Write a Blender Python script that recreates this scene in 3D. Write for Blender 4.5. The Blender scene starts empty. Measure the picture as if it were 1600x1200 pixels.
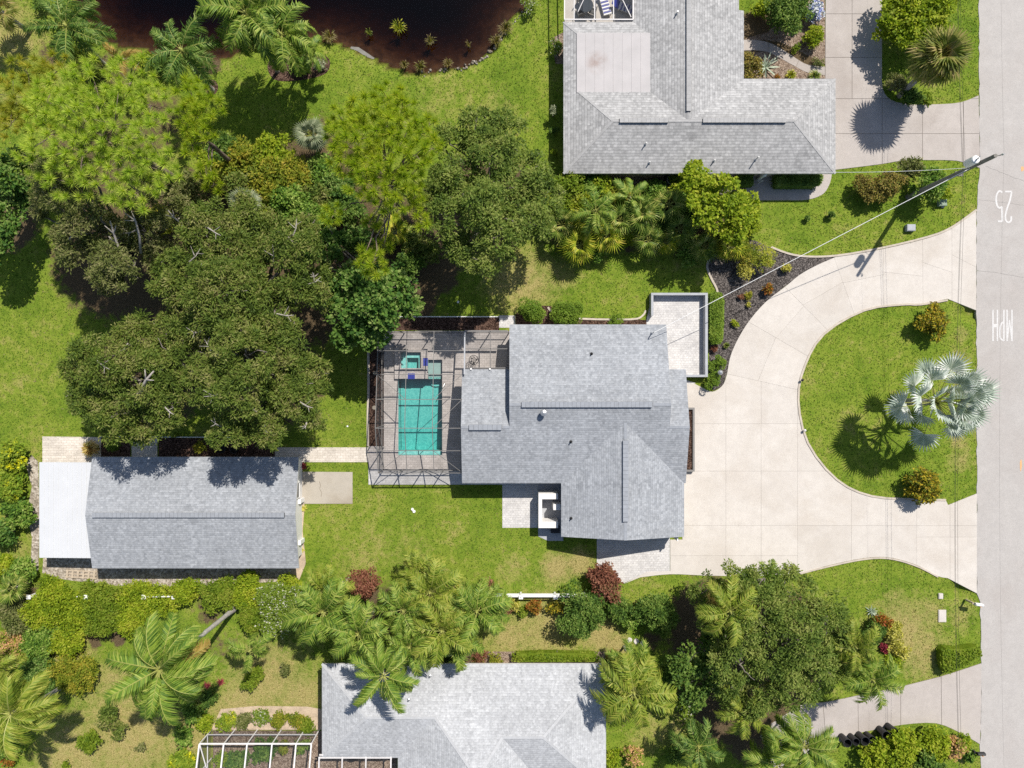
import bpy, bmesh, math, random
import numpy as np
from mathutils import Vector, Matrix

# ------------------------------------------------------------------ camera, sky, sun, exposure
SC = bpy.context.scene
COL = SC.collection
S = 0.05                 # metres on the ground for one pixel of the 1600 px wide photograph
H = 53.333               # height of the drone above the ground
cam_d = bpy.data.cameras.new('camera')
cam = bpy.data.objects.new('camera', cam_d)
COL.objects.link(cam)
cam.location = (0, 0, H)
cam.rotation_euler = (0, 0, 0)
cam_d.lens = 24
cam_d.sensor_width = 36
cam_d.clip_end = 3000
SC.camera = cam

SUN_EL = math.radians(53)
SUN_AZ = math.atan2(0.54, 0.84)          # from +Y towards +X
sun_dir = Vector((math.sin(SUN_AZ) * math.cos(SUN_EL), math.cos(SUN_AZ) * math.cos(SUN_EL), math.sin(SUN_EL)))
world = bpy.data.worlds.new('World')
SC.world = world
world.use_nodes = True
wn = world.node_tree.nodes
sky = wn.new('ShaderNodeTexSky')
sky.sky_type = 'NISHITA'
sky.sun_disc = False
sky.sun_elevation = SUN_EL
sky.sun_rotation = SUN_AZ
wn['Background'].inputs['Strength'].default_value = 0.09
world.node_tree.links.new(sky.outputs[0], wn['Background'].inputs['Color'])
sun_d = bpy.data.lights.new('sun', 'SUN')
sun_d.energy = 4.6
sun_d.angle = math.radians(0.53)
sun_d.color = (1.0, 0.95, 0.87)
sun = bpy.data.objects.new('sun', sun_d)
COL.objects.link(sun)
sun.location = (30, 50, 80)
sun.rotation_euler = sun_dir.to_track_quat('Z', 'Y').to_euler()
SC.view_settings.view_transform = 'Standard'
SC.view_settings.look = 'None'
SC.view_settings.gamma = 1
SC.view_settings.exposure = 0.32
SC.cycles.use_denoising = False
SC.cycles.denoiser = 'OPENIMAGEDENOISE'
SC.cycles.denoising_input_passes = 'RGB_ALBEDO_NORMAL'
SC.cycles.denoising_prefilter = 'ACCURATE'
SC.cycles.max_bounces = 5
SC.cycles.min_light_bounces = 2
SC.cycles.min_transparent_bounces = 8
SC.cycles.diffuse_bounces = 2
SC.cycles.transparent_max_bounces = 16
SC.cycles.caustics_reflective = False
SC.cycles.caustics_refractive = False

# ------------------------------------------------------------------ helpers
R = math.radians
rnd = random.Random(7)

def P(px, py, z=0.0):
    """a point of the place seen at photo pixel (px, py) when it lies z metres above the ground"""
    k = S * (H - z) / H
    return Vector(((px - 800) * k, (600 - py) * k, z))

def PL(pts, z=0.0):
    return [tuple(P(x, y, z)) for x, y in pts]

def tag(o, label=None, cat=None, group=None, kind=None):
    if label: o['label'] = label
    if cat: o['category'] = cat
    if group: o['group'] = group
    if kind: o['kind'] = kind
    return o

def empty(name, loc=(0, 0, 0), rz=0.0):
    o = bpy.data.objects.new(name, None)
    COL.objects.link(o)
    o.location = loc
    o.rotation_euler = (0, 0, rz)
    o.empty_display_size = 0.2
    return o

def link(name, me, parent=None, loc=(0, 0, 0), rot=(0, 0, 0), sc=(1, 1, 1)):
    o = bpy.data.objects.new(name, me)
    COL.objects.link(o)
    o.location = loc
    o.rotation_euler = rot
    o.scale = sc
    if parent is not None:
        o.parent = parent
    return o

class MB:
    """collects shapes that become ONE mesh"""
    def __init__(s):
        s.v = []; s.f = []; s.m = []
    def add(s, vs, fs, mi=0):
        n = len(s.v)
        s.v += [tuple(v) for v in vs]
        s.f += [tuple(i + n for i in f) for f in fs]
        s.m += [mi] * len(fs)
        return s
    def box(s, x0, y0, z0, x1, y1, z1, mi=0):
        v = [(x0,y0,z0),(x1,y0,z0),(x1,y1,z0),(x0,y1,z0),(x0,y0,z1),(x1,y0,z1),(x1,y1,z1),(x0,y1,z1)]
        return s.add(v, [(3,2,1,0),(4,5,6,7),(0,1,5,4),(1,2,6,5),(2,3,7,6),(3,0,4,7)], mi)
    def bar(s, a, b, w, h, mi=0):
        """a square bar from a to b, w wide sideways and h high"""
        a = Vector(a); b = Vector(b); d = (b - a).normalized()
        up = Vector((0, 0, 1))
        if abs(d.z) > 0.98: up = Vector((0, 1, 0))
        u = d.cross(up).normalized() * (w / 2)
        t = u.cross(d).normalized() * (h / 2)
        v = [a-u-t, a+u-t, a+u+t, a-u+t, b-u-t, b+u-t, b+u+t, b-u+t]
        return s.add(v, [(0,1,2,3),(7,6,5,4),(0,4,5,1),(1,5,6,2),(2,6,7,3),(3,7,4,0)], mi)
    def tube(s, pts, rad, n=6, mi=0, cap=True):
        pts = [Vector(p) for p in pts]
        if not hasattr(rad, '__len__'): rad = [rad] * len(pts)
        rings = []
        for i, p in enumerate(pts):
            d = (pts[min(i+1, len(pts)-1)] - pts[max(i-1, 0)])
            d = d.normalized() if d.length > 1e-6 else Vector((0,0,1))
            a = Vector((1,0,0)) if abs(d.x) < 0.9 else Vector((0,1,0))
            u = d.cross(a).normalized(); w = d.cross(u)
            rings.append([p + (u*math.cos(2*math.pi*k/n) + w*math.sin(2*math.pi*k/n)) * rad[i] for k in range(n)])
        v = [q for r in rings for q in r]
        f = []
        for i in range(len(pts)-1):
            for k in range(n):
                a, b = i*n+k, i*n+(k+1) % n
                f.append((a, b, b+n, a+n))
        if cap:
            f.append(tuple(range(n-1, -1, -1))); f.append(tuple((len(pts)-1)*n + k for k in range(n)))
        return s.add(v, f, mi)
    def prism(s, poly, z0, z1, mi=0):
        n = len(poly)
        ar = sum(poly[i][0]*poly[(i+1) % n][1] - poly[(i+1) % n][0]*poly[i][1] for i in range(n))
        if ar < 0: poly = poly[::-1]
        v = [(p[0], p[1], z0) for p in poly] + [(p[0], p[1], z1) for p in poly]
        f = [tuple(range(n-1, -1, -1)), tuple(range(n, 2*n))]
        f += [(i, (i+1) % n, n+(i+1) % n, n+i) for i in range(n)]
        return s.add(v, f, mi)
    def lathe(s, prof, n=12, c=(0, 0, 0), mi=0):
        v = []; f = []
        for r, z in prof:
            v += [(c[0]+r*math.cos(2*math.pi*k/n), c[1]+r*math.sin(2*math.pi*k/n), c[2]+z) for k in range(n)]
        for i in range(len(prof)-1):
            for k in range(n):
                a, b = i*n+k, i*n+(k+1) % n
                f.append((a, b, b+n, a+n))
        return s.add(v, f, mi)
    def strip(s, pts, w, z0, z1, mi=0):
        """a kerb w wide along a polyline on the ground"""
        pts = [Vector((p[0], p[1])) for p in pts]
        L, Rr = [], []
        for i, p in enumerate(pts):
            d = (pts[min(i+1, len(pts)-1)] - pts[max(i-1, 0)]).normalized()
            n = Vector((-d.y, d.x)) * (w/2)
            L.append(p+n); Rr.append(p-n)
        for i in range(len(pts)-1):
            q = [Rr[i], Rr[i+1], L[i+1], L[i]]
            v = [(a.x, a.y, z0) for a in q] + [(a.x, a.y, z1) for a in q]
            f = [(4,5,6,7), (0,1,5,4), (2,3,7,6)]
            if i == 0: f.append((3,0,4,7))
            if i == len(pts)-2: f.append((1,2,6,5))
            s.add(v, f, mi)
        return s
    def mesh(s, name, mats, smooth=False, uv=False):
        me = bpy.data.meshes.new(name)
        me.from_pydata(s.v, [], s.f)
        if not isinstance(mats, (list, tuple)): mats = [mats]
        for m in mats: me.materials.append(m)
        if len(mats) > 1: me.polygons.foreach_set('material_index', s.m)
        if smooth: me.polygons.foreach_set('use_smooth', [True] * len(s.f))
        if uv: slope_uv(me)
        me.update()
        return me
    def build(s, name, mats, parent=None, loc=(0,0,0), rot=(0,0,0), smooth=False, uv=False):
        return link(name, s.mesh(name, mats, smooth, uv), parent, loc, rot)

def slope_uv(me):
    """uv in metres: u along the eaves, v up the slope"""
    ul = me.uv_layers.new(name='UVMap')
    for p in me.polygons:
        n = p.normal
        if abs(n.z) > 0.999 or n.z < 0.2:
            u = Vector((1, 0, 0)); v = Vector((0, 1, 0))
        else:
            h = Vector((n.x, n.y, 0)).normalized()
            u = Vector((-h.y, h.x, 0)); v = n.cross(u).normalized()
        for li in p.loop_indices:
            co = me.vertices[me.loops[li].vertex_index].co
            ul.data[li].uv = (co.dot(u), co.dot(v))

def np_mesh(name, V, F, mat, smooth=False):
    V = np.ascontiguousarray(V, dtype=np.float32); F = np.ascontiguousarray(F, dtype=np.int32)
    me = bpy.data.meshes.new(name)
    k = F.shape[1]
    me.vertices.add(len(V)); me.vertices.foreach_set('co', V.ravel())
    me.loops.add(F.size); me.loops.foreach_set('vertex_index', F.ravel())
    me.polygons.add(len(F)); me.polygons.foreach_set('loop_start', np.arange(0, F.size, k, dtype=np.int32))
    me.materials.append(mat)
    me.update(calc_edges=True)
    if smooth: me.polygons.foreach_set('use_smooth', np.ones(len(F), dtype=bool))
    return me

def smooth_line(pts, n=4, closed=False):
    """Catmull-Rom through the points"""
    out = []; m = len(pts)
    rng = range(m) if closed else range(m-1)
    for i in rng:
        if closed:
            p0, p1, p2, p3 = [pts[(i+k) % m] for k in (-1, 0, 1, 2)]
        else:
            p0, p1, p2, p3 = pts[max(i-1, 0)], pts[i], pts[i+1], pts[min(i+2, m-1)]
        for j in range(n):
            t = j/n
            out.append(tuple(0.5*((2*b) + (-a+c)*t + (2*a-5*b+4*c-d)*t*t + (-a+3*b-3*c+d)*t**3) for a, b, c, d in zip(p0, p1, p2, p3)))
    if not closed: out.append(tuple(pts[-1]))
    return out

def inside(poly, x, y):
    """vectorised point in polygon"""
    x = np.asarray(x); y = np.asarray(y)
    r = np.zeros(x.shape, bool); n = len(poly)
    for i in range(n):
        x0, y0 = poly[i][:2]; x1, y1 = poly[(i+1) % n][:2]
        if y0 == y1: continue
        c = ((y0 > y) != (y1 > y)) & (x < (x1-x0)*(y-y0)/(y1-y0)+x0)
        r ^= c
    return r

def seg_dist(poly, x, y):
    d = np.full(np.shape(x), 1e9); n = len(poly)
    for i in range(n):
        x0, y0 = poly[i][:2]; x1, y1 = poly[(i+1) % n][:2]
        dx, dy = x1-x0, y1-y0; L = dx*dx+dy*dy+1e-12
        t = np.clip(((x-x0)*dx+(y-y0)*dy)/L, 0, 1)
        d = np.minimum(d, np.hypot(x-x0-t*dx, y-y0-t*dy))
    return d

# ------------------------------------------------------------------ materials
class NT:
    def __init__(s, name):
        s.mat = bpy.data.materials.new(name); s.mat.use_nodes = True
        s.t = s.mat.node_tree; s.n = s.t.nodes
        s.b = s.n['Principled BSDF']; s.out = s.n['Material Output']
    def new(s, typ, **kw):
        nd = s.n.new('ShaderNode' + typ)
        for k, v in kw.items():
            if hasattr(nd, k): setattr(nd, k, v)
            else: nd.inputs[k].default_value = v
        return nd
    def l(s, a, b): s.t.links.new(a, b)
    def noise(s, scale, detail=4, rough=0.6, vec=None, dist=0.0):
        nd = s.new('TexNoise'); nd.inputs['Scale'].default_value = scale; nd.inputs['Detail'].default_value = detail
        nd.inputs['Roughness'].default_value = rough; nd.inputs['Distortion'].default_value = dist
        if vec is not None: s.l(vec, nd.inputs['Vector'])
        return nd.outputs['Fac']
    def ramp(s, fac, stops):
        nd = s.new('ValToRGB'); cr = nd.color_ramp
        while len(cr.elements) < len(stops): cr.elements.new(0.5)
        for e, (p, c) in zip(cr.elements, stops):
            e.position = p
            e.color = (c[0], c[1], c[2], 1) if hasattr(c, '__len__') else (c, c, c, 1)
        s.l(fac, nd.inputs[0])
        return nd.outputs[0]
    def mix(s, fac, a, b, mode='MIX'):
        nd = s.new('MixRGB', blend_type=mode)
        for i, q in ((0, fac), (1, a), (2, b)):
            if hasattr(q, 'is_linked'): s.l(q, nd.inputs[i])
            elif hasattr(q, '__len__'): nd.inputs[i].default_value = (q[0], q[1], q[2], 1)
            else: nd.inputs[i].default_value = q
        return nd.outputs[0]
    def math(s, op, a, b=0.0):
        nd = s.new('Math', operation=op)
        for i, q in ((0, a), (1, b)):
            if hasattr(q, 'is_linked'): s.l(q, nd.inputs[i])
            else: nd.inputs[i].default_value = q
        return nd.outputs[0]
    def pos(s):
        return s.new('NewGeometry').outputs['Position']
    def bump(s, h, strength=0.3, dist=0.02):
        nd = s.new('Bump'); nd.inputs['Strength'].default_value = strength; nd.inputs['Distance'].default_value = dist
        s.l(h, nd.inputs['Height']); s.l(nd.outputs[0], s.b.inputs['Normal'])
    def color(s, c):
        if hasattr(c, 'is_linked'): s.l(c, s.b.inputs['Base Color'])
        else: s.b.inputs['Base Color'].default_value = (c[0], c[1], c[2], 1)
    def rough(s, r, spec=0.3):
        s.b.inputs['Roughness'].default_value = r
        s.b.inputs['Specular IOR Level'].default_value = spec

def sc3(c, k): return (c[0]*k, c[1]*k, c[2]*k)

def m_plain(name, c, rough=0.6, var=0.12, scale=3.0, spec=0.3, metal=0.0, grain=0.0):
    t = NT(name); p = t.pos()
    f = t.noise(scale, 5, 0.65, p)
    col = t.ramp(f, [(0.25, sc3(c, 1-var)), (0.75, sc3(c, 1+var))])
    if grain:
        g = t.noise(scale*14, 3, 0.7, p)
        col = t.mix(grain, col, t.ramp(g, [(0.3, 0.25), (0.7, 0.95)]), 'OVERLAY')
    t.color(col); t.rough(rough, spec); t.b.inputs['Metallic'].default_value = metal
    return t.mat

def m_leaf(name, cols, trans=0.3, rough=0.6, patch=0.8, spec=0.15, boost=1.75):
    """cols: colours that single leaves of this plant have, mixed leaf by leaf and clump by clump"""
    trans = min(.5, trans+.04); cols = [tuple(min(.75, x*boost) for x in c) for c in cols]
    t = NT(name); g = t.new('NewGeometry')
    r = g.outputs['Random Per Island']
    n = len(cols)
    stops = [((i+0.5)/n, c) for i, c in enumerate(cols)]
    f = t.noise(0.9, 2, 0.5, g.outputs['Position'])
    ff = t.math('ADD', t.math('MULTIPLY', r, 1-patch*0.5), t.math('MULTIPLY', t.math('SUBTRACT', f, 0.5), patch*1.6))
    ff = t.math('ADD', ff, patch*0.25)
    col = t.ramp(ff, stops)
    t.color(col); t.rough(rough, spec)
    tr = t.new('BsdfTranslucent'); t.l(t.mix(1.0, col, (1.15, 1.2, 0.5), 'MULTIPLY'), tr.inputs['Color'])
    mx = t.new('MixShader'); mx.inputs[0].default_value = trans
    t.l(t.b.outputs[0], mx.inputs[1]); t.l(tr.outputs[0], mx.inputs[2]); t.l(mx.outputs[0], t.out.inputs['Surface'])
    return t.mat

def m_shingle(name, c1, c2, c3, row=0.19, w=0.34, joint=0.55):  # joint: colour factor of the painted shadow line under each course
    t = NT(name); uv = t.new('UVMap').outputs[0]
    def brick(w, row, a, b, m, ms):
        nd = t.new('TexBrick'); nd.offset = 0.5; nd.squash = 1.0
        nd.inputs['Scale'].default_value = 1.0; nd.inputs['Brick Width'].default_value = w; nd.inputs['Row Height'].default_value = row
        nd.inputs['Mortar Size'].default_value = ms; nd.inputs['Bias'].default_value = 0.0
        nd.inputs['Color1'].default_value = (*a, 1); nd.inputs['Color2'].default_value = (*b, 1); nd.inputs['Mortar'].default_value = (*m, 1)
        t.l(uv, nd.inputs['Vector']); return nd
    b1 = brick(w, row, c1, c2, sc3(c1, .9), 0.0)
    b2 = brick(w*.71, row, (0.84, 0.84, 0.84), (1.16, 1.16, 1.16), (1, 1, 1), 0.0)
    b3 = brick(w*.43, row*.5, (0.86, 0.86, 0.86), (1.14, 1.14, 1.14), (1, 1, 1), 0.0)
    col = t.mix(0.75, b1.outputs['Color'], b2.outputs['Color'], 'MULTIPLY')
    col = t.mix(0.75, col, b3.outputs['Color'], 'MULTIPLY')
    sp = t.new('SeparateXYZ'); t.l(uv, sp.inputs[0])
    fr = t.math('FRACT', t.math('DIVIDE', sp.outputs[1], row))
    col = t.mix(1.0, col, t.ramp(fr, [(0.0, joint), (0.10, joint), (0.22, 1.0), (1.0, 1.05)]), 'MULTIPLY')  # joint: darker row edge, paints the shadow line of each shingle course
    n1 = t.noise(0.35, 4, 0.6, t.pos()); n2 = t.noise(16, 3, 0.75, t.pos())
    col = t.mix(t.math('MULTIPLY', n2, 0.35), col, c3)
    col = t.mix(0.18, col, t.ramp(n2, [(0.3, 0.15), (0.7, 0.85)]), 'OVERLAY')
    col = t.mix(1.0, col, t.ramp(n1, [(0.3, 0.90), (0.7, 1.08)]), 'MULTIPLY')
    stv = t.new('Mapping'); stv.inputs['Scale'].default_value = (2.2, 0.12, 1); t.l(uv, stv.inputs['Vector'])
    st = t.noise(1.0, 4, 0.65, stv.outputs[0])
    col = t.mix(1.0, col, t.ramp(st, [(0.30, 0.94), (0.62, 1.02)]), 'MULTIPLY')
    t.color(col); t.rough(0.95, 0.1)
    t.bump(fr, 0.3, -0.015)
    return t.mat

def m_paver(name, c1, c2, mortar, w=0.4, row=0.2, var=0.12, ms=0.012):
    t = NT(name); p = t.pos()
    nd = t.new('TexBrick'); nd.offset = 0.5
    for k, v in (('Scale', 1.0), ('Brick Width', w), ('Row Height', row), ('Mortar Size', ms)): nd.inputs[k].default_value = v
    nd.inputs['Color1'].default_value = (*c1, 1); nd.inputs['Color2'].default_value = (*c2, 1); nd.inputs['Mortar'].default_value = (*mortar, 1)
    t.l(p, nd.inputs['Vector'])
    n1 = t.noise(0.8, 5, 0.6, p); n2 = t.noise(14, 3, 0.7, p)
    col = t.mix(1.0, nd.outputs['Color'], t.ramp(n1, [(0.3, 1-var), (0.7, 1+var)]), 'MULTIPLY')
    col = t.mix(0.3, col, t.ramp(n2, [(0.3, 0.2), (0.7, 0.9)]), 'OVERLAY')
    t.color(col); t.rough(0.85, 0.2); t.bump(nd.outputs['Fac'], 0.4, -0.008)
    return t.mat

def m_concrete(name, c, stain=(0.36, 0.30, 0.24), amt=0.5, blot=0.9):
    t = NT(name); p = t.pos()
    n1 = t.noise(0.22, 6, 0.62, p, 0.4); n2 = t.noise(1.3, 6, 0.7, p); n3 = t.noise(22, 3, 0.7, p)
    col = t.ramp(n2, [(0.25, sc3(c, 0.90)), (0.75, sc3(c, 1.07))])
    col = t.mix(t.math('MULTIPLY', t.ramp(n1, [(0.46, 0.0), (0.74, 1.0)]), amt), col, stain)
    col = t.mix(0.22, col, t.ramp(n3, [(0.3, 0.15), (0.7, 0.9)]), 'OVERLAY')
    rv = t.new('ObjectInfo').outputs['Random']
    col = t.mix(1.0, col, t.ramp(rv, [(0.0, 0.965), (1.0, 1.02)]), 'MULTIPLY')
    spots = t.noise(5.5, 2, 0.5, p)
    col = t.mix(t.math('MULTIPLY', t.ramp(spots, [(0.70, 0.0), (0.76, 1.0)]), 0.25), col, sc3(stain, 0.5))
    t.color(col); t.rough(0.85, 0.2); t.bump(n3, 0.15, 0.004)
    return t.mat

def m_ground():
    t = NT('lawn'); p = t.pos()
    dry = t.new('Attribute'); dry.attribute_name = 'dry'
    dirt = t.new('Attribute'); dirt.attribute_name = 'dirt'
    n0 = t.noise(0.24, 5, 0.62, p, 0.6); n1 = t.noise(1.6, 5, 0.68, p, 0.4); n2 = t.noise(11, 4, 0.75, p); n3 = t.noise(40, 2, 0.7, p)
    mixed = t.math('ADD', t.math('MULTIPLY', n0, 0.5), t.math('MULTIPLY', n1, 0.5))
    g = t.ramp(mixed, [(0.34, (0.086, 0.142, 0.015)), (0.44, (0.132, 0.196, 0.021)), (0.54, (0.180, 0.232, 0.030)), (0.66, (0.262, 0.258, 0.066))])
    dn = t.math('ADD', dry.outputs['Fac'], t.math('MULTIPLY', t.math('SUBTRACT', n1, 0.5), 1.1))
    dn = t.math('ADD', dn, t.math('MULTIPLY', t.math('SUBTRACT', n0, 0.5), 0.5))
    dcol = t.ramp(n2, [(0.3, (0.23, 0.20, 0.062)), (0.7, (0.42, 0.33, 0.15))])
    col = t.mix(t.ramp(dn, [(0.28, 0.0), (0.85, 0.9)]), g, dcol)
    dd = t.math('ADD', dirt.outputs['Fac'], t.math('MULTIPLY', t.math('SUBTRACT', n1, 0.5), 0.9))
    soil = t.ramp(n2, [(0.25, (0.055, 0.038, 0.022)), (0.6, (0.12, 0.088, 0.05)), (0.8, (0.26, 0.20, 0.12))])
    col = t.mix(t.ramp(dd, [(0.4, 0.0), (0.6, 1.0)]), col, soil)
    col = t.mix(0.55, col, t.ramp(n3, [(0.28, 0.12), (0.72, 0.88)]), 'OVERLAY')
    col = t.mix(0.45, col, t.ramp(n2, [(0.28, 0.12), (0.72, 0.88)]), 'OVERLAY')
    bed = t.new('Attribute'); bed.attribute_name = 'bed'
    bedc = t.ramp(n1, [(0.3, (0.022, 0.011, 0.006)), (0.7, (0.075, 0.038, 0.018))])
    col = t.mix(bed.outputs['Fac'], col, bedc)
    t.color(col); t.rough(1.0, 0.05)
    h = t.math('ADD', t.math('MULTIPLY', n2, 0.7), t.math('MULTIPLY', n3, 0.3))
    t.bump(h, 0.7, 0.06)
    return t.mat

def m_mulch(name, a, b, c, scale=9):
    t = NT(name); p = t.pos()
    v = t.new('TexVoronoi'); v.inputs['Scale'].default_value = scale; t.l(p, v.inputs['Vector'])
    n1 = t.noise(1.2, 5, 0.7, p)
    sep = t.new('SeparateColor'); t.l(v.outputs['Color'], sep.inputs[0])
    col = t.ramp(sep.outputs[0], [(0.1, a), (0.55, b), (0.95, c)])
    col = t.mix(1.0, col, t.ramp(n1, [(0.25, 0.72), (0.75, 1.25)]), 'MULTIPLY')
    t.color(col); t.rough(0.95, 0.1); t.bump(v.outputs['Distance'], 0.8, 0.05)
    return t.mat

def m_water(name, tint, density, bumps=(1.2, 0.02), rough=0.03, refl=0.5):
    t = NT(name); p = t.pos()
    h = t.noise(bumps[0], 3, 0.6, p, 0.5)
    bp = t.new('Bump'); bp.inputs['Strength'].default_value = 0.5; bp.inputs['Distance'].default_value = bumps[1]; t.l(h, bp.inputs['Height'])
    gl = t.new('BsdfGlossy'); gl.inputs['Roughness'].default_value = rough; t.l(bp.outputs[0], gl.inputs['Normal'])
    tp = t.new('BsdfTransparent'); fr = t.new('Fresnel'); fr.inputs['IOR'].default_value = 1.33; t.l(bp.outputs[0], fr.inputs['Normal'])
    mx = t.new('MixShader'); t.l(fr.outputs[0], mx.inputs[0]); t.l(tp.outputs[0], mx.inputs[1]); t.l(gl.outputs[0], mx.inputs[2])
    t.l(mx.outputs[0], t.out.inputs['Surface'])
    va = t.new('VolumeAbsorption'); va.inputs['Color'].default_value = (*tint, 1); va.inputs['Density'].default_value = density
    t.l(va.outputs[0], t.out.inputs['Volume'])
    return t.mat

def m_screen(name, c, opac):
    t = NT(name); df = t.new('BsdfDiffuse'); df.inputs['Color'].default_value = (*c, 1)
    tp = t.new('BsdfTransparent'); mx = t.new('MixShader'); mx.inputs[0].default_value = opac
    t.l(tp.outputs[0], mx.inputs[1]); t.l(df.outputs[0], mx.inputs[2]); t.l(mx.outputs[0], t.out.inputs['Surface'])
    return t.mat

def m_bark(name, a, b, rings=0.0):
    t = NT(name); p = t.pos()
    n = t.noise(5, 5, 0.7, p, 0.5)
    col = t.ramp(n, [(0.3, a), (0.7, b)])
    t.color(col); t.rough(0.9, 0.15); t.bump(t.noise(14, 4, 0.7, p), 0.6, 0.03)
    return t.mat

M = {}
M['lawn'] = m_ground()
M['joint_pale'] = m_plain('pale_joint', (0.42, 0.38, 0.335), 0.95)
M['concrete'] = m_concrete('driveway_concrete', (0.555, 0.512, 0.465), (0.45, 0.40, 0.345), 0.8)
M['concrete_pink'] = m_concrete('old_concrete', (0.415, 0.375, 0.345), (0.31, 0.27, 0.24), 0.75)
M['concrete_grey'] = m_concrete('weathered_concrete', (0.42, 0.38, 0.32), (0.27, 0.22, 0.16), 0.9)
M['joint'] = m_plain('joint_sand', (0.23, 0.19, 0.15), 0.95)
M['kerb'] = m_plain('kerb_concrete', (0.44, 0.385, 0.32), 0.9, 0.2, 2.0, 0.2, 0, 0.3)
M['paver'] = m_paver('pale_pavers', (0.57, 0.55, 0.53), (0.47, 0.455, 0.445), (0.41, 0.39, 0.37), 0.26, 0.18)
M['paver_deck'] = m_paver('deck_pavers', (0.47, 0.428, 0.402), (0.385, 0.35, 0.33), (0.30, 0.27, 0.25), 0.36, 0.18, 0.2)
M['paver_cream'] = m_paver('cream_pavers', (0.62, 0.56, 0.49), (0.51, 0.46, 0.40), (0.42, 0.37, 0.31))
M['mulch_red'] = m_mulch('red_mulch', (0.028, 0.015, 0.011), (0.07, 0.042, 0.031), (0.16, 0.10, 0.075), 14)
M['mulch_tan'] = m_mulch('tan_mulch', (0.13, 0.09, 0.065), (0.25, 0.185, 0.14), (0.36, 0.285, 0.22), 13)
M['gravel'] = m_mulch('dark_gravel', (0.035, 0.030, 0.028), (0.085, 0.074, 0.069), (0.20, 0.175, 0.16), 15)
M['shell'] = m_mulch('pale_shell', (0.22, 0.185, 0.145), (0.36, 0.31, 0.25), (0.48, 0.43, 0.37), 7)
M['sand'] = m_plain('bare_sand', (0.42, 0.33, 0.24), 0.95, 0.3, 1.4, 0.1, 0, 0.4)
M['shingle'] = m_shingle('blue_grey_shingles', (0.245, 0.258, 0.278), (0.335, 0.348, 0.368), (0.38, 0.393, 0.41), 0.17, 0.22, 0.78)
M['shingle_n'] = m_shingle('pale_grey_shingles', (0.28, 0.278, 0.276), (0.41, 0.405, 0.40), (0.42, 0.415, 0.41), 0.21, 0.24, 0.66)
M['shingle_s'] = m_shingle('silver_grey_shingles', (0.35, 0.357, 0.37), (0.43, 0.437, 0.447), (0.50, 0.503, 0.51), 0.18, 0.22, 0.85)
M['ridge'] = m_plain('ridge_cap', (0.285, 0.30, 0.325), 0.95, 0.15, 3, 0.1)
M['ridge_n'] = m_plain('ridge_cap_pale', (0.37, 0.365, 0.36), 0.95, 0.15, 3, 0.1)
M['ridge_s'] = m_plain('ridge_cap_silver', (0.43, 0.435, 0.445), 0.95, 0.1, 3, 0.1)
M['slot'] = m_plain('vent_slot', (0.03, 0.03, 0.03), 0.9)
M['fascia'] = m_plain('white_fascia', (0.62, 0.60, 0.58), 0.5)
M['fascia_dark'] = m_plain('grey_fascia', (0.27, 0.27, 0.29), 0.5)
M['stucco'] = m_plain('white_stucco', (0.72, 0.70, 0.67), 0.9, 0.06, 2, 0.2, 0, 0.15)
M['stucco_tan'] = m_plain('tan_stucco', (0.55, 0.46, 0.37), 0.9, 0.06, 2, 0.2, 0, 0.15)
M['glass'] = m_plain('window_glass', (0.04, 0.05, 0.06), 0.08, 0.1, 2, 0.6)
M['white'] = m_plain('white_paint', (0.78, 0.77, 0.75), 0.45, 0.05)
M['white_metal'] = m_plain('white_aluminium', (0.74, 0.71, 0.70), 0.4, 0.05)
M['bronze'] = m_plain('grey_bronze_aluminium', (0.20, 0.19, 0.18), 0.45, 0.1)
M['screen'] = m_screen('insect_screen', (0.10, 0.10, 0.10), 0.13)
M['screen_wall'] = m_screen('wall_screen', (0.06, 0.06, 0.065), 0.26)
M['wall_grey'] = m_plain('grey_garden_wall', (0.36, 0.37, 0.39), 0.8, 0.12, 2, 0.2, 0, 0.2)
M['road'] = m_concrete('chip_seal_road', (0.425, 0.400, 0.378), (0.375, 0.34, 0.315), 0.7)
M['roadpaint'] = m_plain('road_paint', (0.525, 0.51, 0.495), 0.8, 0.16, 9, 0.2, 0, 0.5)
M['orange'] = m_plain('orange_paint', (0.62, 0.36, 0.17), 0.8, 0.2, 5)
M['pond'] = m_water('pond_water', (0.40, 0.20, 0.10), 2.0, (1.5, 0.004), 0.02)
M['poolwater'] = m_water('pool_water', (0.16, 0.80, 0.76), 0.55, (3.2, 0.03), 0.03)
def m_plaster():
    t = NT('teal_plaster_caustics'); p = t.pos()
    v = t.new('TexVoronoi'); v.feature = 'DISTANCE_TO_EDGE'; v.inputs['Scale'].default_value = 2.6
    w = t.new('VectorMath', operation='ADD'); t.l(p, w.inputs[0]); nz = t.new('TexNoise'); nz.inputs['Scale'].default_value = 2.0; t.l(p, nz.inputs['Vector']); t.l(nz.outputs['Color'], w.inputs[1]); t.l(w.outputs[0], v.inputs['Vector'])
    c = t.ramp(v.outputs['Distance'], [(0.0, (0.42, 0.74, 0.70)), (0.10, (0.27, 0.61, 0.59)), (0.5, (0.22, 0.54, 0.53))])  # lighter cell-edge lines paint caustic light into the teal plaster colour
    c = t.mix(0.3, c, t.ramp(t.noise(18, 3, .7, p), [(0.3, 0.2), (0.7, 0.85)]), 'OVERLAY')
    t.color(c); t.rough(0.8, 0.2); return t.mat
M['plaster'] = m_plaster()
M['shelf'] = m_plain('grey_shelf_plaster', (0.40, 0.47, 0.45), 0.8, 0.1, 4)
M['blue'] = m_plain('blue_tile', (0.035, 0.05, 0.30), 0.3)
M['black'] = m_plain('black_plastic', (0.022, 0.022, 0.024), 0.45)
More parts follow.
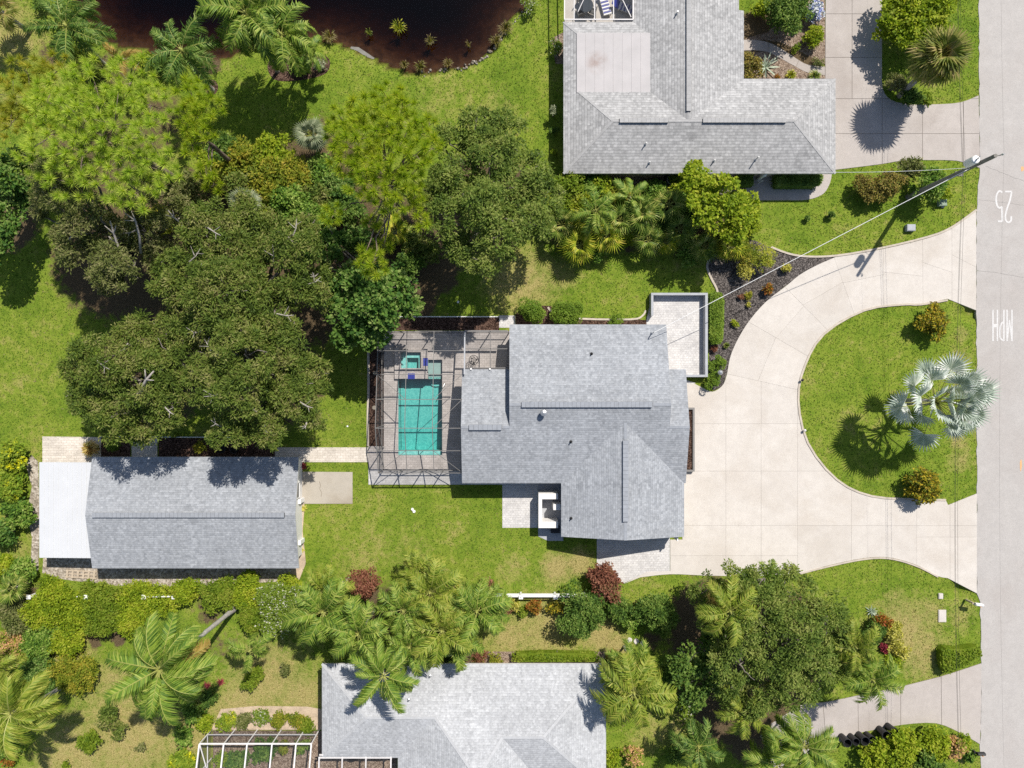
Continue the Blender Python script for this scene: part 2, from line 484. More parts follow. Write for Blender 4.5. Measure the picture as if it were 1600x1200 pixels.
M['iron'] = m_plain('black_iron', (0.015, 0.015, 0.016), 0.5)
M['steel'] = m_plain('galvanised_steel', (0.42, 0.43, 0.44), 0.35, 0.1, 3, 0.5, 0.6)
M['pole'] = m_plain('weathered_pole', (0.20, 0.19, 0.17), 0.9, 0.2, 3, 0.1, 0, 0.3)
M['wood'] = m_plain('weathered_wood', (0.45, 0.37, 0.28), 0.9, 0.2, 3)
M['roof_white'] = m_plain('white_metal_roof', (0.56, 0.57, 0.585), 0.5, 0.04, 0.8)
M['roof_seam'] = m_plain('roof_seam', (0.58, 0.59, 0.60), 0.5, 0.04, 0.8)
def m_flat_roof():
    t = NT('pale_membrane'); p = t.pos()
    c = t.ramp(t.noise(0.8, 4, 0.6, p), [(0.3, (0.42, 0.40, 0.395)), (0.7, (0.48, 0.455, 0.45))])
    sb = t.new('VectorMath', operation='DISTANCE'); t.l(p, sb.inputs[0]); sb.inputs[1].default_value = (6.3, 23.85, 2.72)
    st = t.math('MULTIPLY', t.ramp(sb.outputs['Value'], [(0.0, 1.0), (1.0, 0.0)]), t.ramp(t.noise(1.3, 4, 0.6, p), [(0.35, 0.1), (0.65, 1.0)]))
    c = t.mix(st, c, (0.30, 0.22, 0.19))
    t.color(c); t.rough(0.9, 0.15)
    return t.mat
M['flat_roof'] = m_flat_roof()
M['mildew'] = m_plain('stained_plate', (0.5, 0.44, 0.40), 0.9)
M['bark'] = m_bark('oak_bark', (0.10, 0.085, 0.07), (0.26, 0.23, 0.20))
M['bark_dead'] = m_bark('bare_wood', (0.26, 0.23, 0.20), (0.46, 0.42, 0.38))
M['bark_pine'] = m_bark('pine_bark', (0.12, 0.085, 0.065), (0.27, 0.21, 0.17))
M['bark_palm'] = m_bark('palm_bark', (0.24, 0.22, 0.19), (0.42, 0.40, 0.36))
# leaves
M['oak'] = m_leaf('oak_leaf', [(0.034, 0.056, 0.009), (0.064, 0.096, 0.015), (0.090, 0.125, 0.020), (0.130, 0.145, 0.034), (0.17, 0.165, 0.06)], 0.28, patch=1.0, boost=1.62)
M['oak_grey'] = m_leaf('grey_oak_leaf', [(0.045, 0.060, 0.015), (0.080, 0.096, 0.024), (0.120, 0.128, 0.042), (0.18, 0.165, 0.078)], 0.28, boost=1.7)
M['broad'] = m_leaf('broad_leaf', [(0.028, 0.065, 0.010), (0.060, 0.115, 0.014), (0.105, 0.165, 0.024), (0.185, 0.225, 0.055)], 0.3, boost=1.9)
M['broad_cool'] = m_leaf('cool_broad_leaf', [(0.022, 0.056, 0.010), (0.045, 0.095, 0.015), (0.080, 0.135, 0.024), (0.150, 0.190, 0.055)], 0.28)
M['olive'] = m_leaf('olive_leaf', [(0.030, 0.054, 0.009), (0.058, 0.090, 0.014), (0.090, 0.125, 0.022), (0.125, 0.155, 0.032), (0.165, 0.18, 0.05)], 0.28, patch=1.0, boost=1.75)
M['dark'] = m_leaf('dark_leaf', [(0.018, 0.038, 0.007), (0.034, 0.064, 0.010), (0.056, 0.092, 0.015), (0.100, 0.132, 0.028)], 0.25, boost=2.3)
M['bright'] = m_leaf('bright_leaf', [(0.080, 0.125, 0.008), (0.140, 0.195, 0.010), (0.200, 0.245, 0.015), (0.270, 0.280, 0.030)], 0.35, boost=1.58)
M['lime'] = m_leaf('lime_leaf', [(0.070, 0.115, 0.009), (0.105, 0.155, 0.011), (0.140, 0.185, 0.018), (0.19, 0.21, 0.03)], 0.35, boost=1.58)
M['yellow'] = m_leaf('yellow_green_leaf', [(0.070, 0.100, 0.010), (0.115, 0.140, 0.012), (0.165, 0.165, 0.018), (0.24, 0.195, 0.025)], 0.32)
M['flower_yellow'] = m_leaf('yellow_flowers', [(0.075, 0.130, 0.012), (0.110, 0.165, 0.014), (0.150, 0.190, 0.020), (0.150, 0.190, 0.02), (0.55, 0.40, 0.01)], 0.3, patch=0.9)
M['pine'] = m_leaf('pine_needle', [(0.120, 0.180, 0.020), (0.185, 0.250, 0.030), (0.245, 0.295, 0.045), (0.320, 0.325, 0.075)], 0.4, patch=0.5, boost=2.2)
M['pine_olive'] = m_leaf('olive_pine_needle', [(0.110, 0.140, 0.016), (0.165, 0.190, 0.022), (0.220, 0.225, 0.035), (0.30, 0.24, 0.04)], 0.4, patch=0.5, boost=2.15)
M['pine_deep'] = m_leaf('deep_pine_needle', [(0.095, 0.150, 0.010), (0.155, 0.212, 0.014), (0.215, 0.258, 0.020), (0.28, 0.28, 0.035)], 0.4, patch=0.5, boost=2.15)
M['palm'] = m_leaf('palm_leaflet', [(0.040, 0.080, 0.010), (0.080, 0.130, 0.016), (0.130, 0.175, 0.022), (0.200, 0.220, 0.050)], 0.3, 0.55, patch=0.5, spec=0.3, boost=2.0)
M['palm_yellow'] = m_leaf('yellow_palm_leaflet', [(0.070, 0.105, 0.010), (0.110, 0.145, 0.015), (0.155, 0.178, 0.024), (0.215, 0.205, 0.042)], 0.3, 0.55, patch=0.5, spec=0.3, boost=2.0)
M['palm_dead'] = m_leaf('golden_palm_leaflet', [(0.22, 0.15, 0.04), (0.36, 0.25, 0.06), (0.44, 0.32, 0.12)], 0.3, 0.5, boost=1.2)
M['palm_dark'] = m_leaf('dark_palm_leaflet', [(0.024, 0.060, 0.010), (0.050, 0.095, 0.014), (0.085, 0.135, 0.022), (0.150, 0.190, 0.05)], 0.3, 0.55, patch=0.5, spec=0.3, boost=2.0)
M['rachis'] = m_plain('frond_stem', (0.30, 0.31, 0.08), 0.5)
M['fan'] = m_leaf('fan_leaf', [(0.045, 0.075, 0.012), (0.085, 0.120, 0.020), (0.145, 0.170, 0.035), (0.25, 0.225, 0.075)], 0.28, 0.4, boost=2.1, patch=0.7)
M['fan_yellow'] = m_leaf('yellow_fan_leaf', [(0.075, 0.105, 0.010), (0.150, 0.180, 0.014), (0.230, 0.230, 0.022), (0.36, 0.29, 0.06)], 0.28, 0.4, boost=2.1, patch=0.7)
M['fan_grey'] = m_leaf('grey_fan_leaf', [(0.090, 0.110, 0.062), (0.150, 0.170, 0.100), (0.24, 0.25, 0.17)], 0.25, 0.4)
M['fan_olive'] = m_leaf('olive_fan_leaf', [(0.065, 0.082, 0.014), (0.125, 0.130, 0.030), (0.200, 0.170, 0.062), (0.29, 0.22, 0.11)], 0.28, 0.45, boost=2.1, patch=0.8)
M['silver'] = m_leaf('silver_blue_leaf', [(0.160, 0.190, 0.165), (0.240, 0.268, 0.240), (0.36, 0.38, 0.35)], 0.15, 0.45, spec=0.3, boost=2.2)
M['agave'] = m_leaf('agave_leaf', [(0.110, 0.150, 0.115), (0.210, 0.250, 0.190), (0.34, 0.36, 0.28)], 0.1, 0.5)
M['red'] = m_leaf('copper_leaf', [(0.055, 0.022, 0.014), (0.105, 0.038, 0.024), (0.155, 0.068, 0.042), (0.09, 0.065, 0.026)], 0.3, boost=2.1)
M['crimson'] = m_leaf('crimson_leaf', [(0.10, 0.012, 0.020), (0.22, 0.022, 0.04), (0.34, 0.07, 0.08), (0.10, 0.03, 0.03)], 0.3, boost=1.1)
M['croton'] = m_leaf('croton_leaf', [(0.040, 0.065, 0.010), (0.095, 0.110, 0.010), (0.240, 0.200, 0.014), (0.060, 0.045, 0.012), (0.33, 0.24, 0.02)], 0.25, patch=0.3)
M['croton_red'] = m_leaf('red_croton_leaf', [(0.10, 0.11, 0.012), (0.30, 0.07, 0.02), (0.17, 0.15, 0.015), (0.38, 0.15, 0.03)], 0.25, patch=0.3, boost=1.15)
M['croton_yel'] = m_leaf('yellow_croton_leaf', [(0.18, 0.19, 0.02), (0.40, 0.36, 0.05), (0.50, 0.46, 0.13), (0.20, 0.20, 0.03)], 0.3, patch=0.3, boost=1.3)
M['croton_brown'] = m_leaf('brown_croton_leaf', [(0.055, 0.050, 0.015), (0.115, 0.090, 0.02), (0.20, 0.15, 0.035), (0.10, 0.12, 0.02)], 0.25, patch=0.3)
M['straw'] = m_leaf('straw_grass', [(0.34, 0.21, 0.07), (0.48, 0.33, 0.12), (0.56, 0.42, 0.20)], 0.3)
M['blueflower'] = m_leaf('pale_blue_flowers', [(0.05, 0.07, 0.10), (0.14, 0.17, 0.42), (0.38, 0.40, 0.70), (0.70, 0.71, 0.80)], 0.2, patch=0.1)
M['hedge'] = m_leaf('hedge_leaf', [(0.055, 0.098, 0.010), (0.085, 0.135, 0.014), (0.120, 0.165, 0.020)], 0.2)
M['whiteflower'] = m_leaf('white_flowered_leaf', [(0.060, 0.100, 0.010), (0.085, 0.13, 0.012), (0.115, 0.16, 0.018), (0.09, 0.135, 0.014), (0.10, 0.15, 0.016), (0.13, 0.17, 0.02), (0.12, 0.16, 0.02), (0.40, 0.39, 0.33)], 0.3, patch=0.1)
M['orangeflower'] = m_leaf('orange_flowered_leaf', [(0.085, 0.130, 0.010), (0.150, 0.180, 0.014), (0.33, 0.20, 0.10), (0.42, 0.25, 0.12)], 0.3, patch=0.8)
M['blade'] = m_leaf('grass_blade', [(0.052, 0.098, 0.010), (0.076, 0.128, 0.013), (0.098, 0.148, 0.018), (0.15, 0.165, 0.04)], 0.45, 0.6, patch=0.9, spec=0.2)
M['blade_dry'] = m_leaf('dry_grass_blade', [(0.105, 0.118, 0.024), (0.16, 0.145, 0.045), (0.21, 0.175, 0.078), (0.26, 0.205, 0.11)], 0.45, 0.6, patch=0.7, spec=0.2)
M['lawn_flat'] = M['lawn']
# ------------------------------------------------------------------ the setting: ground, pond, road, drives, beds
EXCL = []            # places where no grass grows
def excl(poly): EXCL.append([tuple(p[:2]) for p in poly])

POND = PL(smooth_line([(105,-120),(112,-20),(128,20),(150,44),(176,68),(212,73),(255,84),(325,92),(356,90),(378,78),(430,66),(480,60),(505,62),(525,67),(550,74),
        (577,87),(600,97),(620,107),(645,111),(675,110),(712,107),(737,100),(757,87),(775,71),(785,50),(798,27),(822,10),(838,-20),(850,-120)], 3))
POOL_X = (P(622.5,0).x, P(691,0).x); POOL_Y = (P(0,711).y, P(0,592).y)

DRY = [(15,60,70,.75),(60,120,50,.4),(0,170,50,.6),(690,165,110,.38),(780,172,55,.5),(560,190,70,.32),(640,190,60,.35),(815,440,75,.8),(870,430,50,.6),(960,450,70,.22),(870,888,30,1.0),(905,880,28,1.05),
       (590,855,50,.42),(640,870,60,.45),(560,880,50,.45),(720,840,60,.3),(690,770,40,.25),(800,890,40,.5),(420,1060,85,.85),(470,1090,60,.85),(380,1110,70,.85),(430,1010,40,.45),(200,1150,120,.85),(120,1190,90,.85),(290,1150,60,.8),(180,1070,50,.8),(100,1120,50,.5),(110,1015,55,.75),
       (850,985,80,.8),(800,1000,60,.8),(940,992,35,1.05),(960,1010,30,1.0),(760,1000,40,.4),(1045,1140,60,.5),(1010,1160,50,.5),(1410,985,65,.85),(1440,1020,55,.8),(1400,945,40,.62),(1500,960,40,.55),(1450,960,40,.7),(1503,560,22,.55),(1503,520,18,.6),(1500,720,28,.6),(1497,690,20,.7),
       (30,600,50,.25),(20,560,50,.2),(380,225,25,.4),(430,215,25,.45),(1500,100,30,.3),(845,470,40,.35),(500,830,30,.2),(300,1150,50,.5),(1000,905,40,.35),(470,1030,50,.5),(40,870,40,.5),(35,690,30,.2)]
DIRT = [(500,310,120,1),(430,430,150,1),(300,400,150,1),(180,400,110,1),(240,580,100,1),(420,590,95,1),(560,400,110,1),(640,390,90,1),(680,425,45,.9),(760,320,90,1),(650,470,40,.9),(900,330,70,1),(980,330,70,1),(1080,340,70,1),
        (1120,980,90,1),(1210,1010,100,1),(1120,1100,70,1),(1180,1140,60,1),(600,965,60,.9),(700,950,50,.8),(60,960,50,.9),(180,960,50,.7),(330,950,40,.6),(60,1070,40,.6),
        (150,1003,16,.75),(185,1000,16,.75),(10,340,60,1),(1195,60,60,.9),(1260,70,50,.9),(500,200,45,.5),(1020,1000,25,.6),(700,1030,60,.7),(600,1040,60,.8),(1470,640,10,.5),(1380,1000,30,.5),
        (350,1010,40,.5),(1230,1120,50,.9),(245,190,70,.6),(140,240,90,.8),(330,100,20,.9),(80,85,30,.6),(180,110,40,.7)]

def ground_fields(x, y):
    px = 800 + x/S; py = 600 - y/S
    dry = np.full(x.shape, 0.17); dirt = np.zeros(x.shape)
    for cx, cy, r, a in DRY: dry = np.maximum(dry, a*np.exp(-(((px-cx)**2+(py-cy)**2)/(r*r))))
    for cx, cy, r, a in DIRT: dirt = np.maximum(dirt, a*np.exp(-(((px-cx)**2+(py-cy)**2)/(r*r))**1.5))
    return dry, dirt

def ground_z(x, y):
    ins = inside(POND, x, y); d = seg_dist(POND, x, y)
    z = np.where(ins, -0.12-0.30*np.minimum(d, 6.5), np.where(d < 0.7, -0.12*(1-d/0.7)**2, 0.0))
    px = 800 + x/S; py = 600 - y/S
    for cx, cy, sx, sy, dep in ((1511,492,15,10,.5),(1497,925,17,12,.5),(1508,340,10,10,.0)):
        z = z - dep*np.exp(-(((px-cx)/sx)**2+((py-cy)/sy)**2))
    pool = (px > 608) & (px < 706) & (py > 536) & (py < 726)
    z = np.where(pool, -3.0, z)
    return z

def build_ground():
    xs = np.concatenate([np.array([-900., -300., -120., -70.]), np.arange(-46, 46.01, 0.4), np.array([70., 120., 300., 900.])])
    ys = np.concatenate([np.array([-900., -300., -120., -60.]), np.arange(-36, 36.01, 0.4), np.array([60., 120., 300., 900.])])
    X, Y = np.meshgrid(xs, ys)
    Z = ground_z(X, Y)
    V = np.stack([X, Y, Z], -1).reshape(-1, 3)
    nx, ny = len(xs), len(ys)
    i, j = np.meshgrid(np.arange(nx-1), np.arange(ny-1))
    a = (j*nx+i).ravel()
    F = np.stack([a, a+1, a+1+nx, a+nx], -1)
    me = np_mesh('ground', V, F, M['lawn'], True)
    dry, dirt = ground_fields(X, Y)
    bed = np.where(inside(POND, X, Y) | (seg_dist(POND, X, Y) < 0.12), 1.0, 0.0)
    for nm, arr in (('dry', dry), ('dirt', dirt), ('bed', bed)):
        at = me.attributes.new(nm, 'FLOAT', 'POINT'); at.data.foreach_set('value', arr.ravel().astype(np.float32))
    tag(link('ground', me), kind='structure')
build_ground()

# pond
mb = MB(); mb.prism(POND, -2.6, -0.15)
tag(mb.build('pond', M['pond']), kind='structure'); excl(POND)

# road
ROAD_L = [(1528,-120),(1529,0),(1530,150),(1531,262),(1528,290),(1525.5,330),(1525,490),(1526,600),(1526,770),(1526,927),(1531,940),(1533,1035),(1534,1100),(1531,1165),(1533,1200),(1534,1320)]
rl = []
for (x0, y0), (x1, y1) in zip(ROAD_L, ROAD_L[1:]):
    n = max(1, int(abs(y1-y0)/9))
    for k in range(n):
        t = k/n; rl.append((x0+(x1-x0)*t + rnd.uniform(-1.0, 1.0), y0+(y1-y0)*t))
road_poly = PL(rl + [(1534,1320),(1672,1320),(1672,-120)])
mb = MB(); mb.prism(road_poly, -0.25, 0.030)
road = tag(mb.build('road', M['road']), kind='structure'); excl(road_poly)
# painted speed limit, read by a driver coming down the picture
def stroke_sheet(strokes, z):
    mb = MB()
    for k, st in enumerate(strokes):
        mb.strip(PL(st), 0.0, z-0.004, z) if False else None
    return mb
def ribbon(mb, pts, w, z, dash=None):
    pts = [Vector(P(x, y)[:2]) for x, y in pts]
    L, Q = [], []
    for i, p in enumerate(pts):
        d = (pts[min(i+1, len(pts)-1)] - pts[max(i-1, 0)]).normalized(); n = Vector((-d.y, d.x))*(w/2)
        L.append(p+n); Q.append(p-n)
    v = [(a.x, a.y, z) for a in L] + [(a.x, a.y, z) for a in Q]; n = len(L)
    mb.add(v, [(n+i, n+i+1, i+1, i) for i in range(n-1)])
Zp = 0.036
def painted(name, label, group, ribbons):
    mb = MB()
    for k, (pts, w) in enumerate(ribbons): ribbon(mb, pts, w, Zp + 0.0006*k)
    o = mb.build(name, M['roadpaint'], road)
    return o
def arc(cx, cy, rx, ry, a0, a1, n=10):
    return [(cx+rx*math.cos(R(a0+(a1-a0)*i/n)), cy+ry*math.sin(R(a0+(a1-a0)*i/n))) for i in range(n+1)]
# upside-down 5 on the left, upside-down 2 on the right
painted('painted_digit', None, None, [(smooth_line([(1565.5,301),(1561,298.5),(1557,304),(1556,312),(1557.5,321),(1561,325),(1565,323)], 4), .14), ([(1565,323),(1565.5,346)], .15), ([(1565.8,346),(1558.5,346)], .15)])
painted('painted_digit', None, None, [(smooth_line([(1579.5,338),(1579,345),(1575,347.5),(1571,344),(1570.5,336),(1573,326),(1577.5,313),(1580,300)], 4), .14), ([(1580.4,299.5),(1570,299.5)], .14)])
painted('painted_letter', None, None, [([(1551,484),(1551,533)], .12), ([(1557.8,484),(1557.8,533)], .12), ([(1551,509),(1557.8,509)], .26)])
painted('painted_letter', None, None, [([(1568,484),(1568,533)], .12), (smooth_line([(1568,532),(1564.5,530.5),(1562,526),(1562,514),(1564,506),(1568,503)], 4), .13)])
painted('painted_letter', None, None, [([(1573,484),(1573,533)], .12), ([(1580.6,484),(1580.6,533)], .12), ([(1573.6,529),(1576.8,500)], .10), ([(1576.8,500),(1580,529)], .10)])
for (x, y, a, b) in ((1594.5,727,1.6,9),(1597,264,2.2,5)):
    mb = MB(); q = PL([(x+a*math.cos(t)*rnd.uniform(.7,1.2), y+b*math.sin(t)*rnd.uniform(.7,1.2)) for t in np.linspace(0, 6.1, 11)])
    mb.add([(p[0], p[1], Zp) for p in q], [tuple(range(len(q)))[::-1]]); mb.build('paint_mark', M['orange'], road)
def crack(pts, w=.02):
    mb = MB(); ribbon(mb, [(x+rnd.uniform(-.6,.6), y+rnd.uniform(-.6,.6)) for x, y in smooth_line(pts, 4)], w, Zp-.002)
    mb.build('crack', M['bronze'], road)
crack([(1540,260),(1555,266),(1570,272),(1600,283),(1640,290)])
crack([(1528,312),(1560,316),(1600,321)], .015)
crack([(1526,423),(1560,427),(1600,434)], .018)

# ---- concrete drives cut into slabs
def slabs(name, poly_px, steps, z_top, mat, gap=0.016, kind='structure'):
    """the drive is one object; every slab between the joints is a child"""
    poly = PL(poly_px); poly = [q for i, q in enumerate(poly) if (Vector(q)-Vector(poly[i-1])).length > .01]; excl(poly)
    mb = MB(); mb.prism(poly, -0.62, z_top-0.022)
    base = mb.build(name, M['joint_pale' if name == 'driveway' else 'joint']); tag(base, kind=kind)
    bm = bmesh.new()
    n = len(poly); ar = sum(poly[i][0]*poly[(i+1) % n][1]-poly[(i+1) % n][0]*poly[i][1] for i in range(n))
    if ar < 0: poly = poly[::-1]
    bm.faces.new([bm.verts.new((p[0], p[1], 0)) for p in poly])
    def px(f):
        c = f.calc_center_median_weighted(); return 800+c.x/S, 600-c.y/S
    for st in steps:
        if st[0] == 'mid':
            fs = [f for f in bm.faces if st[1](*px(f))]
            for f in fs:
                if not f.is_valid: continue
                c = f.calc_center_median_weighted(); q = P(*st[2]); r = (c-q); r.z = 0
                bmesh.ops.bisect_plane(bm, geom=[f]+list(f.edges)+list(f.verts), plane_co=c, plane_no=r.normalized(), dist=1e-4)
            continue
        a, b, test = st
        a = P(*a); b = P(*b); d = (b-a).normalized()
        fs = [f for f in bm.faces if test is None or test(*px(f))]
        g = set(fs) | {e for f in fs for e in f.edges} | {v for f in fs for v in f.verts}
        if g: bmesh.ops.bisect_plane(bm, geom=list(g), plane_co=a, plane_no=Vector((-d.y, d.x, 0)), dist=1e-4)
    for f in list(bm.faces):
        pts = [v.co.copy() for v in f.verts]; m = len(pts); out = []
        for i in range(m):
            p0, p1, p2 = pts[i-1], pts[i], pts[(i+1) % m]
            e0 = (p1-p0); e1 = (p2-p1)
            if e0.length < 1e-5 or e1.length < 1e-5: continue
            n0 = Vector((-e0.y, e0.x, 0)).normalized(); n1 = Vector((-e1.y, e1.x, 0)).normalized()
            bi = n0+n1
            if bi.length < 1e-3: continue
            bi = bi/max(0.3, bi.length_squared/2)
            out.append(p1+bi*gap*0.5)
        if len(out) < 3 or f.calc_area() < 0.03: continue
        c = sum(out, Vector())/len(out)
        mb = MB(); mb.prism([(p.x-c.x, p.y-c.y) for p in out], -0.03, 0)
        mb.build('slab', mat, base, (c.x, c.y, z_top + rnd.uniform(-0.003, 0.003)))
    bm.free()
    return base

OUTER = smooth_line([(1307,401),(1275,415),(1250,429),(1228,447),(1195,473),(1165,509),(1143,551),(1135,587),(1128,603),(1113,612),(1098,606)], 4)
ISL = smooth_line([(1437,476),(1410,476),(1382,477),(1350,485),(1312,502),(1287,522),(1270,545),(1257,572),(1250,600),(1247,625),(1250,655),(1262,692),(1282,722),(1307,749),(1337,766),(1362,775),(1400,780),(1435,780)], 3)
BOT = smooth_line([(1000,902),(1047,897),(1100,899),(1170,900),(1245,896),(1287,885),(1337,874),(1375,870),(1405,874),(1437,885),(1465,900),(1480,903)], 3)
drive_poly = ([(1525,330),(1500,348),(1487,357)] + smooth_line([(1487,357),(1450,372),(1375,390),(1307,401)], 3)[1:-1] + OUTER
    + [(1086,600),(1072,600),(1066,640),(1066,843),(1047,843),(1047,892),(1010,893),(975,912)] + BOT + [(1526,927)]
    + [(1526,771),(1481,789),(1477,780)] + ISL[::-1] + [(1480,467),(1525,485)])
top = lambda x, y: y < 602 and x > 1110
low = lambda x, y: not (y < 602 and x > 1110)
IC = (1390, 640)
slabs('driveway', drive_poly, [
    ((1135,584),(1247,609),None),
    ((1180,509),(1252,551),top), ((1227,449),(1292,515),top), ((1311,425),(1326,467),top), ((1380,385),(1381,480),top), ((1441,370),(1442,480),top), ((1487,350),(1487,480),top),
    ('mid', lambda x, y: top(x, y), IC),
    ((1134,600),(1134,900),low), ((1189,600),(1189,900),low), ((1246,600),(1246,900),low), ((1330,700),(1330,900),low), ((1432,780),(1432,900),low), ((1484,780),(1484,930),low),
    ((1050,662),(1260,662),low), ((1050,736),(1300,736),low), ((1050,821),(1430,821),low), ((1432,839),(1526,839),lambda x, y: x > 1432),
    ((1050,868),(1240,868),lambda x, y: x < 1246 and y > 830),
    ], 0.035, M['concrete'], 0.011)
def edging(name, label, pts, w=.16, h=.07, mat='kerb', n=3, cat='edging', group=None):
    mb = MB(); mb.strip(PL(smooth_line(pts, n)), w, -0.1, h)
    o = mb.build(name, M[mat]); tag(o, label, cat, group); return o
edging('island_edging', 'pale concrete edging round the half-moon lawn with the silver palm', [(1477,781)]+ISL[::-6]+[(1437,476),(1480,469)], .15, .085, n=3)
edging('lawn_edging', 'curved concrete edging between the upper lawn and the long driveway', [(1525,328),(1487,355),(1450,370),(1375,388),(1307,399.5),(1260,401),(1230,396),(1204,386)], .15, .085)
edging('bed_edging', 'short wavy concrete edging on the left of the dark gravel bed', [(1112,400),(1106,410),(1105,420),(1112,437),(1119,450),(1121,458)], .16, .09)
edging('lawn_edging', 'thin concrete edging along the lower lawn beside the driveway mouth', [(1250,896),(1287,886.5),(1337,875.5),(1375,871.5),(1405,875.5),(1437,886.5),(1465,901)], .12, .075)

slabs('upper_driveway', [(1290,-60),(1289,121),(1289,268),(1310,265)] + smooth_line([(1310,265),(1375,257),(1412,251),(1450,250.5),(1487,251),(1505,254),(1531,263)], 3)
      + [(1529,149)] + smooth_line([(1529,149),(1500,160),(1460,163),(1420,163),(1392,156),(1379,138),(1378,100)], 3) + [(1378,-60)],
      [((1280,22),(1380,22),None),((1280,90),(1380,90),None),((1280,154.5),(1400,154.5),lambda x, y: True),((1280,209),(1540,209),None),
       ((1331,0),(1331,300),lambda x, y: x < 1385),((1378,100),(1378,300),None),((1441,100),(1441,300),None),((1505,100),(1505,300),None)], 0.035, M['concrete_pink'], 0.03)
slabs('lower_driveway', [(1533,1036),(1533,1165)][:1] + smooth_line([(1533,1036),(1475,1055),(1437,1065),(1400,1074),(1337,1087),(1287,1097),(1255,1098)], 3)
      + [(1205,1130),(1190,1220),(1240,1220)] + smooth_line([(1240,1200),(1300,1165),(1340,1146),(1375,1139),(1412,1132),(1462,1130),(1500,1145),(1531,1163)], 3) + [(1533,1100)],
      [((1407,1060),(1407,1150),None),((1340,1080),(1341,1150),None),((1285,1090),(1292,1180),None),((1470,1040),(1471,1150),None)], 0.035, M['concrete_pink'], 0.03)

# ---- sheets of paving and planting beds
def sheet(name, poly_px, mat, z, depth=0.12, kind='structure', n=None, label=None):
    poly = PL(smooth_line(poly_px, n, True) if n else poly_px); excl(poly)
    mb = MB(); mb.prism(poly, -depth, z)
    return tag(mb.build(name, M[mat]), label, None, None, kind)
sheet('courtyard_paving', [(1019,459),(1104,459),(1104,587),(1040,587),(1010,580),(1010,500)], 'paver', .030)
sheet('front_step_paving', [(1060,590),(1086,598),(1085,640),(1060,640)], 'paver', .028)
sheet('side_path', [(430,699),(576,699),(576,722),(430,722)], 'paver_cream', .028)
sheet('side_patio', [(785,750),(840,750),(840,824.5),(785,824.5)], 'paver', .028)
sheet('enclosure_floor', [(840,755),(880,755),(880,845),(856,845),(841,838)], 'wall_grey', .024)
sheet('garage_side_paving', [(932.5,830),(1046.5,830),(1046.5,893),(1010,894),(975,911),(950,906),(932.5,893)], 'paver', .028)
sheet('shed_patio', [(66.5,682),(158,683),(158,730),(66.5,730)], 'paver_cream', .026)
sheet('shed_step', [(206,685),(246,685),(246,725),(206,725)], 'paver_cream', .030)
sheet('old_concrete_pad', [(471,737),(551,737.5),(551,787),(467,787),(467,745)], 'concrete_grey', .045)
mb = MB()
for pts in ([(499,752),(501,758),(500,764),(503,770),(502,776)],):
    ribbon(mb, smooth_line(pts, 4), .035, .0475)
mb.build('crack', M['joint'], bpy.data.objects['old_concrete_pad'])
sheet('shed_side_strip', [(455,745),(466,745),(476,790),(473,830),(478,880),(468,905),(455,905)], 'sand', .012)
sheet('pond_side_mulch', [(418,106),(424,93),(450,86),(485,84),(506,86),(516,97),(510,114),(488,122),(455,127),(428,124)], 'mulch_red', .015, n=3)
sheet('palm_ring_mulch', [(320,134),(333,124),(341,135),(336,147),(324,147)], 'mulch_red', .014, n=3)
sheet('gravel_bed', [(1112,400),(1106,410),(1105,420),(1112,437),(1119,452),(1121,460),(1108,470),(1108,600),(1115,611),(1130,603)] + OUTER[-14::-4] + [(1307,401),(1260,402),(1230,397),(1204,387),(1180,376),(1145,372)], 'gravel', .014)
sheet('cage_mulch', [(600,496),(780,496),(780,516),(600,516)], 'mulch_red', .012)
sheet('cage_side_mulch', [(577,545),(592,520),(601,520),(601,697),(576,697)], 'mulch_red', .012)
sheet('house_mulch', [(806,490),(830,477),(860,478),(880,488),(905,496),(1010,500),(1010,515),(806,515)], 'mulch_red', .012)
sheet('side_door_path', [(780,493),(805,493),(805,512),(780,512)], 'paver', .026)
sheet('shed_mulch', [(158,685),(204,685),(204,730),(158,730)], 'mulch_red', .012)
sheet('shed_back_mulch', [(248,684),(435,686),(435,730),(248,730)], 'mulch_red', .011)
sheet('shed_sand_strip', [(68,872),(150,872),(470,880),(466,907),(300,916),(200,917),(95,905),(66,895)], 'shell', .010)
sheet('shell_strip', [(40,725),(60,722),(60,890),(48,885),(50,840),(42,800),(50,760)], 'shell', .008, n=2)
sheet('front_garden_mulch', [(1165,75),(1190,62),(1220,66),(1289,100),(1289,0),(1240,-10),(1225,20),(1200,50),(1165,60)], 'mulch_tan', .010)
sheet('entry_bed_mulch', [(1160,82),(1200,80),(1230,95),(1258,112),(1289,118),(1289,135),(1160,135)], 'mulch_tan', .011)
slabs('front_walk', smooth_line([(1150,63),(1175,62),(1200,66),(1222,77),(1245,92),(1262,101),(1289,104)], 3) + [(1289,118)] + smooth_line([(1289,118),(1262,114),(1240,103),(1220,92),(1200,82),(1178,79),(1150,80)], 3),
      [((1173,50),(1173,90),None),((1201,60),(1199,90),None),((1227,78),(1220,95),None),((1248,94),(1243,106),None),((1270,100),(1263,118),None)], .03, M['concrete_pink'], .03)
sheet('corner_walk', [(1165,262),(1300,262)] + smooth_line([(1300,266),(1297,285),(1286,303),(1262,312),(1230,313),(1175,313)], 3) + [(1165,300)], 'concrete_pink', .028)
sheet('utility_strip', [(884,268),(1170,268),(1165,300),(1120,297),(1000,300),(884,290)], 'mulch_tan', .009)
sheet('neighbour_edge', [(862,60),(881,50),(881,100),(868,100)], 'mulch_tan', .009)
sheet('lower_house_bed', [(760,1018),(945,1018),(945,1045),(755,1045)], 'mulch_tan', .010)
sheet('flower_bed_soil', [(345,1108),(400,1103),(480,1104),(503,1108),(503,1140),(330,1141)], 'sand', .010)
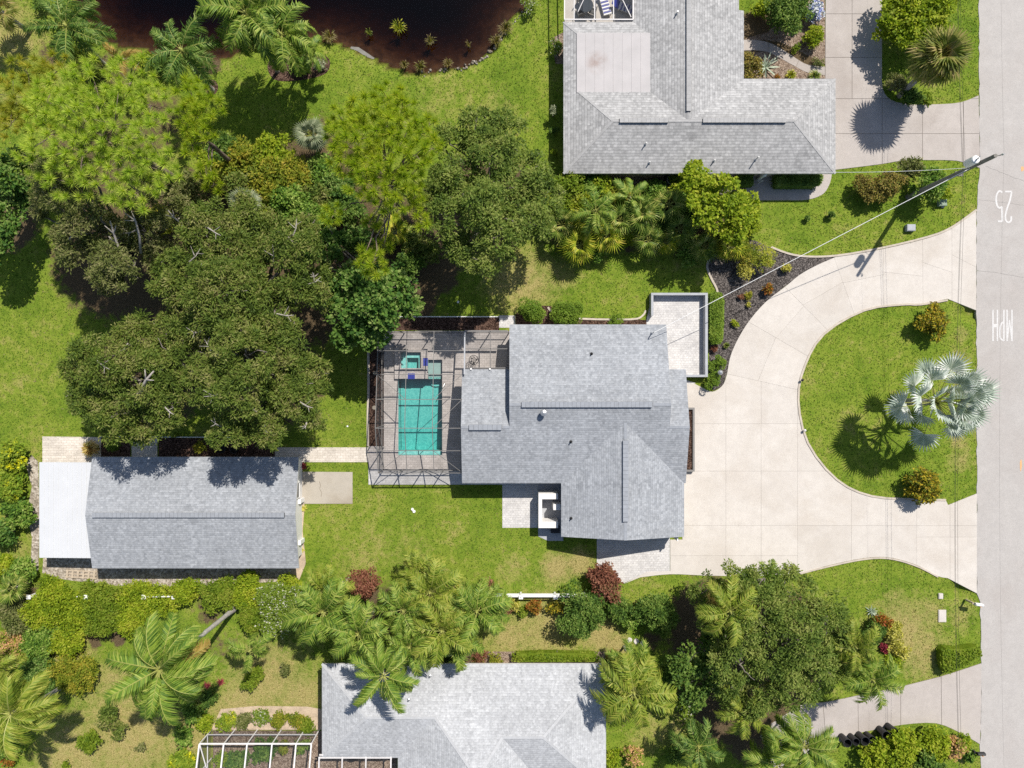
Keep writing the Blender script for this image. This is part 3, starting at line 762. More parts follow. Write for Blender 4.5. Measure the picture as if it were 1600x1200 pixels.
edging('bed_edging', 'pale brick edging along the mulch strip left of the pool screen', [(575.5,545),(576,600),(575,650),(575,697)], .18, .06, 'kerb')
edging('bed_edging', 'thin white edging above the mulch strip on the pool screen\'s upper side', [(597,495),(690,495),(779,495)], .07, .08, 'white')
edging('bed_edging', 'curved edging round the clipped bushes on the house\'s upper side', [(856,480),(868,492),(905,498),(985,499),(1003,494),(1009,485)], .14, .06)
edging('bed_edging', 'white edging along the dark mulch behind the long shed', [(155,682.5),(300,683),(430,684)], .06, .07, 'white')

# pale stones and tufts on the pond's edge
mb = MB(); rg = random.Random(3)
for (a, b, n) in (((645,113),(712,109),9),((712,109),(757,90),30),((757,90),(785,56),26),((785,56),(835,0),26)):
    for k in range(n):
        t = rg.random(); x = a[0]+(b[0]-a[0])*t+rg.gauss(0,2.2); y = a[1]+(b[1]-a[1])*t+rg.gauss(0,2.2)
        c = P(x, y); r = rg.uniform(.04, .12)
        mb.lathe([(0.02, .06+r*.5), (r*.6, .05+r*.42), (r, .02), (r*.8, -.1)], 6, (c.x, c.y, -.05))
tag(mb.build('shore_stones', M['shell']), 'scattered pale stones along the pond\'s curved right bank', 'stones', None, 'stuff')
mb = MB(); mb.prism(PL([(548,72),(560,73),(575,83),(585,90),(583,92),(572,88),(558,79),(547,75)]), -.3, -.07)
tag(mb.build('flat_stone', M['pole'], None), 'flat grey stone ledge on the pond\'s lower bank', 'stone')
# ------------------------------------------------------------------ buildings
def roof_part(parent, faces, mat, fascia, t=0.16, name='roof'):
    """faces: lists of (x,y,z); one closed roof shell with its fascia"""
    mb = MB(); edges = {}
    key = lambda p: (round(p[0], 2), round(p[1], 2), round(p[2], 2))
    for f in faces:
        f = [Vector(p) for p in f]
        n = len(f); nz = sum(f[i].x*f[(i+1) % n].y-f[(i+1) % n].x*f[i].y for i in range(n))
        if nz < 0: f = f[::-1]
        mb.add(f, [tuple(range(n))], 0)
        mb.add([p-Vector((0, 0, t)) for p in f], [tuple(range(n-1, -1, -1))], 1)
        for i in range(n):
            a, b = key(f[i]), key(f[(i+1) % n])
            if (b, a) in edges: edges.pop((b, a))
            else: edges[(a, b)] = (f[i], f[(i+1) % n])
    for a, b in edges.values():
        d = Vector((0, 0, t)); mb.add([a-d, b-d, b, a], [(0, 1, 2, 3)], 1)
    return mb.build(name, [M[mat], M[fascia]], parent, uv=True)

def ridge_caps(parent, a, b, mat, w=.26, name='ridge_cap'):
    """a run of overlapping cap shingles as one raised ridge line"""
    a = Vector(a); b = Vector(b); L = (b-a).length; n = max(2, int(L/.45)); mb = MB()
    for k in range(n):
        p = a+(b-a)*(k/n); q = a+(b-a)*((k+1.0)/n)
        mb.bar(p+Vector((0,0,-.012)), q+Vector((0,0,.0)), w*.8, .016)
    return mb.build(name, M[mat], parent)

def ridge_vent(parent, a, b, mat, w=.40):
    a = Vector(a); b = Vector(b); L = (b-a).length; d = (b-a).normalized()
    mb = MB(); mb.bar(a+Vector((0,0,.03)), b+Vector((0,0,.03)), w*.92, .09)
    v = mb.build('ridge_vent', M['slot'], parent)
    mb = MB(); n = int(L/.3)
    for k in range(n):
        mb.bar(a+d*(L*k/n)+Vector((0,0,.085)), a+d*(L*(k+1)/n-.012)+Vector((0,0,.097)), w, .03)
    mb.build('vent_cover', M[mat], v)
    return v

def walls(parent, poly, z1, mat, name='wall'):
    mb = MB(); mb.prism(poly, -.1, z1); return mb.build(name, M[mat], parent)

def window(parent, c, along, w=1.2, h=1.1, z=0.95, nrm=None, door=False):
    """a window or door on a wall: c on the wall face, along/nrm unit vectors in plan"""
    along = Vector((*along, 0)); nrm = Vector((*nrm, 0)); c = Vector((c[0], c[1], 0))
    def bx(mb, u0, u1, z0, z1, d0, d1):
        q = [c+along*u0+nrm*d0, c+along*u1+nrm*d0, c+along*u1+nrm*d1, c+along*u0+nrm*d1]
        mb.prism([(p.x, p.y) for p in q], z0, z1)
    mb = MB()
    for u0, u1, z0, z1 in ((-w/2-.08, -w/2, z-.08, z+h+.08), (w/2, w/2+.08, z-.08, z+h+.08), (-w/2, w/2, z-.08, z), (-w/2, w/2, z+h, z+h+.08)):
        bx(mb, u0, u1, z0, z1, -.02, .07)
    f = mb.build('door' if door else 'window', M['white'], parent)
    mb = MB(); bx(mb, -w/2, w/2, z, z+h, -.02, .03); mb.build('panel' if door else 'pane', M['white' if door else 'glass'], f)

def pipe_vent(parent, at, h=.35, r=.06, mat='slot'):
    at = Vector(at); mb = MB()
    mb.lathe([(r*2.4, 0), (r*2.1, .05), (r, .08), (r, h), (r*.7, h), (r*.7, h-.1)], 8, (0,0,0))
    mb.build('vent_pipe', M[mat], parent, at)

# ---- main house
e, p = 2.4, 0.27
k = S*(H-e)/H
X = lambda q: (q-800)*k
Y = lambda q: (600-q)*k
xW2, xW, xE, xE2 = X(722), X(796), X(1041), X(1071.5)
yN, yN2, yS = Y(507), Y(577), Y(755)
xs0, xs1, yB = X(877), X(1069), Y(838.5)
yr = (yN+yS)/2; zr = e+p*(yN-yS)/2
yr2 = (yN2+yS)/2; zr2 = e+p*(yN2-yS)/2
xr3 = (xs0+xs1)/2; hw = (xs1-xs0)/2; zr3 = e+p*hw; yj = yS+hw
HOUSE = tag(empty('main_house', ((xW+xE)/2, yS, 0)), 'grey shingled house with a front gable beside the screened pool', 'house')
HO = HOUSE.location.copy()
def rel(f): return [tuple(Vector(q)-HO) for q in f]
fs = [
 [(xW,yr,zr),(xW,yr2,zr2),(xW2,yr2,zr2),(xW2,yS,e),(xs0,yS,e),(xr3,yj,zr3),(xs1,yS,e),(xE2,yS,e),(xE2,yr2,zr2),(xE,yr2,zr2),(xE,yr,zr)],
 [(xW,yr,zr),(xE,yr,zr),(xE,yN,e),(xW,yN,e)],
 [(xW2,yr2,zr2),(xW+.35,yr2,zr2),(xW+.35,yN2,e),(xW2,yN2,e)],
 [(xE-.35,yr2,zr2),(xE2,yr2,zr2),(xE2,yN2,e),(xE-.35,yN2,e)],
 [(xr3,yj,zr3),(xr3,yB,zr3),(xs0,yB,e),(xs0,yS,e)],
 [(xr3,yj,zr3),(xs1,yS,e),(xs1,yB,e),(xr3,yB,zr3)]]
roof_part(HOUSE, [rel(f) for f in fs], 'shingle', 'fascia_dark', .17)
o_ = .45
wl = [(xW2+o_,yS+o_),(xs0+o_,yS+o_),(xs0+o_,yB+o_),(xs1-o_,yB+o_),(xs1-o_,yS+.2),(xE2-o_,yS+.2),(xE2-o_,yN2-o_),(xE-.25,yN2-o_),(xE-.25,yN-o_),(xW+.25,yN-o_),(xW+.25,yN2-o_),(xW2+o_,yN2-o_)]
walls(HOUSE, [(a-HO.x, b-HO.y) for a, b in wl], e-.28, 'stucco')
def gable_x(parent, O, x, y0, y1, ym, z0, zm, mat='stucco', t=.12):
    mb = MB(); v = [(x-O.x, y-O.y, z) for y, z in ((y0,z0),(y1,z0),(ym,zm))] + [(x+t-O.x, y-O.y, z) for y, z in ((y0,z0),(y1,z0),(ym,zm))]
    mb.add(v, [(0,1,2),(5,4,3),(0,3,4,1),(1,4,5,2),(2,5,3,0)]); return mb.build('gable_wall', M[mat], parent)
def gable_y(parent, O, y, x0, x1, xm, z0, zm, mat='stucco', t=.12):
    mb = MB(); v = [(x-O.x, y-O.y, z) for x, z in ((x0,z0),(x1,z0),(xm,zm))] + [(x-O.x, y+t-O.y, z) for x, z in ((x0,z0),(x1,z0),(xm,zm))]
    mb.add(v, [(0,1,2),(5,4,3),(0,3,4,1),(1,4,5,2),(2,5,3,0)]); return mb.build('gable_wall', M[mat], parent)
gable_x(HOUSE, HO, xW+.22, yS+.3, yN-.3, yr, e-.3, zr-.2)
gable_x(HOUSE, HO, xE-.34, yS+.3, yN-.3, yr, e-.3, zr-.2)
gable_x(HOUSE, HO, xW2+.4, yS+.3, yN2-.3, yr2, e-.3, zr2-.2)
gable_x(HOUSE, HO, xE2-.52, yS+.3, yN2-.3, yr2, e-.3, zr2-.2)
gable_y(HOUSE, HO, yB+.40, xs0+.3, xs1-.3, xr3, e-.3, zr3-.2)
def rv(a, b): ridge_vent(HOUSE, Vector(a)-HO, Vector(b)-HO, 'ridge')
def xz(px_, z): return (px_-800)*S*(H-z)/H
def yz(py_, z): return (600-py_)*S*(H-z)/H
rv((xz(815,zr),yr,zr+.01),(xz(1019,zr),yr,zr+.01))
rv((xz(733,zr2),yr2,zr2+.01),(xz(784,zr2),yr2,zr2+.01))
rv((xr3,yz(688,zr3),zr3+.01),(xr3,yz(815,zr3),zr3+.01))
for a, b in (((xW,yr,zr),(xz(814,zr),yr,zr)),((xz(1020,zr),yr,zr),(xE,yr,zr)),((xW2,yr2,zr2),(xz(732,zr2),yr2,zr2)),((xz(785,zr2),yr2,zr2),(xW,yr2,zr2)),((xE,yr2,zr2),(xE2,yr2,zr2)),((xr3,yj,zr3),(xr3,yz(687,zr3),zr3)),((xr3,yz(816,zr3),zr3),(xr3,yB,zr3))):
    ridge_caps(HOUSE, Vector(a)-HO, Vector(b)-HO, 'ridge')
# valleys: a woven strip
for a, b in (((xr3,yj,zr3),(xs1,yS,e)),((xr3,yj,zr3),(xs0,yS,e))):
    pass
def on_s(px_, py_):      # height of the south plane at a photo position
    z = 3.0
    for _ in range(4): z = e+p*(yz(py_, z)-yS)
    return Vector((xz(px_,z), yz(py_,z), z))
pipe_vent(HOUSE, on_s(892,690)-HO, .3, .05)
q = on_s(849,645); mb = MB(); mb.lathe([(.20,0),(.19,.12),(.12,.14),(.12,.36),(.24,.40),(.22,.50),(.05,.56),(.0,.57)], 14)
mb.build('flue_cap', M['steel'], HOUSE, q-HO)
z = 2.9; q = Vector((xz(924,z), yz(553,z), 0)); q.z = e+p*(yN-q.y); pipe_vent(HOUSE, q-HO, .28, .05)
z = 2.9; q = Vector((xz(893,z), yz(811,z), 0)); q.z = e+p*(q.x-xs0); pipe_vent(HOUSE, q-HO, .28, .05)
# service mast with the cable bracket on the upper right corner of the roof
q = Vector((xz(1018,2.6), yz(521,2.6), 0)); q.z = e+p*(yN-q.y); MAST = q+Vector((0,0,.9))
mb = MB(); mb.tube([(0,0,-.05),(0,0,.75),(.06,.04,.9)], .04, 8); mb.lathe([(.12,0),(.10,.06),(.05,.09)], 8)
mb.build('service_mast', M['steel'], HOUSE, q-HO)
for (c, al, nm, w, dr) in (((xs1-o_, (yS+yB)/2), (0,1), (1,0), 4.6, True), ((xE2-o_, Y(620)), (0,1), (1,0), 1.6, False), ((xE2-o_, Y(700)), (0,1), (1,0), 1.8, False), ((X(900), yN-o_), (1,0), (0,1), 1.4, False), ((X(980), yN-o_), (1,0), (0,1), 1.4, False),
                         ((X(800), yS+o_), (1,0), (0,-1), 1.5, False), ((xr3, yB+o_), (1,0), (0,-1), 1.4, False), ((xW2+o_, Y(650)), (0,1), (-1,0), 2.4, False)):
    window(HOUSE, (c[0]-HO.x, c[1]-HO.y), al, w, 2.0 if dr else 1.1, .08 if dr else .85, nm, dr)

# ---- long shed with the white lean-to
e2, z2 = 2.3, 3.15
k2 = S*(H-e2)/H
sx0, sx1, sy0, sy1 = (144-800)*k2, (467-800)*k2, (600-888)*k2, (600-714)*k2
sm = (sy0+sy1)/2
SHED = tag(empty('long_shed', ((sx0+sx1)/2, sm, 0)), 'long detached shed with a grey shingle gable roof under the oaks', 'shed')
SO = SHED.location.copy()
roof_part(SHED, [[tuple(Vector(v)-SO) for v in f] for f in ([(sx0,sm,z2),(sx1,sm,z2),(sx1,sy1,e2),(sx0,sy1,e2)],[(sx0,sm,z2),(sx0,sy0,e2),(sx1,sy0,e2),(sx1,sm,z2)])], 'shingle', 'fascia', .15)
walls(SHED, [(a-SO.x, b-SO.y) for a, b in ((sx0+.3,sy0+.5),(sx1-.45,sy0+.5),(sx1-.45,sy1-.4),(sx0+.3,sy1-.4))], e2-.2, 'stucco')
gable_x(SHED, SO, sx1-.58, sy0+.4, sy1-.3, sm, e2-.25, z2-.18)
gable_x(SHED, SO, sx0+.31, sy0+.4, sy1-.3, sm, e2-.25, z2-.18)
ridge_vent(SHED, Vector((xz(145,z2),sm,z2+.01))-SO, Vector((xz(445,z2),sm,z2+.01))-SO, 'ridge', .36)
for c, al, nm in (((sx1-.45, sm+1.5), (0,1), (1,0)), ((-22, sy1-.4), (1,0), (0,1)), ((-27, sy1-.4), (1,0), (0,1)), ((-24, sy0+.5), (1,0), (0,-1))):
    window(SHED, (c[0]-SO.x, c[1]-SO.y), al, 1.1, 1.0, .9, nm)
# two white downpipe boxes on the gable end
LT = tag(empty('lean_to', (P(102,797).x, P(102,797).y, 0)), 'white metal lean-to roof on the left end of the long shed', 'lean-to')
LO = LT.location.copy()
kz = S*(H-2.1)/H
lx0, lx1, ly0, ly1 = (60-800)*kz, (150-800)*kz, (600-872)*kz, (600-722.5)*kz
mb = MB(); v = [(lx0,ly0,2.0),(lx1,ly0,2.14),(lx1,ly1,2.14),(lx0,ly1,2.0)]
mb.add([Vector(a)-LO for a in v]+[Vector(a)-LO-Vector((0,0,.08)) for a in v], [(0,1,2,3),(7,6,5,4),(0,4,5,1),(1,5,6,2),(2,6,7,3),(3,7,4,0)])
rf = mb.build('roof_panel', M['roof_white'], LT)
for i in range(1, 12):
    x = lx0+(lx1-lx0)*i/12; zz = 2.0+.14*i/12
    mb = MB(); mb.bar(Vector((x,ly0+.03,zz+.012))-LO, Vector((x,ly1-.03,zz+.012))-LO, .05, .04); mb.build('standing_seam', M['roof_seam'], rf)
for x, y in ((lx0+.2,ly0+.2),(lx0+.2,ly1-.2),(lx0+.2,sm),(lx1-.6,ly0+.2)):
    mb = MB(); mb.box(-.05,-.05,0,.05,.05,1.9); mb.build('post', M['white'], LT, (x-LO.x,y-LO.y,0))

# ---- upper neighbour
eN = 2.4
NB = tag(empty('neighbour_house', (13, 19, 0)), 'pale grey hip roofed L-shaped house above the palm thicket', 'house')
NO = NB.location.copy()
zq, zf = 3.459, 2.72
A = dict
fs = [
 [(3.84,15.71,eN),(3.84,27.03,eN),(4.91,25.96,zf),(4.91,21.71,zf),(7.37,19.24,zq)],
 [(3.84,27.03,eN),(9.0,27.03,eN),(10.18,25.96,zf),(4.91,25.96,zf)],
 [(7.37,19.24,zq),(4.91,21.71,zf),(10.18,21.71,zf),(12.9,19.24,zq)],
 [(12.9,19.24,zq),(10.18,21.71,zf),(10.18,25.96,zf),(9.0,27.03,eN),(9.0,38,eN),(12.9,38,zq)],
 [(12.9,19.24,zq),(12.9,38,zq),(16.9,38,2.497),(16.9,27.85,2.497),(17.3,27.85,eN),(17.3,22.78,eN)],
 [(12.9,19.24,zq),(17.3,22.78,eN),(24.14,22.78,eN),(20.6,19.24,zq)],
 [(24.14,22.78,eN),(24.14,15.71,eN),(20.6,19.24,zq)],
 [(3.84,15.71,eN),(7.37,19.24,zq),(12.9,19.24,zq),(20.6,19.24,zq),(24.14,15.71,eN)]]
roof_part(NB, [[tuple(Vector(v)-NO) for v in f] for f in fs], 'shingle_n', 'fascia', .16)
mb = MB(); mb.box(4.80-NO.x, 21.60-NO.y, zf-.12, 10.24-NO.x, 26.03-NO.y, zf+.02)
fl = mb.build('flat_roof', M['flat_roof'], NB)
for i in range(1, 8):
    x = 4.80+5.44*i/8
    mb = MB(); mb.box(x-.02-NO.x, 21.62-NO.y, zf+.02, x+.02-NO.x, 26.0-NO.y, zf+.035); mb.build('seam', M['flat_roof'], fl)
wn_ = [(4.3,16.2),(23.6,16.2),(23.6,22.3),(16.8,22.3),(16.8,37.6),(9.5,37.6),(9.5,26.5),(4.3,26.5)]
walls(NB, [(a-NO.x, b-NO.y) for a, b in wn_], eN-.22, 'stucco_tan')
def NV(a, b): ridge_vent(NB, Vector(a)-NO, Vector(b)-NO, 'ridge_n', .34)
NV((xz(968,zq),19.24,zq),(xz(1044,zq),19.24,zq)); NV((xz(1098,zq),19.24,zq),(xz(1228,zq),19.24,zq)); NV((12.9,yz(174,zq),zq),(12.9,38,zq))
for a, b in (((3.84,15.71,eN),(7.37,19.24,zq)),((24.14,15.71,eN),(20.6,19.24,zq)),((24.14,22.78,eN),(20.6,19.24,zq)),((3.84,27.03,eN),(4.91,25.96,zf)),((7.37,19.24,zq),(4.91,21.71,zf)),((7.4,19.24,zq),(xz(967,zq),19.24,zq)),((xz(1045,zq),19.24,zq),(xz(1097,zq),19.24,zq)),((xz(1229,zq),19.24,zq),(20.6,19.24,zq))):
    ridge_caps(NB, Vector(a)-NO, Vector(b)-NO, 'ridge_n', .22)
def on_plane(px_, py_, fn):
    z = 2.9
    for _ in range(5): z = fn(xz(px_,z), yz(py_,z))
    return Vector((xz(px_,z), yz(py_,z), z))
sN = lambda x, y: eN+.3*(y-15.71)
for (a, b, h) in ((1008,226,.45),(1014,255,.38),(1115,252,.38),(1180,250,.75)): pipe_vent(NB, on_plane(a, b, sN)-NO, h, .045, 'steel')
pipe_vent(NB, on_plane(1057,22, lambda x, y: eN+.2715*(x-9))-NO, .4, .045, 'steel')
for c, al, nm, w in (((10,16.2),(1,0),(0,-1),1.4),((15,16.2),(1,0),(0,-1),1.2),((20,16.2),(1,0),(0,-1),1.4),((4.3,20),(0,1),(-1,0),1.4),((16.8,25),(0,1),(1,0),1.5)):
    window(NB, (c[0]-NO.x, c[1]-NO.y), al, w, 1.1, .9, nm)
mb = MB(); mb.box(23.6-NO.x, 17.0-NO.y, .1, 23.66-NO.x, 21.6-NO.y, 2.1); mb.build('garage_door', M['white'], NB)

# ---- lower neighbour
eS = 2.5
SB = tag(empty('lower_house', (-3, -25, 0)), 'silver grey hip roofed house at the bottom edge, shaded by palm fronds', 'house')
BO = SB.location.copy()
a1, b1, c1 = 3.55, 3.925, 4.69
fs = [
 [(-14.15,-20.84,eS),(7,-20.84,eS),(2.25,-25.59,b1),(-.69,-25.59,b1),(-2.5,-28.14,c1),(-5.623,-24.34,a1),(-10.65,-24.34,a1)],
 [(-14.15,-20.84,eS),(-10.65,-24.34,a1),(-14.15,-27.84,eS)],
 [(-14.15,-27.84,eS),(-10.65,-24.34,a1),(-5.623,-24.34,a1),(-8.5,-27.84,eS)],
 [(-8.5,-27.84,eS),(-5.623,-24.34,a1),(-2.5,-28.14,c1),(-2.5,-33,c1),(-8.5,-33,eS)],
 [(-.69,-25.59,b1),(2.25,-25.59,b1),(7,-30.34,eS),(2.7,-30.34,eS)],
 [(-.69,-25.59,b1),(2.7,-30.34,eS),(2.7,-33,eS),(-2.5,-33,c1),(-2.5,-28.14,c1)],
 [(7,-20.84,eS),(7,-30.34,eS),(2.25,-25.59,b1)]]
roof_part(SB, [[tuple(Vector(v)-BO) for v in f] for f in fs], 'shingle_s', 'fascia', .16)
walls(SB, [(a-BO.x, b-BO.y) for a, b in ((-13.7,-21.95),(6.5,-21.95),(6.5,-29.9),(2.2,-29.9),(2.2,-33),(-8,-33),(-8,-27.4),(-13.7,-27.4))], eS-.25, 'stucco')
for a, b in (((-14.15,-20.84,eS),(-10.65,-24.34,a1)),((-14.15,-27.84,eS),(-10.65,-24.34,a1)),((-10.65,-24.34,a1),(-5.623,-24.34,a1)),((-5.623,-24.34,a1),(-2.5,-28.14,c1)),((-.69,-25.59,b1),(-2.5,-28.14,c1)),((-.69,-25.59,b1),(2.25,-25.59,b1)),((2.25,-25.59,b1),(7,-20.84,eS)),((2.25,-25.59,b1),(7,-30.34,eS))):
    ridge_caps(SB, Vector(a)-BO, Vector(b)-BO, 'ridge_s', .24)
sS = lambda x, y: eS+.3*(-20.84-y)
for a, b in ((672,1056),(703,1056),(639,1093)): pipe_vent(SB, on_plane(a, b, sS)-BO, .25, .05, 'steel')
for x in (-10, -5, 0, 4): window(SB, (x-BO.x, -21.95-BO.y), (1,0), 1.3, 1.1, .9, (0,1))
# ------------------------------------------------------------------ pool, cages, walls, poles and small things
def boxpx(mb, x0, y0, x1, y1, z0, z1, mi=0, ins=0.0):
    a = P(x0, y1); b = P(x1, y0); mb.box(a.x+ins, a.y+ins, z0, b.x-ins, b.y-ins, z1, mi)
# deck laid round the pool
mb = MB(); Zd = .06
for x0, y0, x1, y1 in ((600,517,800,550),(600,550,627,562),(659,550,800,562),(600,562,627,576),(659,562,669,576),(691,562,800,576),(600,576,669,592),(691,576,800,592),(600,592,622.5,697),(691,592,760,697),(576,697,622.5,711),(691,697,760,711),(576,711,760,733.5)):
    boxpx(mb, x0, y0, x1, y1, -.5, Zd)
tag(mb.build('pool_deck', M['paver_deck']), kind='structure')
sheet('outer_deck_paving', [(576,733.5),(790,733.5),(790,757),(576,757)], 'paver', .055)
excl(PL([(576,697),(600,697),(600,517),(800,517),(800,757),(576,757)]))
POOL = tag(empty('swimming_pool', P(657,650)), 'teal rectangular swimming pool with a raised square spa inside the screen', 'pool')
PO = POOL.location.copy()
def ppart(name, mb, mat): return mb.build(name, M[mat], POOL, -PO)
mb = MB()
boxpx(mb, 621, 590, 692.5, 712.5, -1.6, -1.45)
boxpx(mb, 619.5, 592, 622.6, 711, -1.5, .04); boxpx(mb, 690.9, 592, 694, 711, -1.5, .04); boxpx(mb, 619.5, 710.9, 694, 714, -1.5, .04); boxpx(mb, 619.5, 589, 694, 592.1, -1.5, -.32)
boxpx(mb, 619.5, 588, 669.1, 592.1, -1.5, .04)
boxpx(mb, 667, 562, 669.1, 592, -.5, .04); boxpx(mb, 690.9, 562, 693, 592, -.5, .04); boxpx(mb, 667, 560, 693, 562.1, -.5, .04)
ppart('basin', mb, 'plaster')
mb = MB(); a, b = P(622.9,710.6), P(690.6,592.4)
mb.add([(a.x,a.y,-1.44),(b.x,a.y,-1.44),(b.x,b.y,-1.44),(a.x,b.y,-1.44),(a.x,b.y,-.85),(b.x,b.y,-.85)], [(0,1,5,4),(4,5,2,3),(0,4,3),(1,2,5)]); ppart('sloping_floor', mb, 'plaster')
mb = MB(); boxpx(mb, 668, 560, 692, 592, -.45, -.33); ppart('sun_shelf', mb, 'shelf')
mb = MB(); boxpx(mb, 622.5, 592, 691, 711, -1.44, -.05, 0, .006); ppart('water', mb, 'poolwater')
mb = MB(); boxpx(mb, 669, 562, 691, 592, -.32, -.048, 0, .008); ppart('water', mb, 'poolwater')
for i, (d, z) in enumerate(((604, -.75), (598, -.5))):
    mb = MB(); c = PL([(669,592.3),(690.8,592.3),(690.8,d)] + arc(680, d-8, 11, 8, 0, 180, 8)[1:] + [(669,592.3)])
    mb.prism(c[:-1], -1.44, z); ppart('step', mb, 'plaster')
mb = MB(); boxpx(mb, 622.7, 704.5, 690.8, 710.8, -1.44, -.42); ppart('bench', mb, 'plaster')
# raised spa
mb = MB(); zs = .34
for b in ((624,547,662,550.5),(624,575.5,662,579),(624,550.5,627.5,575.5),(658.5,550.5,662,575.5)): boxpx(mb, *b, -.6, zs)
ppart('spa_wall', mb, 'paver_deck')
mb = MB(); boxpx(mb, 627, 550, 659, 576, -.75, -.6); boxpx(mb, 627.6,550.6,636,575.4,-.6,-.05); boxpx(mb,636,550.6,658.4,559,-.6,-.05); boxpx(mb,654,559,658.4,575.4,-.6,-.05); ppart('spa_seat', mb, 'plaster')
mb = MB(); boxpx(mb, 627.6, 550.6, 658.4, 575.4, -.59, zs-.08, 0, .004); ppart('water', mb, 'poolwater')
for b, h in (((617.5,543,623.8,592),.30),((624.2,579.2,668,591.7),.26),((662.2,545,668.5,559.5),.30),((662.2,572,668.5,579),.30)):
    mb = MB(); boxpx(mb, *b, 0, h); ppart('raised_ledge', mb, 'paver_deck')
mb = MB(); boxpx(mb, 661.8, 560, 668.8, 571.8, 0, .27); ppart('blue_tile_inlet', mb, 'blue')
mb = MB(); boxpx(mb, 638, 583.5, 649, 592.3, 0, .275); ppart('blue_tile_spillway', mb, 'blue')
mb = MB(); c = P(696,607); 
mb.tube([c+Vector((0,.35,0)), c+Vector((0,.35,.75)), c+Vector((-.1,.1,.85)), c+Vector((-.3,-.2,.4)), c+Vector((-.35,-.3,-.3))], .025, 6); ppart('handrail', mb, 'steel')

# ---- bronze pool screen
def bar_obj(name, a, b, w, h, mat, parent, off):
    a = Vector(a)-off; b = Vector(b)-off; mb = MB(); mb.bar(a, b, w, h); return mb.build(name, M[mat], parent)
def quad_obj(name, pts, mat, parent, off):
    mb = MB(); mb.add([Vector(q)-off for q in pts], [tuple(range(len(pts)))]); return mb.build(name, M[mat], parent)
CG = tag(empty('pool_screen', P(600,733)), 'grey-bronze aluminium screen enclosure over the teal pool', 'screen enclosure')
CO = CG.location.copy()
cw, cs, cn, cr = -10.0, -6.65, 3.95, -3.23
def zc(y):
    return 2.3+1.1*(y-cs)/(cr-cs) if y < cr else 2.3+1.1*(cn-y)/(cn-cr)
ce = X(722)+.05
XS = [cw, xz(635,2.6), xz(677.5,2.6), ce]
YS = [cs, yz(704,2.75), cr, yz(624,2.95), yz(585,2.6), yz(548,2.5), cn]
for y in YS:
    if y < 1.05: bar_obj('beam', (cw,y,zc(y)), (ce,y,zc(y)), .042, .10, 'bronze', CG, CO)
    else: bar_obj('beam', (cw,y,zc(y)), (xz(726,2.5),y,zc(y)), .042, .10, 'bronze', CG, CO)
for x in XS[:3]+[xz(726,2.5)]:
    for y0, y1 in zip(YS, YS[1:]):
        if x > ce-.01 and y1 < 1.2: continue
        bar_obj('rafter', (x,y0,zc(y0)+.004), (x,y1,zc(y1)+.004), .038 if x < ce else .10, .10, 'bronze' if x < ce else 'wall_grey', CG, CO)
for i, (x0, x1) in enumerate(zip(XS, XS[1:])):
    for y0, y1 in zip(YS, YS[1:]):
        quad_obj('screen_panel', [(x0,y0,zc(y0)+.05),(x1,y0,zc(y0)+.05),(x1,y1,zc(y1)+.05),(x0,y1,zc(y1)+.05)], 'screen', CG, CO)
for a, b in (((XS[0],YS[0]),(XS[1],YS[1])),((XS[3],YS[0]),(XS[2],YS[1])),((XS[0],YS[4]),(XS[1],YS[3])),((XS[3],YS[4]),(XS[2],YS[3])),((XS[2],YS[2]),(XS[3],YS[3]))):
    bar_obj('diagonal_brace', (*a, zc(a[1])+.0), (*b, zc(b[1])+.0), .035, .05, 'bronze', CG, CO)
# west wall
for y in YS:
    bar_obj('post', (cw,y,0), (cw,y,zc(y)-.06), .06, .06, 'bronze', CG, CO)
for y0, y1 in zip(YS, YS[1:]):
    bar_obj('rail', (cw,y0,.85), (cw,y1,.85), .05, .06, 'bronze', CG, CO)
    quad_obj('wall_screen', [(cw-.03,y0,.05),(cw-.03,y1,.05),(cw-.03,y1,zc(y1)),(cw-.03,y0,zc(y0))], 'screen_wall', CG, CO)
bar_obj('diagonal_brace', (cw,YS[0],0), (cw,YS[1],.85), .04, .04, 'bronze', CG, CO); bar_obj('diagonal_brace', (cw,YS[1],.85), (cw,YS[2],2.3), .04, .04, 'bronze', CG, CO)
# south wall with V braces, north wall
for yw, xs in ((cs, [cw, -8.45, -6.9, -5.3, ce]), (cn, [cw, -8.4, -6.2, -3.4, -1.75, -.25])):
    for x in xs: bar_obj('post', (x,yw,0), (x,yw,2.24), .06, .06, 'bronze', CG, CO)
    for x0, x1 in zip(xs, xs[1:]):
        bar_obj('rail', (x0,yw,.85), (x1,yw,.85), .05, .06, 'bronze', CG, CO)
        quad_obj('wall_screen', [(x0,yw-.03,.05),(x1,yw-.03,.05),(x1,yw-.03,2.28),(x0,yw-.03,2.28)], 'screen_wall', CG, CO)
for x0, x1 in ((cw,-8.45),(-6.9,-8.45),(-6.9,-5.3),(ce,-5.3)): bar_obj('diagonal_brace', (x0,cs,0), (x1,cs,.85), .04, .04, 'bronze', CG, CO)
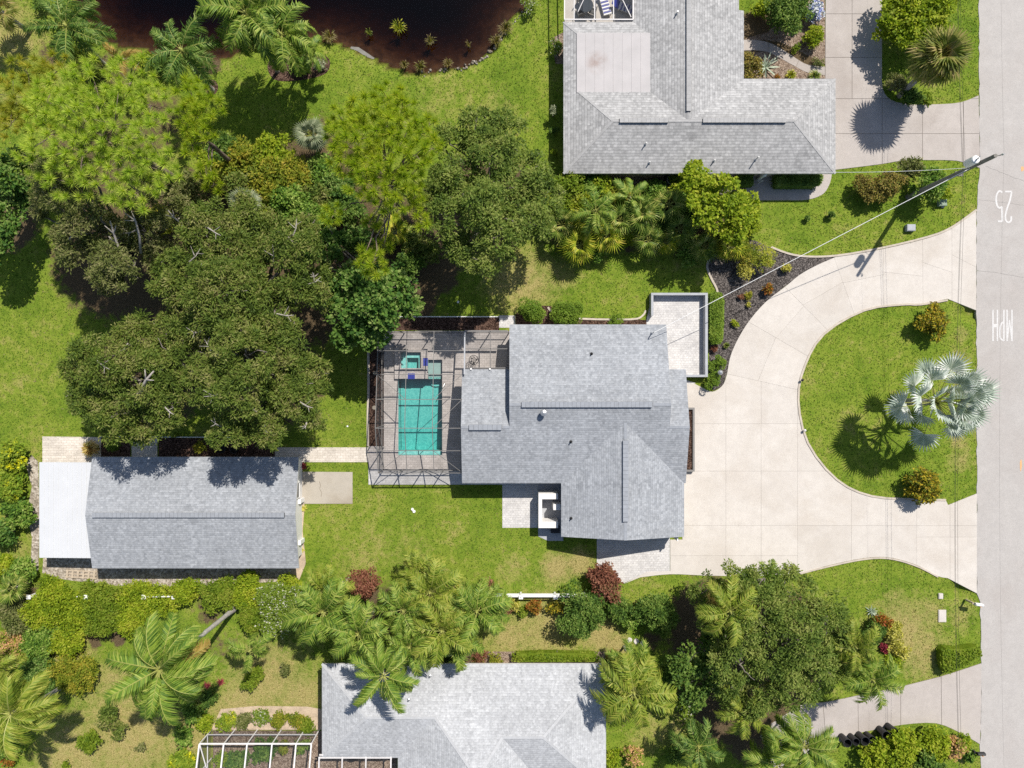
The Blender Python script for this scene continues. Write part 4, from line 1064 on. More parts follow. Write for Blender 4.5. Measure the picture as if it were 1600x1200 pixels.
# right-hand bay between the house wings
xr_ = xW-.12; yb_ = yN2+.1
for y, w in ((cn,.12),(yz(545,2.4),.06),(yb_,.07)): bar_obj('beam', (xz(726,2.5),y,2.36), (xr_,y,2.36), w, .12, 'bronze', CG, CO)
bar_obj('rafter', (xz(766,2.4),cn,2.37), (xz(766,2.4),yb_,2.37), .05, .1, 'bronze', CG, CO)
for x0, x1 in ((xz(726,2.5), xz(766,2.4)), (xz(766,2.4), xr_)):
    for y0, y1 in ((cn, yz(545,2.4)), (yz(545,2.4), yb_)):
        quad_obj('screen_panel', [(x0,y1,2.43),(x1,y1,2.43),(x1,y0,2.43),(x0,y0,2.43)], 'screen', CG, CO)
for x in (736,765.5): 
    mb = MB(); q = P(x,576.5,2.4); mb.box(-.06,-.06,0,.06,.06,.08); mb.build('clip', M['white'], CG, Vector((q.x,q.y,2.44))-CO)

# ---- curly iron table on the deck
c = P(741,563); T = tag(empty('patio_table', (c.x,c.y,Zd)), 'round black wrought-iron table on the deck in the screened corner', 'table')
mb = MB(); mb.tube([(.36*math.cos(a),.36*math.sin(a),.7) for a in np.linspace(0,2*math.pi,25)], .022, 5, cap=False)
for q in range(5):
    a0 = q*2*math.pi/5; mb.tube([(r*math.cos(a0+r*6),r*math.sin(a0+r*6),.7) for r in np.linspace(.03,.35,8)], .016, 4)
mb.tube([(.18*math.cos(a),.18*math.sin(a),.69) for a in np.linspace(0,2*math.pi,17)], .018, 5, cap=False)
mb.build('table_top', M['iron'], T)
for q in range(3):
    a = q*2.094+.3; mb = MB(); mb.tube([(.3*math.cos(a),.3*math.sin(a),.69),(.12*math.cos(a),.12*math.sin(a),.35),(.3*math.cos(a),.3*math.sin(a),0)], .02, 5); mb.build('leg', M['iron'], T)

# ---- courtyard wall
CW = tag(empty('courtyard_wall', P(1105,523)), 'low grey garden wall round the pale paved courtyard', 'wall'); WO = CW.location.copy()
hw_ = .72; kw = (H-hw_)/H
def wall_seg(name, x0, y0, x1, y1, parent, O, h, mat, cap=None):
    f = (H-h)/H; a = P(x0,y1)*f; b = P(x1,y0)*f
    mb = MB(); mb.box(a.x,a.y,-.1,b.x,b.y,h); o = mb.build(name, M[mat], parent, -O)
    if cap:
        mb = MB(); mb.box(a.x-.04,a.y-.04,h+.001,b.x+.04,b.y+.04,h+.06); mb.build('coping', M[cap], o)
    return o
wall_seg('wall_run', 1017.5,457.5,1106,461,CW,WO,hw_,'wall_grey')
wall_seg('wall_run', 1102,461.2,1106,589,CW,WO,hw_,'wall_grey')
wall_seg('wall_run', 1072,585.4,1101.8,589,CW,WO,hw_,'wall_grey')
wall_seg('wall_run', 1017.5,461.2,1021,493,CW,WO,hw_,'wall_grey')
# ---- planter by the front wall
PLN = tag(empty('front_planter', P(1080,688)), 'narrow grey planter with brown dry plants along the driveway wall', 'planter'); LO_ = PLN.location.copy()
for b in ((1071,637,1085.5,640),(1082.6,640.1,1085.5,734),(1071,734.1,1085.5,737)): wall_seg('planter_wall', *b, PLN, LO_, .45, 'bronze')
mb = MB(); a, b = P(1066,734), P(1083,640); mb.box(a.x,a.y,-.05,b.x,b.y,.3); mb.build('soil', M['mulch_red'], PLN, -LO_)

# ---- white utility enclosure on the left of the gable
EN = tag(empty('utility_enclosure', P(860,798)), 'white walled utility enclosure open towards the house gable', 'enclosure'); EO = EN.location.copy()
for b in ((841.5,771,872,780),(841.5,780.1,847,815),(841.5,815.1,872,825),(864.5,788,876,797)): wall_seg('wall_run', *b, EN, EO, 1.55, 'stucco')
mb = MB(); c = P(868,828,.6); mb.box(-.35,-.25,0,.35,.25,.6); mb.lathe([(.2,.61),(.22,.63),(.0,.64)], 10); tag(mb.build('air_conditioner', M['black'], None, (c.x,c.y,.02)), 'small black unit outside the lower wall of the white enclosure', 'air conditioner')

# ---- white rail fence, in view between the plants
def fence(label, xs_px):
    fy = (600-931)*S*.985; fx = [(q-800)*S*.98 for q in xs_px]
    FN = tag(empty('rail_fence', ((fx[0]+fx[-1])/2, fy, 0)), label, 'fence', 'white fence along the lot line'); FO = FN.location.copy()
    for x in fx:
        mb = MB(); mb.box(-.07,-.07,0,.07,.07,1.08); mb.box(-.16,-.16,1.08,.16,.16,1.12); mb.lathe([(.13,1.12),(.01,1.2)], 4); mb.build('post', M['white'], FN, Vector((x,fy,0))-FO)
    for x0, x1 in zip(fx, fx[1:]):
        for z in (.35,.66,.96):
            mb = MB(); mb.box(min(x0,x1)+.07,-.03,z-.07,max(x0,x1)-.07,.03,z+.07); mb.build('rail', M['white'], FN, Vector((0,fy,0))-FO)
fence('white post and rail fence below the lawn, left of the copper-red bush', (760,814,868,915))
fence('short white fence length in the vines below the lean-to', (45,90,135))
fence('short white fence length in the vines below the long shed', (225,272))

# ---- white screen room of the lower house
WC = tag(empty('white_screen_room', P(400,1140)), 'white framed screen room at the bottom edge beside the flower bed', 'screen enclosure'); WCO = WC.location.copy()
wy = -27.0; bx_ = [(q-800)*S for q in (331,367.5,402.6,440,476,499)]
rz_ = lambda y: 2.1+.32*(wy-y)
for x in bx_:
    bar_obj('post', (x,wy,0), (x,wy,2.05), .07, .07, 'white_metal', WC, WCO)
    bar_obj('roof_beam', (x,wy,2.1), (x,-31.5,rz_(-31.5)), .09, .12, 'white_metal', WC, WCO)
for x0, x1 in zip(bx_, bx_[1:]):
    for z, w in ((.75,.06),(2.1,.1)): bar_obj('rail', (x0,wy,z), (x1,wy,z), w, .08, 'white_metal', WC, WCO)
    quad_obj('wall_screen', [(x0,wy+.03,.05),(x1,wy+.03,.05),(x1,wy+.03,2.05),(x0,wy+.03,2.05)], 'screen_wall', WC, WCO)
    quad_obj('screen_panel', [(x0,wy,2.16),(x1,wy,2.16),(x1,-31.5,rz_(-31.5)+.06),(x0,-31.5,rz_(-31.5)+.06)], 'screen', WC, WCO)
x0 = bx_[0]
for z in (.75,): bar_obj('rail', (x0,wy,z), (x0,-31.5,z), .06, .06, 'white_metal', WC, WCO)
bar_obj('post', (x0,-29.2,0), (x0,-29.2,2.7), .07, .07, 'white_metal', WC, WCO)
bar_obj('diagonal_brace', (x0,wy,2.1), (bx_[1],-30.8,rz_(-30.8)), .06, .06, 'white_metal', WC, WCO)
quad_obj('wall_screen', [(x0-.03,wy,.05),(x0-.03,-31.5,.05),(x0-.03,-31.5,rz_(-31.5)),(x0-.03,wy,2.1)], 'screen_wall', WC, WCO)
sheet('screen_room_floor', [(333,1142),(620,1142),(620,1290),(333,1290)], 'mulch_tan', .02)
WP = tag(empty('white_patio_screen', P(555,1185)), 'white double-beamed patio screen beside the silver roof', 'screen enclosure'); WPO = WP.location.copy()
px_ = [xz(q,2.5) for q in (499,535,572,611)]
yy = yz(1181,2.5)
for x in px_:
    bar_obj('post', (x,yy-.3,0), (x,yy-.3,2.4), .07, .07, 'white_metal', WP, WPO); bar_obj('roof_beam', (x,yy-.05,2.52), (x,-31.5,2.8), .09, .1, 'white_metal', WP, WPO)
for dy in (.08, -.14): bar_obj('front_beam', (px_[0],yy+dy,2.5), (px_[-1],yy+dy,2.5), .07, .1, 'white_metal', WP, WPO)
for x0, x1 in zip(px_, px_[1:]): quad_obj('screen_panel', [(x0,yy-.1,2.6),(x1,yy-.1,2.6),(x1,-31.5,2.88),(x0,-31.5,2.88)], 'screen', WP, WPO)
def round_table(px_, py_, r, label, mat='iron', z0=.02):
    c = P(px_,py_); T = tag(empty('patio_table', (c.x,c.y,z0)), label, 'table')
    mb = MB(); mb.lathe([(.01,.69),(r,.69),(r+.02,.71),(r,.73),(.01,.73)], 18); mb.build('table_top', M[mat], T)
    for q in range(4):
        a = q*1.571+.4; mb = MB(); mb.tube([(r*.7*math.cos(a),r*.7*math.sin(a),.69),(r*.8*math.cos(a),r*.8*math.sin(a),0)], .02, 5); mb.build('leg', M['iron'], T)
def chair(px_, py_, rz, label, mat='iron', seatmat='black'):
    c = P(px_,py_); T = tag(empty('patio_chair', (c.x,c.y,.02), rz), label, 'chair', 'patio chairs')
    mb = MB(); mb.box(-.24,-.24,.40,.24,.24,.45); mb.build('seat', M[seatmat], T)
    mb = MB(); mb.box(-.24,.22,.46,.24,.27,.9); mb.build('backrest', M[seatmat], T)
    for sx in (-1,1):
        for sy in (-1,1):
            mb = MB(); mb.box(sx*.22-.015,sy*.22-.015,0,sx*.22+.015,sy*.22+.015,.4); mb.build('leg', M[mat], T)
        mb = MB(); mb.box(sx*.26-.02,-.2,.62,sx*.26+.02,.22,.65); mb.build('arm', M[mat], T)
round_table(554,1172,.5,'dark round table on the tan patio below the silver roof')
chair(552,1162,R(10),'dark patio chair above the round table below the silver roof')
# ---- white lanai screen of the upper house
NL = tag(empty('lanai_screen', P(935,32)), 'white framed lanai screen at the top edge over patio furniture', 'screen enclosure'); NLO = NL.location.copy()
lx = [xz(q,2.5) for q in (882,897,929,958.5,989)]
for x in lx:
    bar_obj('roof_beam', (x,27.12,2.5), (x,33,2.7), .07, .1, 'white_metal', NL, NLO)
    bar_obj('post', (x,32.8,0), (x,32.8,2.6), .07, .07, 'white_metal', NL, NLO)
bar_obj('front_beam', (lx[0],27.14,2.5), (lx[-1],27.14,2.5), .06, .1, 'white_metal', NL, NLO)
bar_obj('diagonal_brace', (xz(903,2.5),27.7,2.53), (xz(918,2.5),29.2,2.58), .05, .06, 'white_metal', NL, NLO)
bar_obj('diagonal_brace', (xz(986,2.5),27.3,2.53), (xz(966,2.5),29.2,2.58), .05, .06, 'white_metal', NL, NLO)
for x0, x1 in zip(lx, lx[1:]): quad_obj('screen_panel', [(x0,27.15,2.57),(x1,27.15,2.57),(x1,33,2.77),(x0,33,2.77)], 'screen', NL, NLO)
sheet('lanai_floor', [(882,-70),(995,-70),(995,50),(882,50)], 'concrete', .02)
round_table(914,16,.55,'dark glass round table under the white lanai screen', 'glass')
chair(906,26,R(200),'dark patio chair below left of the lanai table'); chair(925,22,R(250),'dark patio chair right of the lanai table'); chair(907,5,R(60),'dark patio chair above left of the lanai table')
def lounger(px_, py_, rz, label):
    c = P(px_,py_); T = tag(empty('sun_lounger', (c.x,c.y,.02), rz), label, 'lounger', 'loungers on the lanai')
    mb = MB(); mb.box(-.32,-.95,.26,.32,.3,.30); mb.build('bed_frame', M['white'], T)
    for i in range(9):
        mb = MB(); mb.box(-.30,-.93+i*.135,.301,.30,-.83+i*.135,.33); mb.build('slat', M['blue' if i % 2 else 'white'], T)
    mb = MB(); mb.add([(-.31,.3,.3),(.31,.3,.3),(.31,.85,.75),(-.31,.85,.75),(-.31,.33,.26),(.31,.33,.26),(.31,.88,.71),(-.31,.88,.71)], [(0,1,2,3),(7,6,5,4),(0,4,5,1),(1,5,6,2),(2,6,7,3),(3,7,4,0)]); mb.build('backrest', M['blue'], T)
    for sx in (-1,1):
        for y in (-.85,.25): mb = MB(); mb.box(sx*.29-.02,y-.02,0,sx*.29+.02,y+.02,.26); mb.build('leg', M['white'], T)
lounger(944,8,R(15),'striped blue lounger in the middle of the white lanai'); lounger(972,14,R(70),'striped blue lounger at the right end of the white lanai')

# ---- power pole, cables
PX, PY, PH = 30.9, 14.6, 9.7
UP = tag(empty('utility_pole', (PX,PY,0)), 'tall weathered utility pole with a pale transformer by the road', 'utility pole')
mb = MB(); mb.tube([(0,0,-.3),(0,0,4),(.02,0,PH)], [.19,.165,.125], 10); mb.build('pole', M['pole'], UP)
mb = MB(); mb.lathe([(.0,.0),(.26,.0),(.28,.05),(.28,.85),(.24,.92),(.06,.97),(0,.97)], 14); tr = mb.build('transformer', M['white'], UP, (-.48,.12,7.7))
mb = MB(); mb.tube([(0,0,.95),(0,0,1.2)], .05, 6); mb.tube([(.1,.1,.94),(.14,.14,1.1)], .03, 6); mb.build('bushing', M['steel'], tr)
mb = MB(); mb.box(-.3,.02,8.0,0,.1,8.12); mb.build('bracket', M['steel'], UP)
mb = MB(); mb.tube([(0,0,9.5),(.35,.05,9.6),(.4,.05,9.75)], .035, 6); mb.build('pin_bracket', M['pole'], UP)
mb = MB(); mb.lathe([(.05,0),(.07,.05),(.03,.12),(.05,.16),(0,.18)], 8); mb.build('insulator', M['steel'], UP, (.4,.05,9.72))
mb = MB(); mb.box(-.12,-.16,5.85,.42,.16,5.95); mb.build('cable_arm', M['pole'], UP)
def cable(label, a, b, sag, r=.014, mat='slot', n=14):
    a = Vector(a); b = Vector(b); mb = MB()
    mb.tube([a+(b-a)*t-Vector((0,0,4*sag*t*(1-t))) for t in np.linspace(0,1,n)], r, 5)
    tag(mb.build('overhead_cable', M[mat]), label, 'cable')
for i, (x, z) in enumerate(((.36,5.98),(.30,6.15),(.62,5.9))):
    cc = ['first', 'second', 'third'][i]
    cable('thin black cable beside the road running up from the pole, %s from the left' % ['second','first','third'][i], (PX+x,PY,z), (PX+x+.3,PY+46,z+.1), .9, .008)
    cable('thin black cable beside the road running down from the pole, %s from the left' % ['second','first','third'][i], (PX+x,PY,z), (PX+x+.2,PY-52,z), 1.0, .008)
cable('high wire over the road running up from the pole top', (PX+.4,PY+.05,9.9), (PX+.9,PY+46,9.9), .6, .003)
cable('high wire over the road running down from the pole top', (PX+.4,PY+.05,9.9), (PX+.9,PY-52,9.9), .7, .003)
cable('pale service cable slanting from the pole to the main house roof', (PX-.1,PY-.1,7.4), MAST, .45, .022, 'white')
cable('pale service cable from the pole to the upper house corner', (PX-.1,PY,7.2), (22.9,15.7,2.75), .35, .015, 'white')
# ---- mailboxes, bins, covers
def mailbox(px_, py_, label, mat, rz):
    c = P(px_,py_); T = tag(empty('mailbox', (c.x,c.y,0), rz), label, 'mailbox')
    mb = MB(); mb.box(-.06,-.06,0,.06,.06,1.0); mb.build('post', M['wood' if mat == 'white' else 'black'], T)
    mb = MB(); mb.box(-.15,-.05,.93,.55,.05,1.0); mb.build('arm', M['wood' if mat == 'white' else 'black'], T)
    mb = MB(); pr = [(-.11,0),(.11,0)] + [(.11*math.cos(a), .14+.11*math.sin(a)) for a in np.linspace(0,math.pi,8)]
    v = [(.0,y,1.0+z) for y, z in pr]+[(.58,y,1.0+z) for y, z in pr]; n = len(pr)
    mb.add(v, [tuple(range(n))[::-1], tuple(range(n,2*n))]+[(i,(i+1)%n,n+(i+1)%n,n+i) for i in range(n)]); mb.build('box', M[mat], T)
    mb = MB(); mb.box(.3,-.14,1.1,.4,-.12,1.3); mb.build('flag', M['orange'], T)
mailbox(1509,937,'white mailbox on a wooden post by the driveway mouth', 'white', R(-8)); mailbox(1512,1166,'black mailbox on a post at the lower driveway', 'black', R(0))
def pot(px_, py_, r, h, label, tilt=(0,0), group='black nursery pots'):
    c = P(px_,py_); mb = MB(); mb.lathe([(.0,.0),(r*.8,.0),(r,h*.9),(r*1.08,h*.9),(r*1.08,h),(r*.93,h),(r*.9,h*.85),(r*.72,.06),(0,.06)], 14)
    o = tag(empty('nursery_pot', (c.x,c.y,.03)), label, 'pot', group); o.rotation_euler = (tilt[0],tilt[1],0); mb.build('shell', M['black'], o)
    mb = MB(); mb.lathe([(0,h*.5),(r*.8,h*.5),(r*.7,h*.45)], 12); mb.build('soil', M['slot'], o)
pot(1314,1150,.31,1.05,'leftmost black nursery pot in the row by the lower driveway'); pot(1328,1149,.27,.95,'second black nursery pot from the left by the lower driveway'); pot(1341,1147,.32,1.05,'third black nursery pot from the left by the lower driveway')
pot(1353,1146,.26,.9,'small fourth black nursery pot by the lower driveway'); pot(1373,1138,.31,1.05,'fifth black nursery pot, beside the yellow-flowered bush'); pot(1386,1133,.29,1.0,'rightmost black nursery pot by the lower driveway')
pot(349,700,.36,.5,'large black tub at the shed\'s back wall', group='tubs behind the shed'); pot(369,702,.28,.45,'smaller black tub right of the large one behind the shed', group='tubs behind the shed')
def lid(px_, py_, w, d, h, label, mat, name='utility_box', cat='utility box'):
    c = P(px_,py_); T = tag(empty(name, (c.x,c.y,0)), label, cat)
    mb = MB(); mb.box(-w/2,-d/2,-.05,w/2,d/2,h); mb.build('body', M[mat], T)
    mb = MB(); mb.box(-w/2+.04,-d/2+.04,h+.001,w/2-.04,d/2-.04,h+.02); mb.build('cover', M[mat], T)
lid(1469,931,.34,.42,.10,'small pale square valve box in the lower right lawn','concrete'); lid(1471.5,962,.6,.95,.08,'larger pale rectangular meter cover in the lower right lawn','concrete')
lid(1420,357,.65,.5,.35,'grey utility box on the lawn in the pole\'s shade','wall_grey'); lid(1470,318,.6,.5,.3,'pale green utility box under the bushes near the pole','agave')
lid(1472,228+95,.2,.2,.1,'tiny grey lid beside the green utility box','steel')
c = P(1049,281,.8); T = tag(empty('air_conditioner', (c.x,c.y,0)), 'black air conditioner under the upper house\'s lower eave', 'air conditioner')
mb = MB(); mb.box(-.42,-.42,0,.42,.42,.8); mb.build('housing', M['black'], T)
mb = MB(); mb.lathe([(.34,.80),(.36,.84),(.30,.84),(.30,.81)], 16)
for q in range(4): a = q*.785; mb.bar((-.33*math.cos(a),-.33*math.sin(a),.83),(.33*math.cos(a),.33*math.sin(a),.83),.02,.02)
mb.build('fan_grille', M['steel'], T)
c = P(1184,281); mb = MB(); mb.lathe([(.14,0),(.14,1.2),(.18,1.25),(.2,1.4),(.1,1.5),(0,1.52)], 12); mb.tube([(0,-.3,0),(0,-.3,.7),(.12,-.3,.8)], .04, 6); tag(mb.build('water_filter', M['white'], None, (c.x,c.y,0)), 'white tank and pipes below the upper house eave', 'tank')
c = P(1117.5,582.5); T = tag(empty('garden_lamp', (c.x,c.y,0)), 'grey domed garden lamp between the clipped bushes', 'lamp')
mb = MB(); mb.tube([(0,0,0),(0,0,1.1)], .05, 8); mb.build('post', M['steel'], T)
mb = MB(); mb.lathe([(.05,1.1),(.14,1.14),(.15,1.3),(.20,1.32),(.12,1.42),(.03,1.47),(0,1.47)], 12); mb.build('lamp_head', M['steel'], T)
for (x, y, l) in ((1251,594,'tiny dark path light at the left tip of the half-moon lawn'),(1255,672,'tiny pale path light on the lower left curve of the half-moon lawn')):
    c = P(x,y); mb = MB(); mb.lathe([(.02,0),(.02,.3),(.11,.32),(.09,.38),(.0,.42)], 8); tag(mb.build('path_light', M['iron' if y < 600 else 'fascia'], None, (c.x,c.y,0)), l, 'light')
def stone(px_, py_, r, h, label, mat='kerb', name='stepping_stone', cat='stone'):
    c = P(px_,py_); rg = random.Random(int(px_)); mb = MB()
    ring = [r*rg.uniform(.9,1.08) for _ in range(12)]
    v = [(ring[i]*math.cos(i*math.pi/6), ring[i]*math.sin(i*math.pi/6), z) for z in (-.05,h*.7) for i in range(12)] + [(ring[i]*.86*math.cos(i*math.pi/6), ring[i]*.86*math.sin(i*math.pi/6), h) for i in range(12)]
    f = [(a*12+i, a*12+(i+1)%12, (a+1)*12+(i+1)%12, (a+1)*12+i) for a in (0,1) for i in range(12)]+[tuple(range(24,36))]
    mb.add(v, f); tag(mb.build(name, M[mat], None, (c.x,c.y,0)), label, cat)
for x, y, l in ((983.5,1000,'left of three round stepping stones under the round bushes'),(994,1002,'middle of three round stepping stones under the round bushes'),(1004,1005,'right of three round stepping stones under the round bushes')): stone(x, y, .21, .06, l, 'concrete')
stone(586,583,.17,.05,'upper round stone in the mulch left of the pool screen','concrete_grey'); stone(585,637,.17,.05,'lower round stone in the mulch left of the pool screen','concrete_grey')
stone(644.5,795.5,.11,.12,'small white rock lying on the lawn below the pool','white','rock'); stone(647,799,.12,.1,'second small white rock lying just below the first on the lawn','white','rock')
stone(543,666,.07,.05,'tiny pale stone on the lawn left of the pool','white','rock'); stone(716,472,.1,.12,'tiny white ball on the shaded lawn above the pool','white','rock')
# wooden pallet behind the lean-to
c = P(128,897); T = tag(empty('wooden_pallet', (c.x,c.y,0), R(-3)), 'weathered wooden pallet lying below the white lean-to', 'pallet')
for i in range(6): mb = MB(); mb.box(-1.15+i*.42,-.32,.1,-1.0+i*.42,.32,.13); mb.build('plank', M['wood'], T)
for y in (-.25,0,.25): mb = MB(); mb.box(-1.2,y-.05,0,1.2,y+.05,.098); mb.build('bearer', M['wood'], T)
c = P(275,680); mb = MB(); mb.box(-.18,-.12,0,.18,.12,.4); mb.box(-.2,-.14,.4,.2,.14,.44); tag(mb.build('garden_bin', M['lime'], None, (c.x,c.y,0)), 'small green bin in the shade of the oaks behind the shed', 'bin')
for (x, y, l) in ((463.5,785,'upper white box on the right gable of the long shed'),(464.5,850,'lower white box on the right gable of the long shed')):
    c = P(x,y,1.4); mb = MB(); mb.box(-.08,-.16,0,.08,.16,1.0); mb.box(-.10,-.18,1.0,.10,.18,1.04); tag(mb.build('meter_box', M['white'], None, (sx1-.35,c.y,0)), l, 'box')
# ------------------------------------------------------------------ plants
G = np.random.default_rng(11)
def unit(v): return v/np.maximum(np.linalg.norm(v, axis=-1, keepdims=True), 1e-9)

def leaf_quads(p, n, L, W, rng, droop=0.12, radial=None):
    """a rhombic leaf at every point p with normal n, pointing away from its clump's middle when radial is given"""
    N = len(p)
    if radial is None: t = unit(np.cross(n, rng.normal(size=(N, 3)))); b = np.cross(n, t)
    else:
        t = unit(radial+rng.normal(size=(N, 3))*.45); b = unit(np.cross(n, t)); n = np.cross(t, b)
    L = (L*rng.uniform(.7, 1.3, N))[:, None]; W = (W*rng.uniform(.7, 1.3, N))[:, None]
    v = np.stack([p-t*L*.5, p+b*W*.5+t*L*.05, p+t*L*.5-n*L*droop, p-b*W*.5+t*L*.05], 1).reshape(-1, 3)
    f = np.arange(N*4).reshape(N, 4)
    return v, f

def lobes_cloud(lobes, rng, dens, L, W, clump=.34, flat=.75, up=.55, rag=.25, fill=1.0):
    """lobes (x,y,z,r): each a dome of smaller tufts, each tuft a shell of leaves that point outward"""
    P_, N_, R_ = [], [], []
    for (x, y, z, r) in lobes:
        K = max(5, int((2.0 if fill > .5 else 1.8)/(clump*clump)))
        d = unit(rng.normal(size=(K, 3))); d[:, 2] = np.abs(d[:, 2])*1.1-.2; d = unit(d)
        cc = np.array([x, y, z])+d*np.array([r, r, r*flat])*rng.uniform(.55, 1.0, (K, 1))
        rc = r*clump*rng.uniform(.6, 1.5, K)
        for c, q in zip(cc, rc):
            n = max(6, int(dens*q*q*5.0))
            e_ = unit(rng.normal(size=(n, 3))); low = rng.random(n) < .8
            e_[:, 2] = np.where(low, np.abs(e_[:, 2]), e_[:, 2])
            rr = q*(.95+rng.normal(size=(n, 1))*rag*.6-.15*rng.random((n, 1)))
            P_.append(c+e_*rr*np.array([1, 1, .8])); N_.append(unit(e_*.5+np.array([0, 0, up+.25])+rng.normal(size=(n, 3))*.4)); R_.append(unit(e_*np.array([1, 1, .5])))
        n = int(dens*r*r*1.2*(fill if fill > .5 else fill*.3)); e_ = unit(rng.normal(size=(n, 3))); e_[:, 2] *= .6
        P_.append(np.array([x, y, z-.15*r])+e_*np.array([r, r, r*flat])*rng.uniform(.2, .85, (n, 1))); N_.append(unit(e_*.4+np.array([0, 0, up])+rng.normal(size=(n, 3))*.5)); R_.append(unit(e_+.01))
    p = np.concatenate(P_); n = np.concatenate(N_)
    p[:, 2] = np.maximum(p[:, 2], .03)
    return leaf_quads(p, n, L, W, rng, radial=np.concatenate(R_))

def limb(mb, a, b, r0, r1, rng, wob=.12, n=6):
    a = Vector(a); b = Vector(b); L = (b-a).length; pts = []
    for i in range(n):
        t = i/(n-1); w = wob*L*math.sin(math.pi*t)
        pts.append(a+(b-a)*t+Vector((rng.normal()*w*.4, rng.normal()*w*.4, w*.5)))
    mb.tube(pts, [r0+(r1-r0)*i/(n-1) for i in range(n)], 6)

def broad_tree(name, label, lobes_px, base_px, mat, L=.34, W=.13, dens=34, trunk=.32, bark='bark', clump=.34, cat='tree', group=None, dead=(), flat=.75, fork=.42, rag=.25, fill=1.0):
    rng = np.random.default_rng(abs(hash_s(label)) % 99991)
    b = P(*base_px); T = tag(empty(name, b), label, cat, group)
    lobes = []
    for (x, y, z, r) in lobes_px:
        q = P(x, y, z)-b; lobes.append((q.x, q.y, q.z, r))
    lobes = [(x, y, max(.4, z+rng.uniform(-.15,.13)*z), r*(.88 if z > 3 else 1)) for x, y, z, r in lobes]
    big_ = list(lobes)
    if cat == 'tree':                                   # smaller boughs make the outline uneven
        for (x, y, z, r) in big_:
            for _ in range(2):
                a = rng.uniform(0, 6.28); lobes.append((x+math.cos(a)*r*.85, y+math.sin(a)*r*.85, z+rng.uniform(-.35, .35)*r, r*rng.uniform(.32, .5)))
    v, f = lobes_cloud(lobes, rng, dens, L, W, clump, flat, rag=rag, fill=fill)
    if name == 'oak_tree':
        for (x, y, z, r) in big_[::2]:
            tw = MB(); a = rng.uniform(0, 6.28); q0 = Vector((x+math.cos(a)*r*.2, y+math.sin(a)*r*.2, z+r*flat*.75)); d_ = Vector((math.cos(a), math.sin(a), .15))*r*.6
            tw.tube([q0, q0+d_*.5+Vector((.1, -.1, .1)), q0+d_], [.05, .035, .015], 5); sd = Vector((-d_.y, d_.x, 0))*.45
            tw.tube([q0+d_*.45, q0+d_*.7+sd+Vector((0, 0, .1))], [.03, .01], 4); tw.tube([q0+d_*.6, q0+d_*.9-sd*.8+Vector((0, 0, .1))], [.025, .01], 4)
            tw.build('twig', M['bark_dead'], T)
    link('crown', np_mesh('crown', v, f, M[mat]), T)
    mb = MB(); zm = np.mean([l[2] for l in lobes]); fz = max(.3, zm*fork)
    mb.tube([(0,0,-.2),(0.05,0,fz*.5),(0,0.03,fz)], [trunk*1.3, trunk, trunk*.85], 8)
    for (x, y, z, r) in lobes: limb(mb, (0,0,fz*.92), (x,y,z+r*.15), trunk*.5, trunk*.12, rng)
    for (x, y, z, r) in lobes:
        for q in range(2):
            a = rng.uniform(0, 6.28); limb(mb, (x,y,z), (x+math.cos(a)*r*.8, y+math.sin(a)*r*.8, z+r*.3), trunk*.16, trunk*.05, rng)
    mb.build('trunk', M[bark], T, smooth=True)
    for pts, r in dead:
        mb = MB(); q = [P(*a)-b for a in pts]; mb.tube(q, [r*(1-.7*i/(len(q)-1)) for i in range(len(q))], 6)
        e_ = q[-1]; d = (q[-1]-q[-2])
        for s in (-1, 1): mb.tube([q[-2], q[-2]+d*.6+Vector((-d.y*.5*s, d.x*.5*s, .15))], [r*.45, r*.15], 5)
        mb.build('bare_branch', M['bark_dead'], T, smooth=True)
    return T

def hash_s(s):
    h = 5381
    for ch in s: h = (h*33+ord(ch)) & 0x7fffffff
    return h

def shrub(label, px, py, r, h, mat, L=.2, W=.1, dens=60, name='shrub', cat='shrub', group=None, lobes=None, clump=.36, rag=.22, flat=None):
    """a bushy plant whose outline in plan is r metres round (px, py)"""
    rng = np.random.default_rng(hash_s(label) % 99991)
    zc_ = h*.55; c = P(px, py, zc_); b = Vector((c.x, c.y, 0)); T = tag(empty(name, b), label, cat, group)
    if lobes is None:
        k = 5 if r > .7 else 3
        lobes = [(rng.uniform(-.45,.45)*r, rng.uniform(-.45,.45)*r, zc_*rng.uniform(.8,1.1), r*rng.uniform(.55,.75)) for _ in range(k)]
    v, f = lobes_cloud([(x, y, min(z, h-.3*q), q) for x, y, z, q in lobes], rng, dens, L, W, clump, flat or min(1.0, h*.5/(r*.65)), rag=rag)
    link('foliage', np_mesh('foliage', v, f, M[mat]), T)
    mb = MB()
    for (x, y, z, q) in lobes: limb(mb, (x*.15,y*.15,-.05), (x,y,z), .05, .02, rng)
    mb.build('stem', M['bark'], T)
    return T

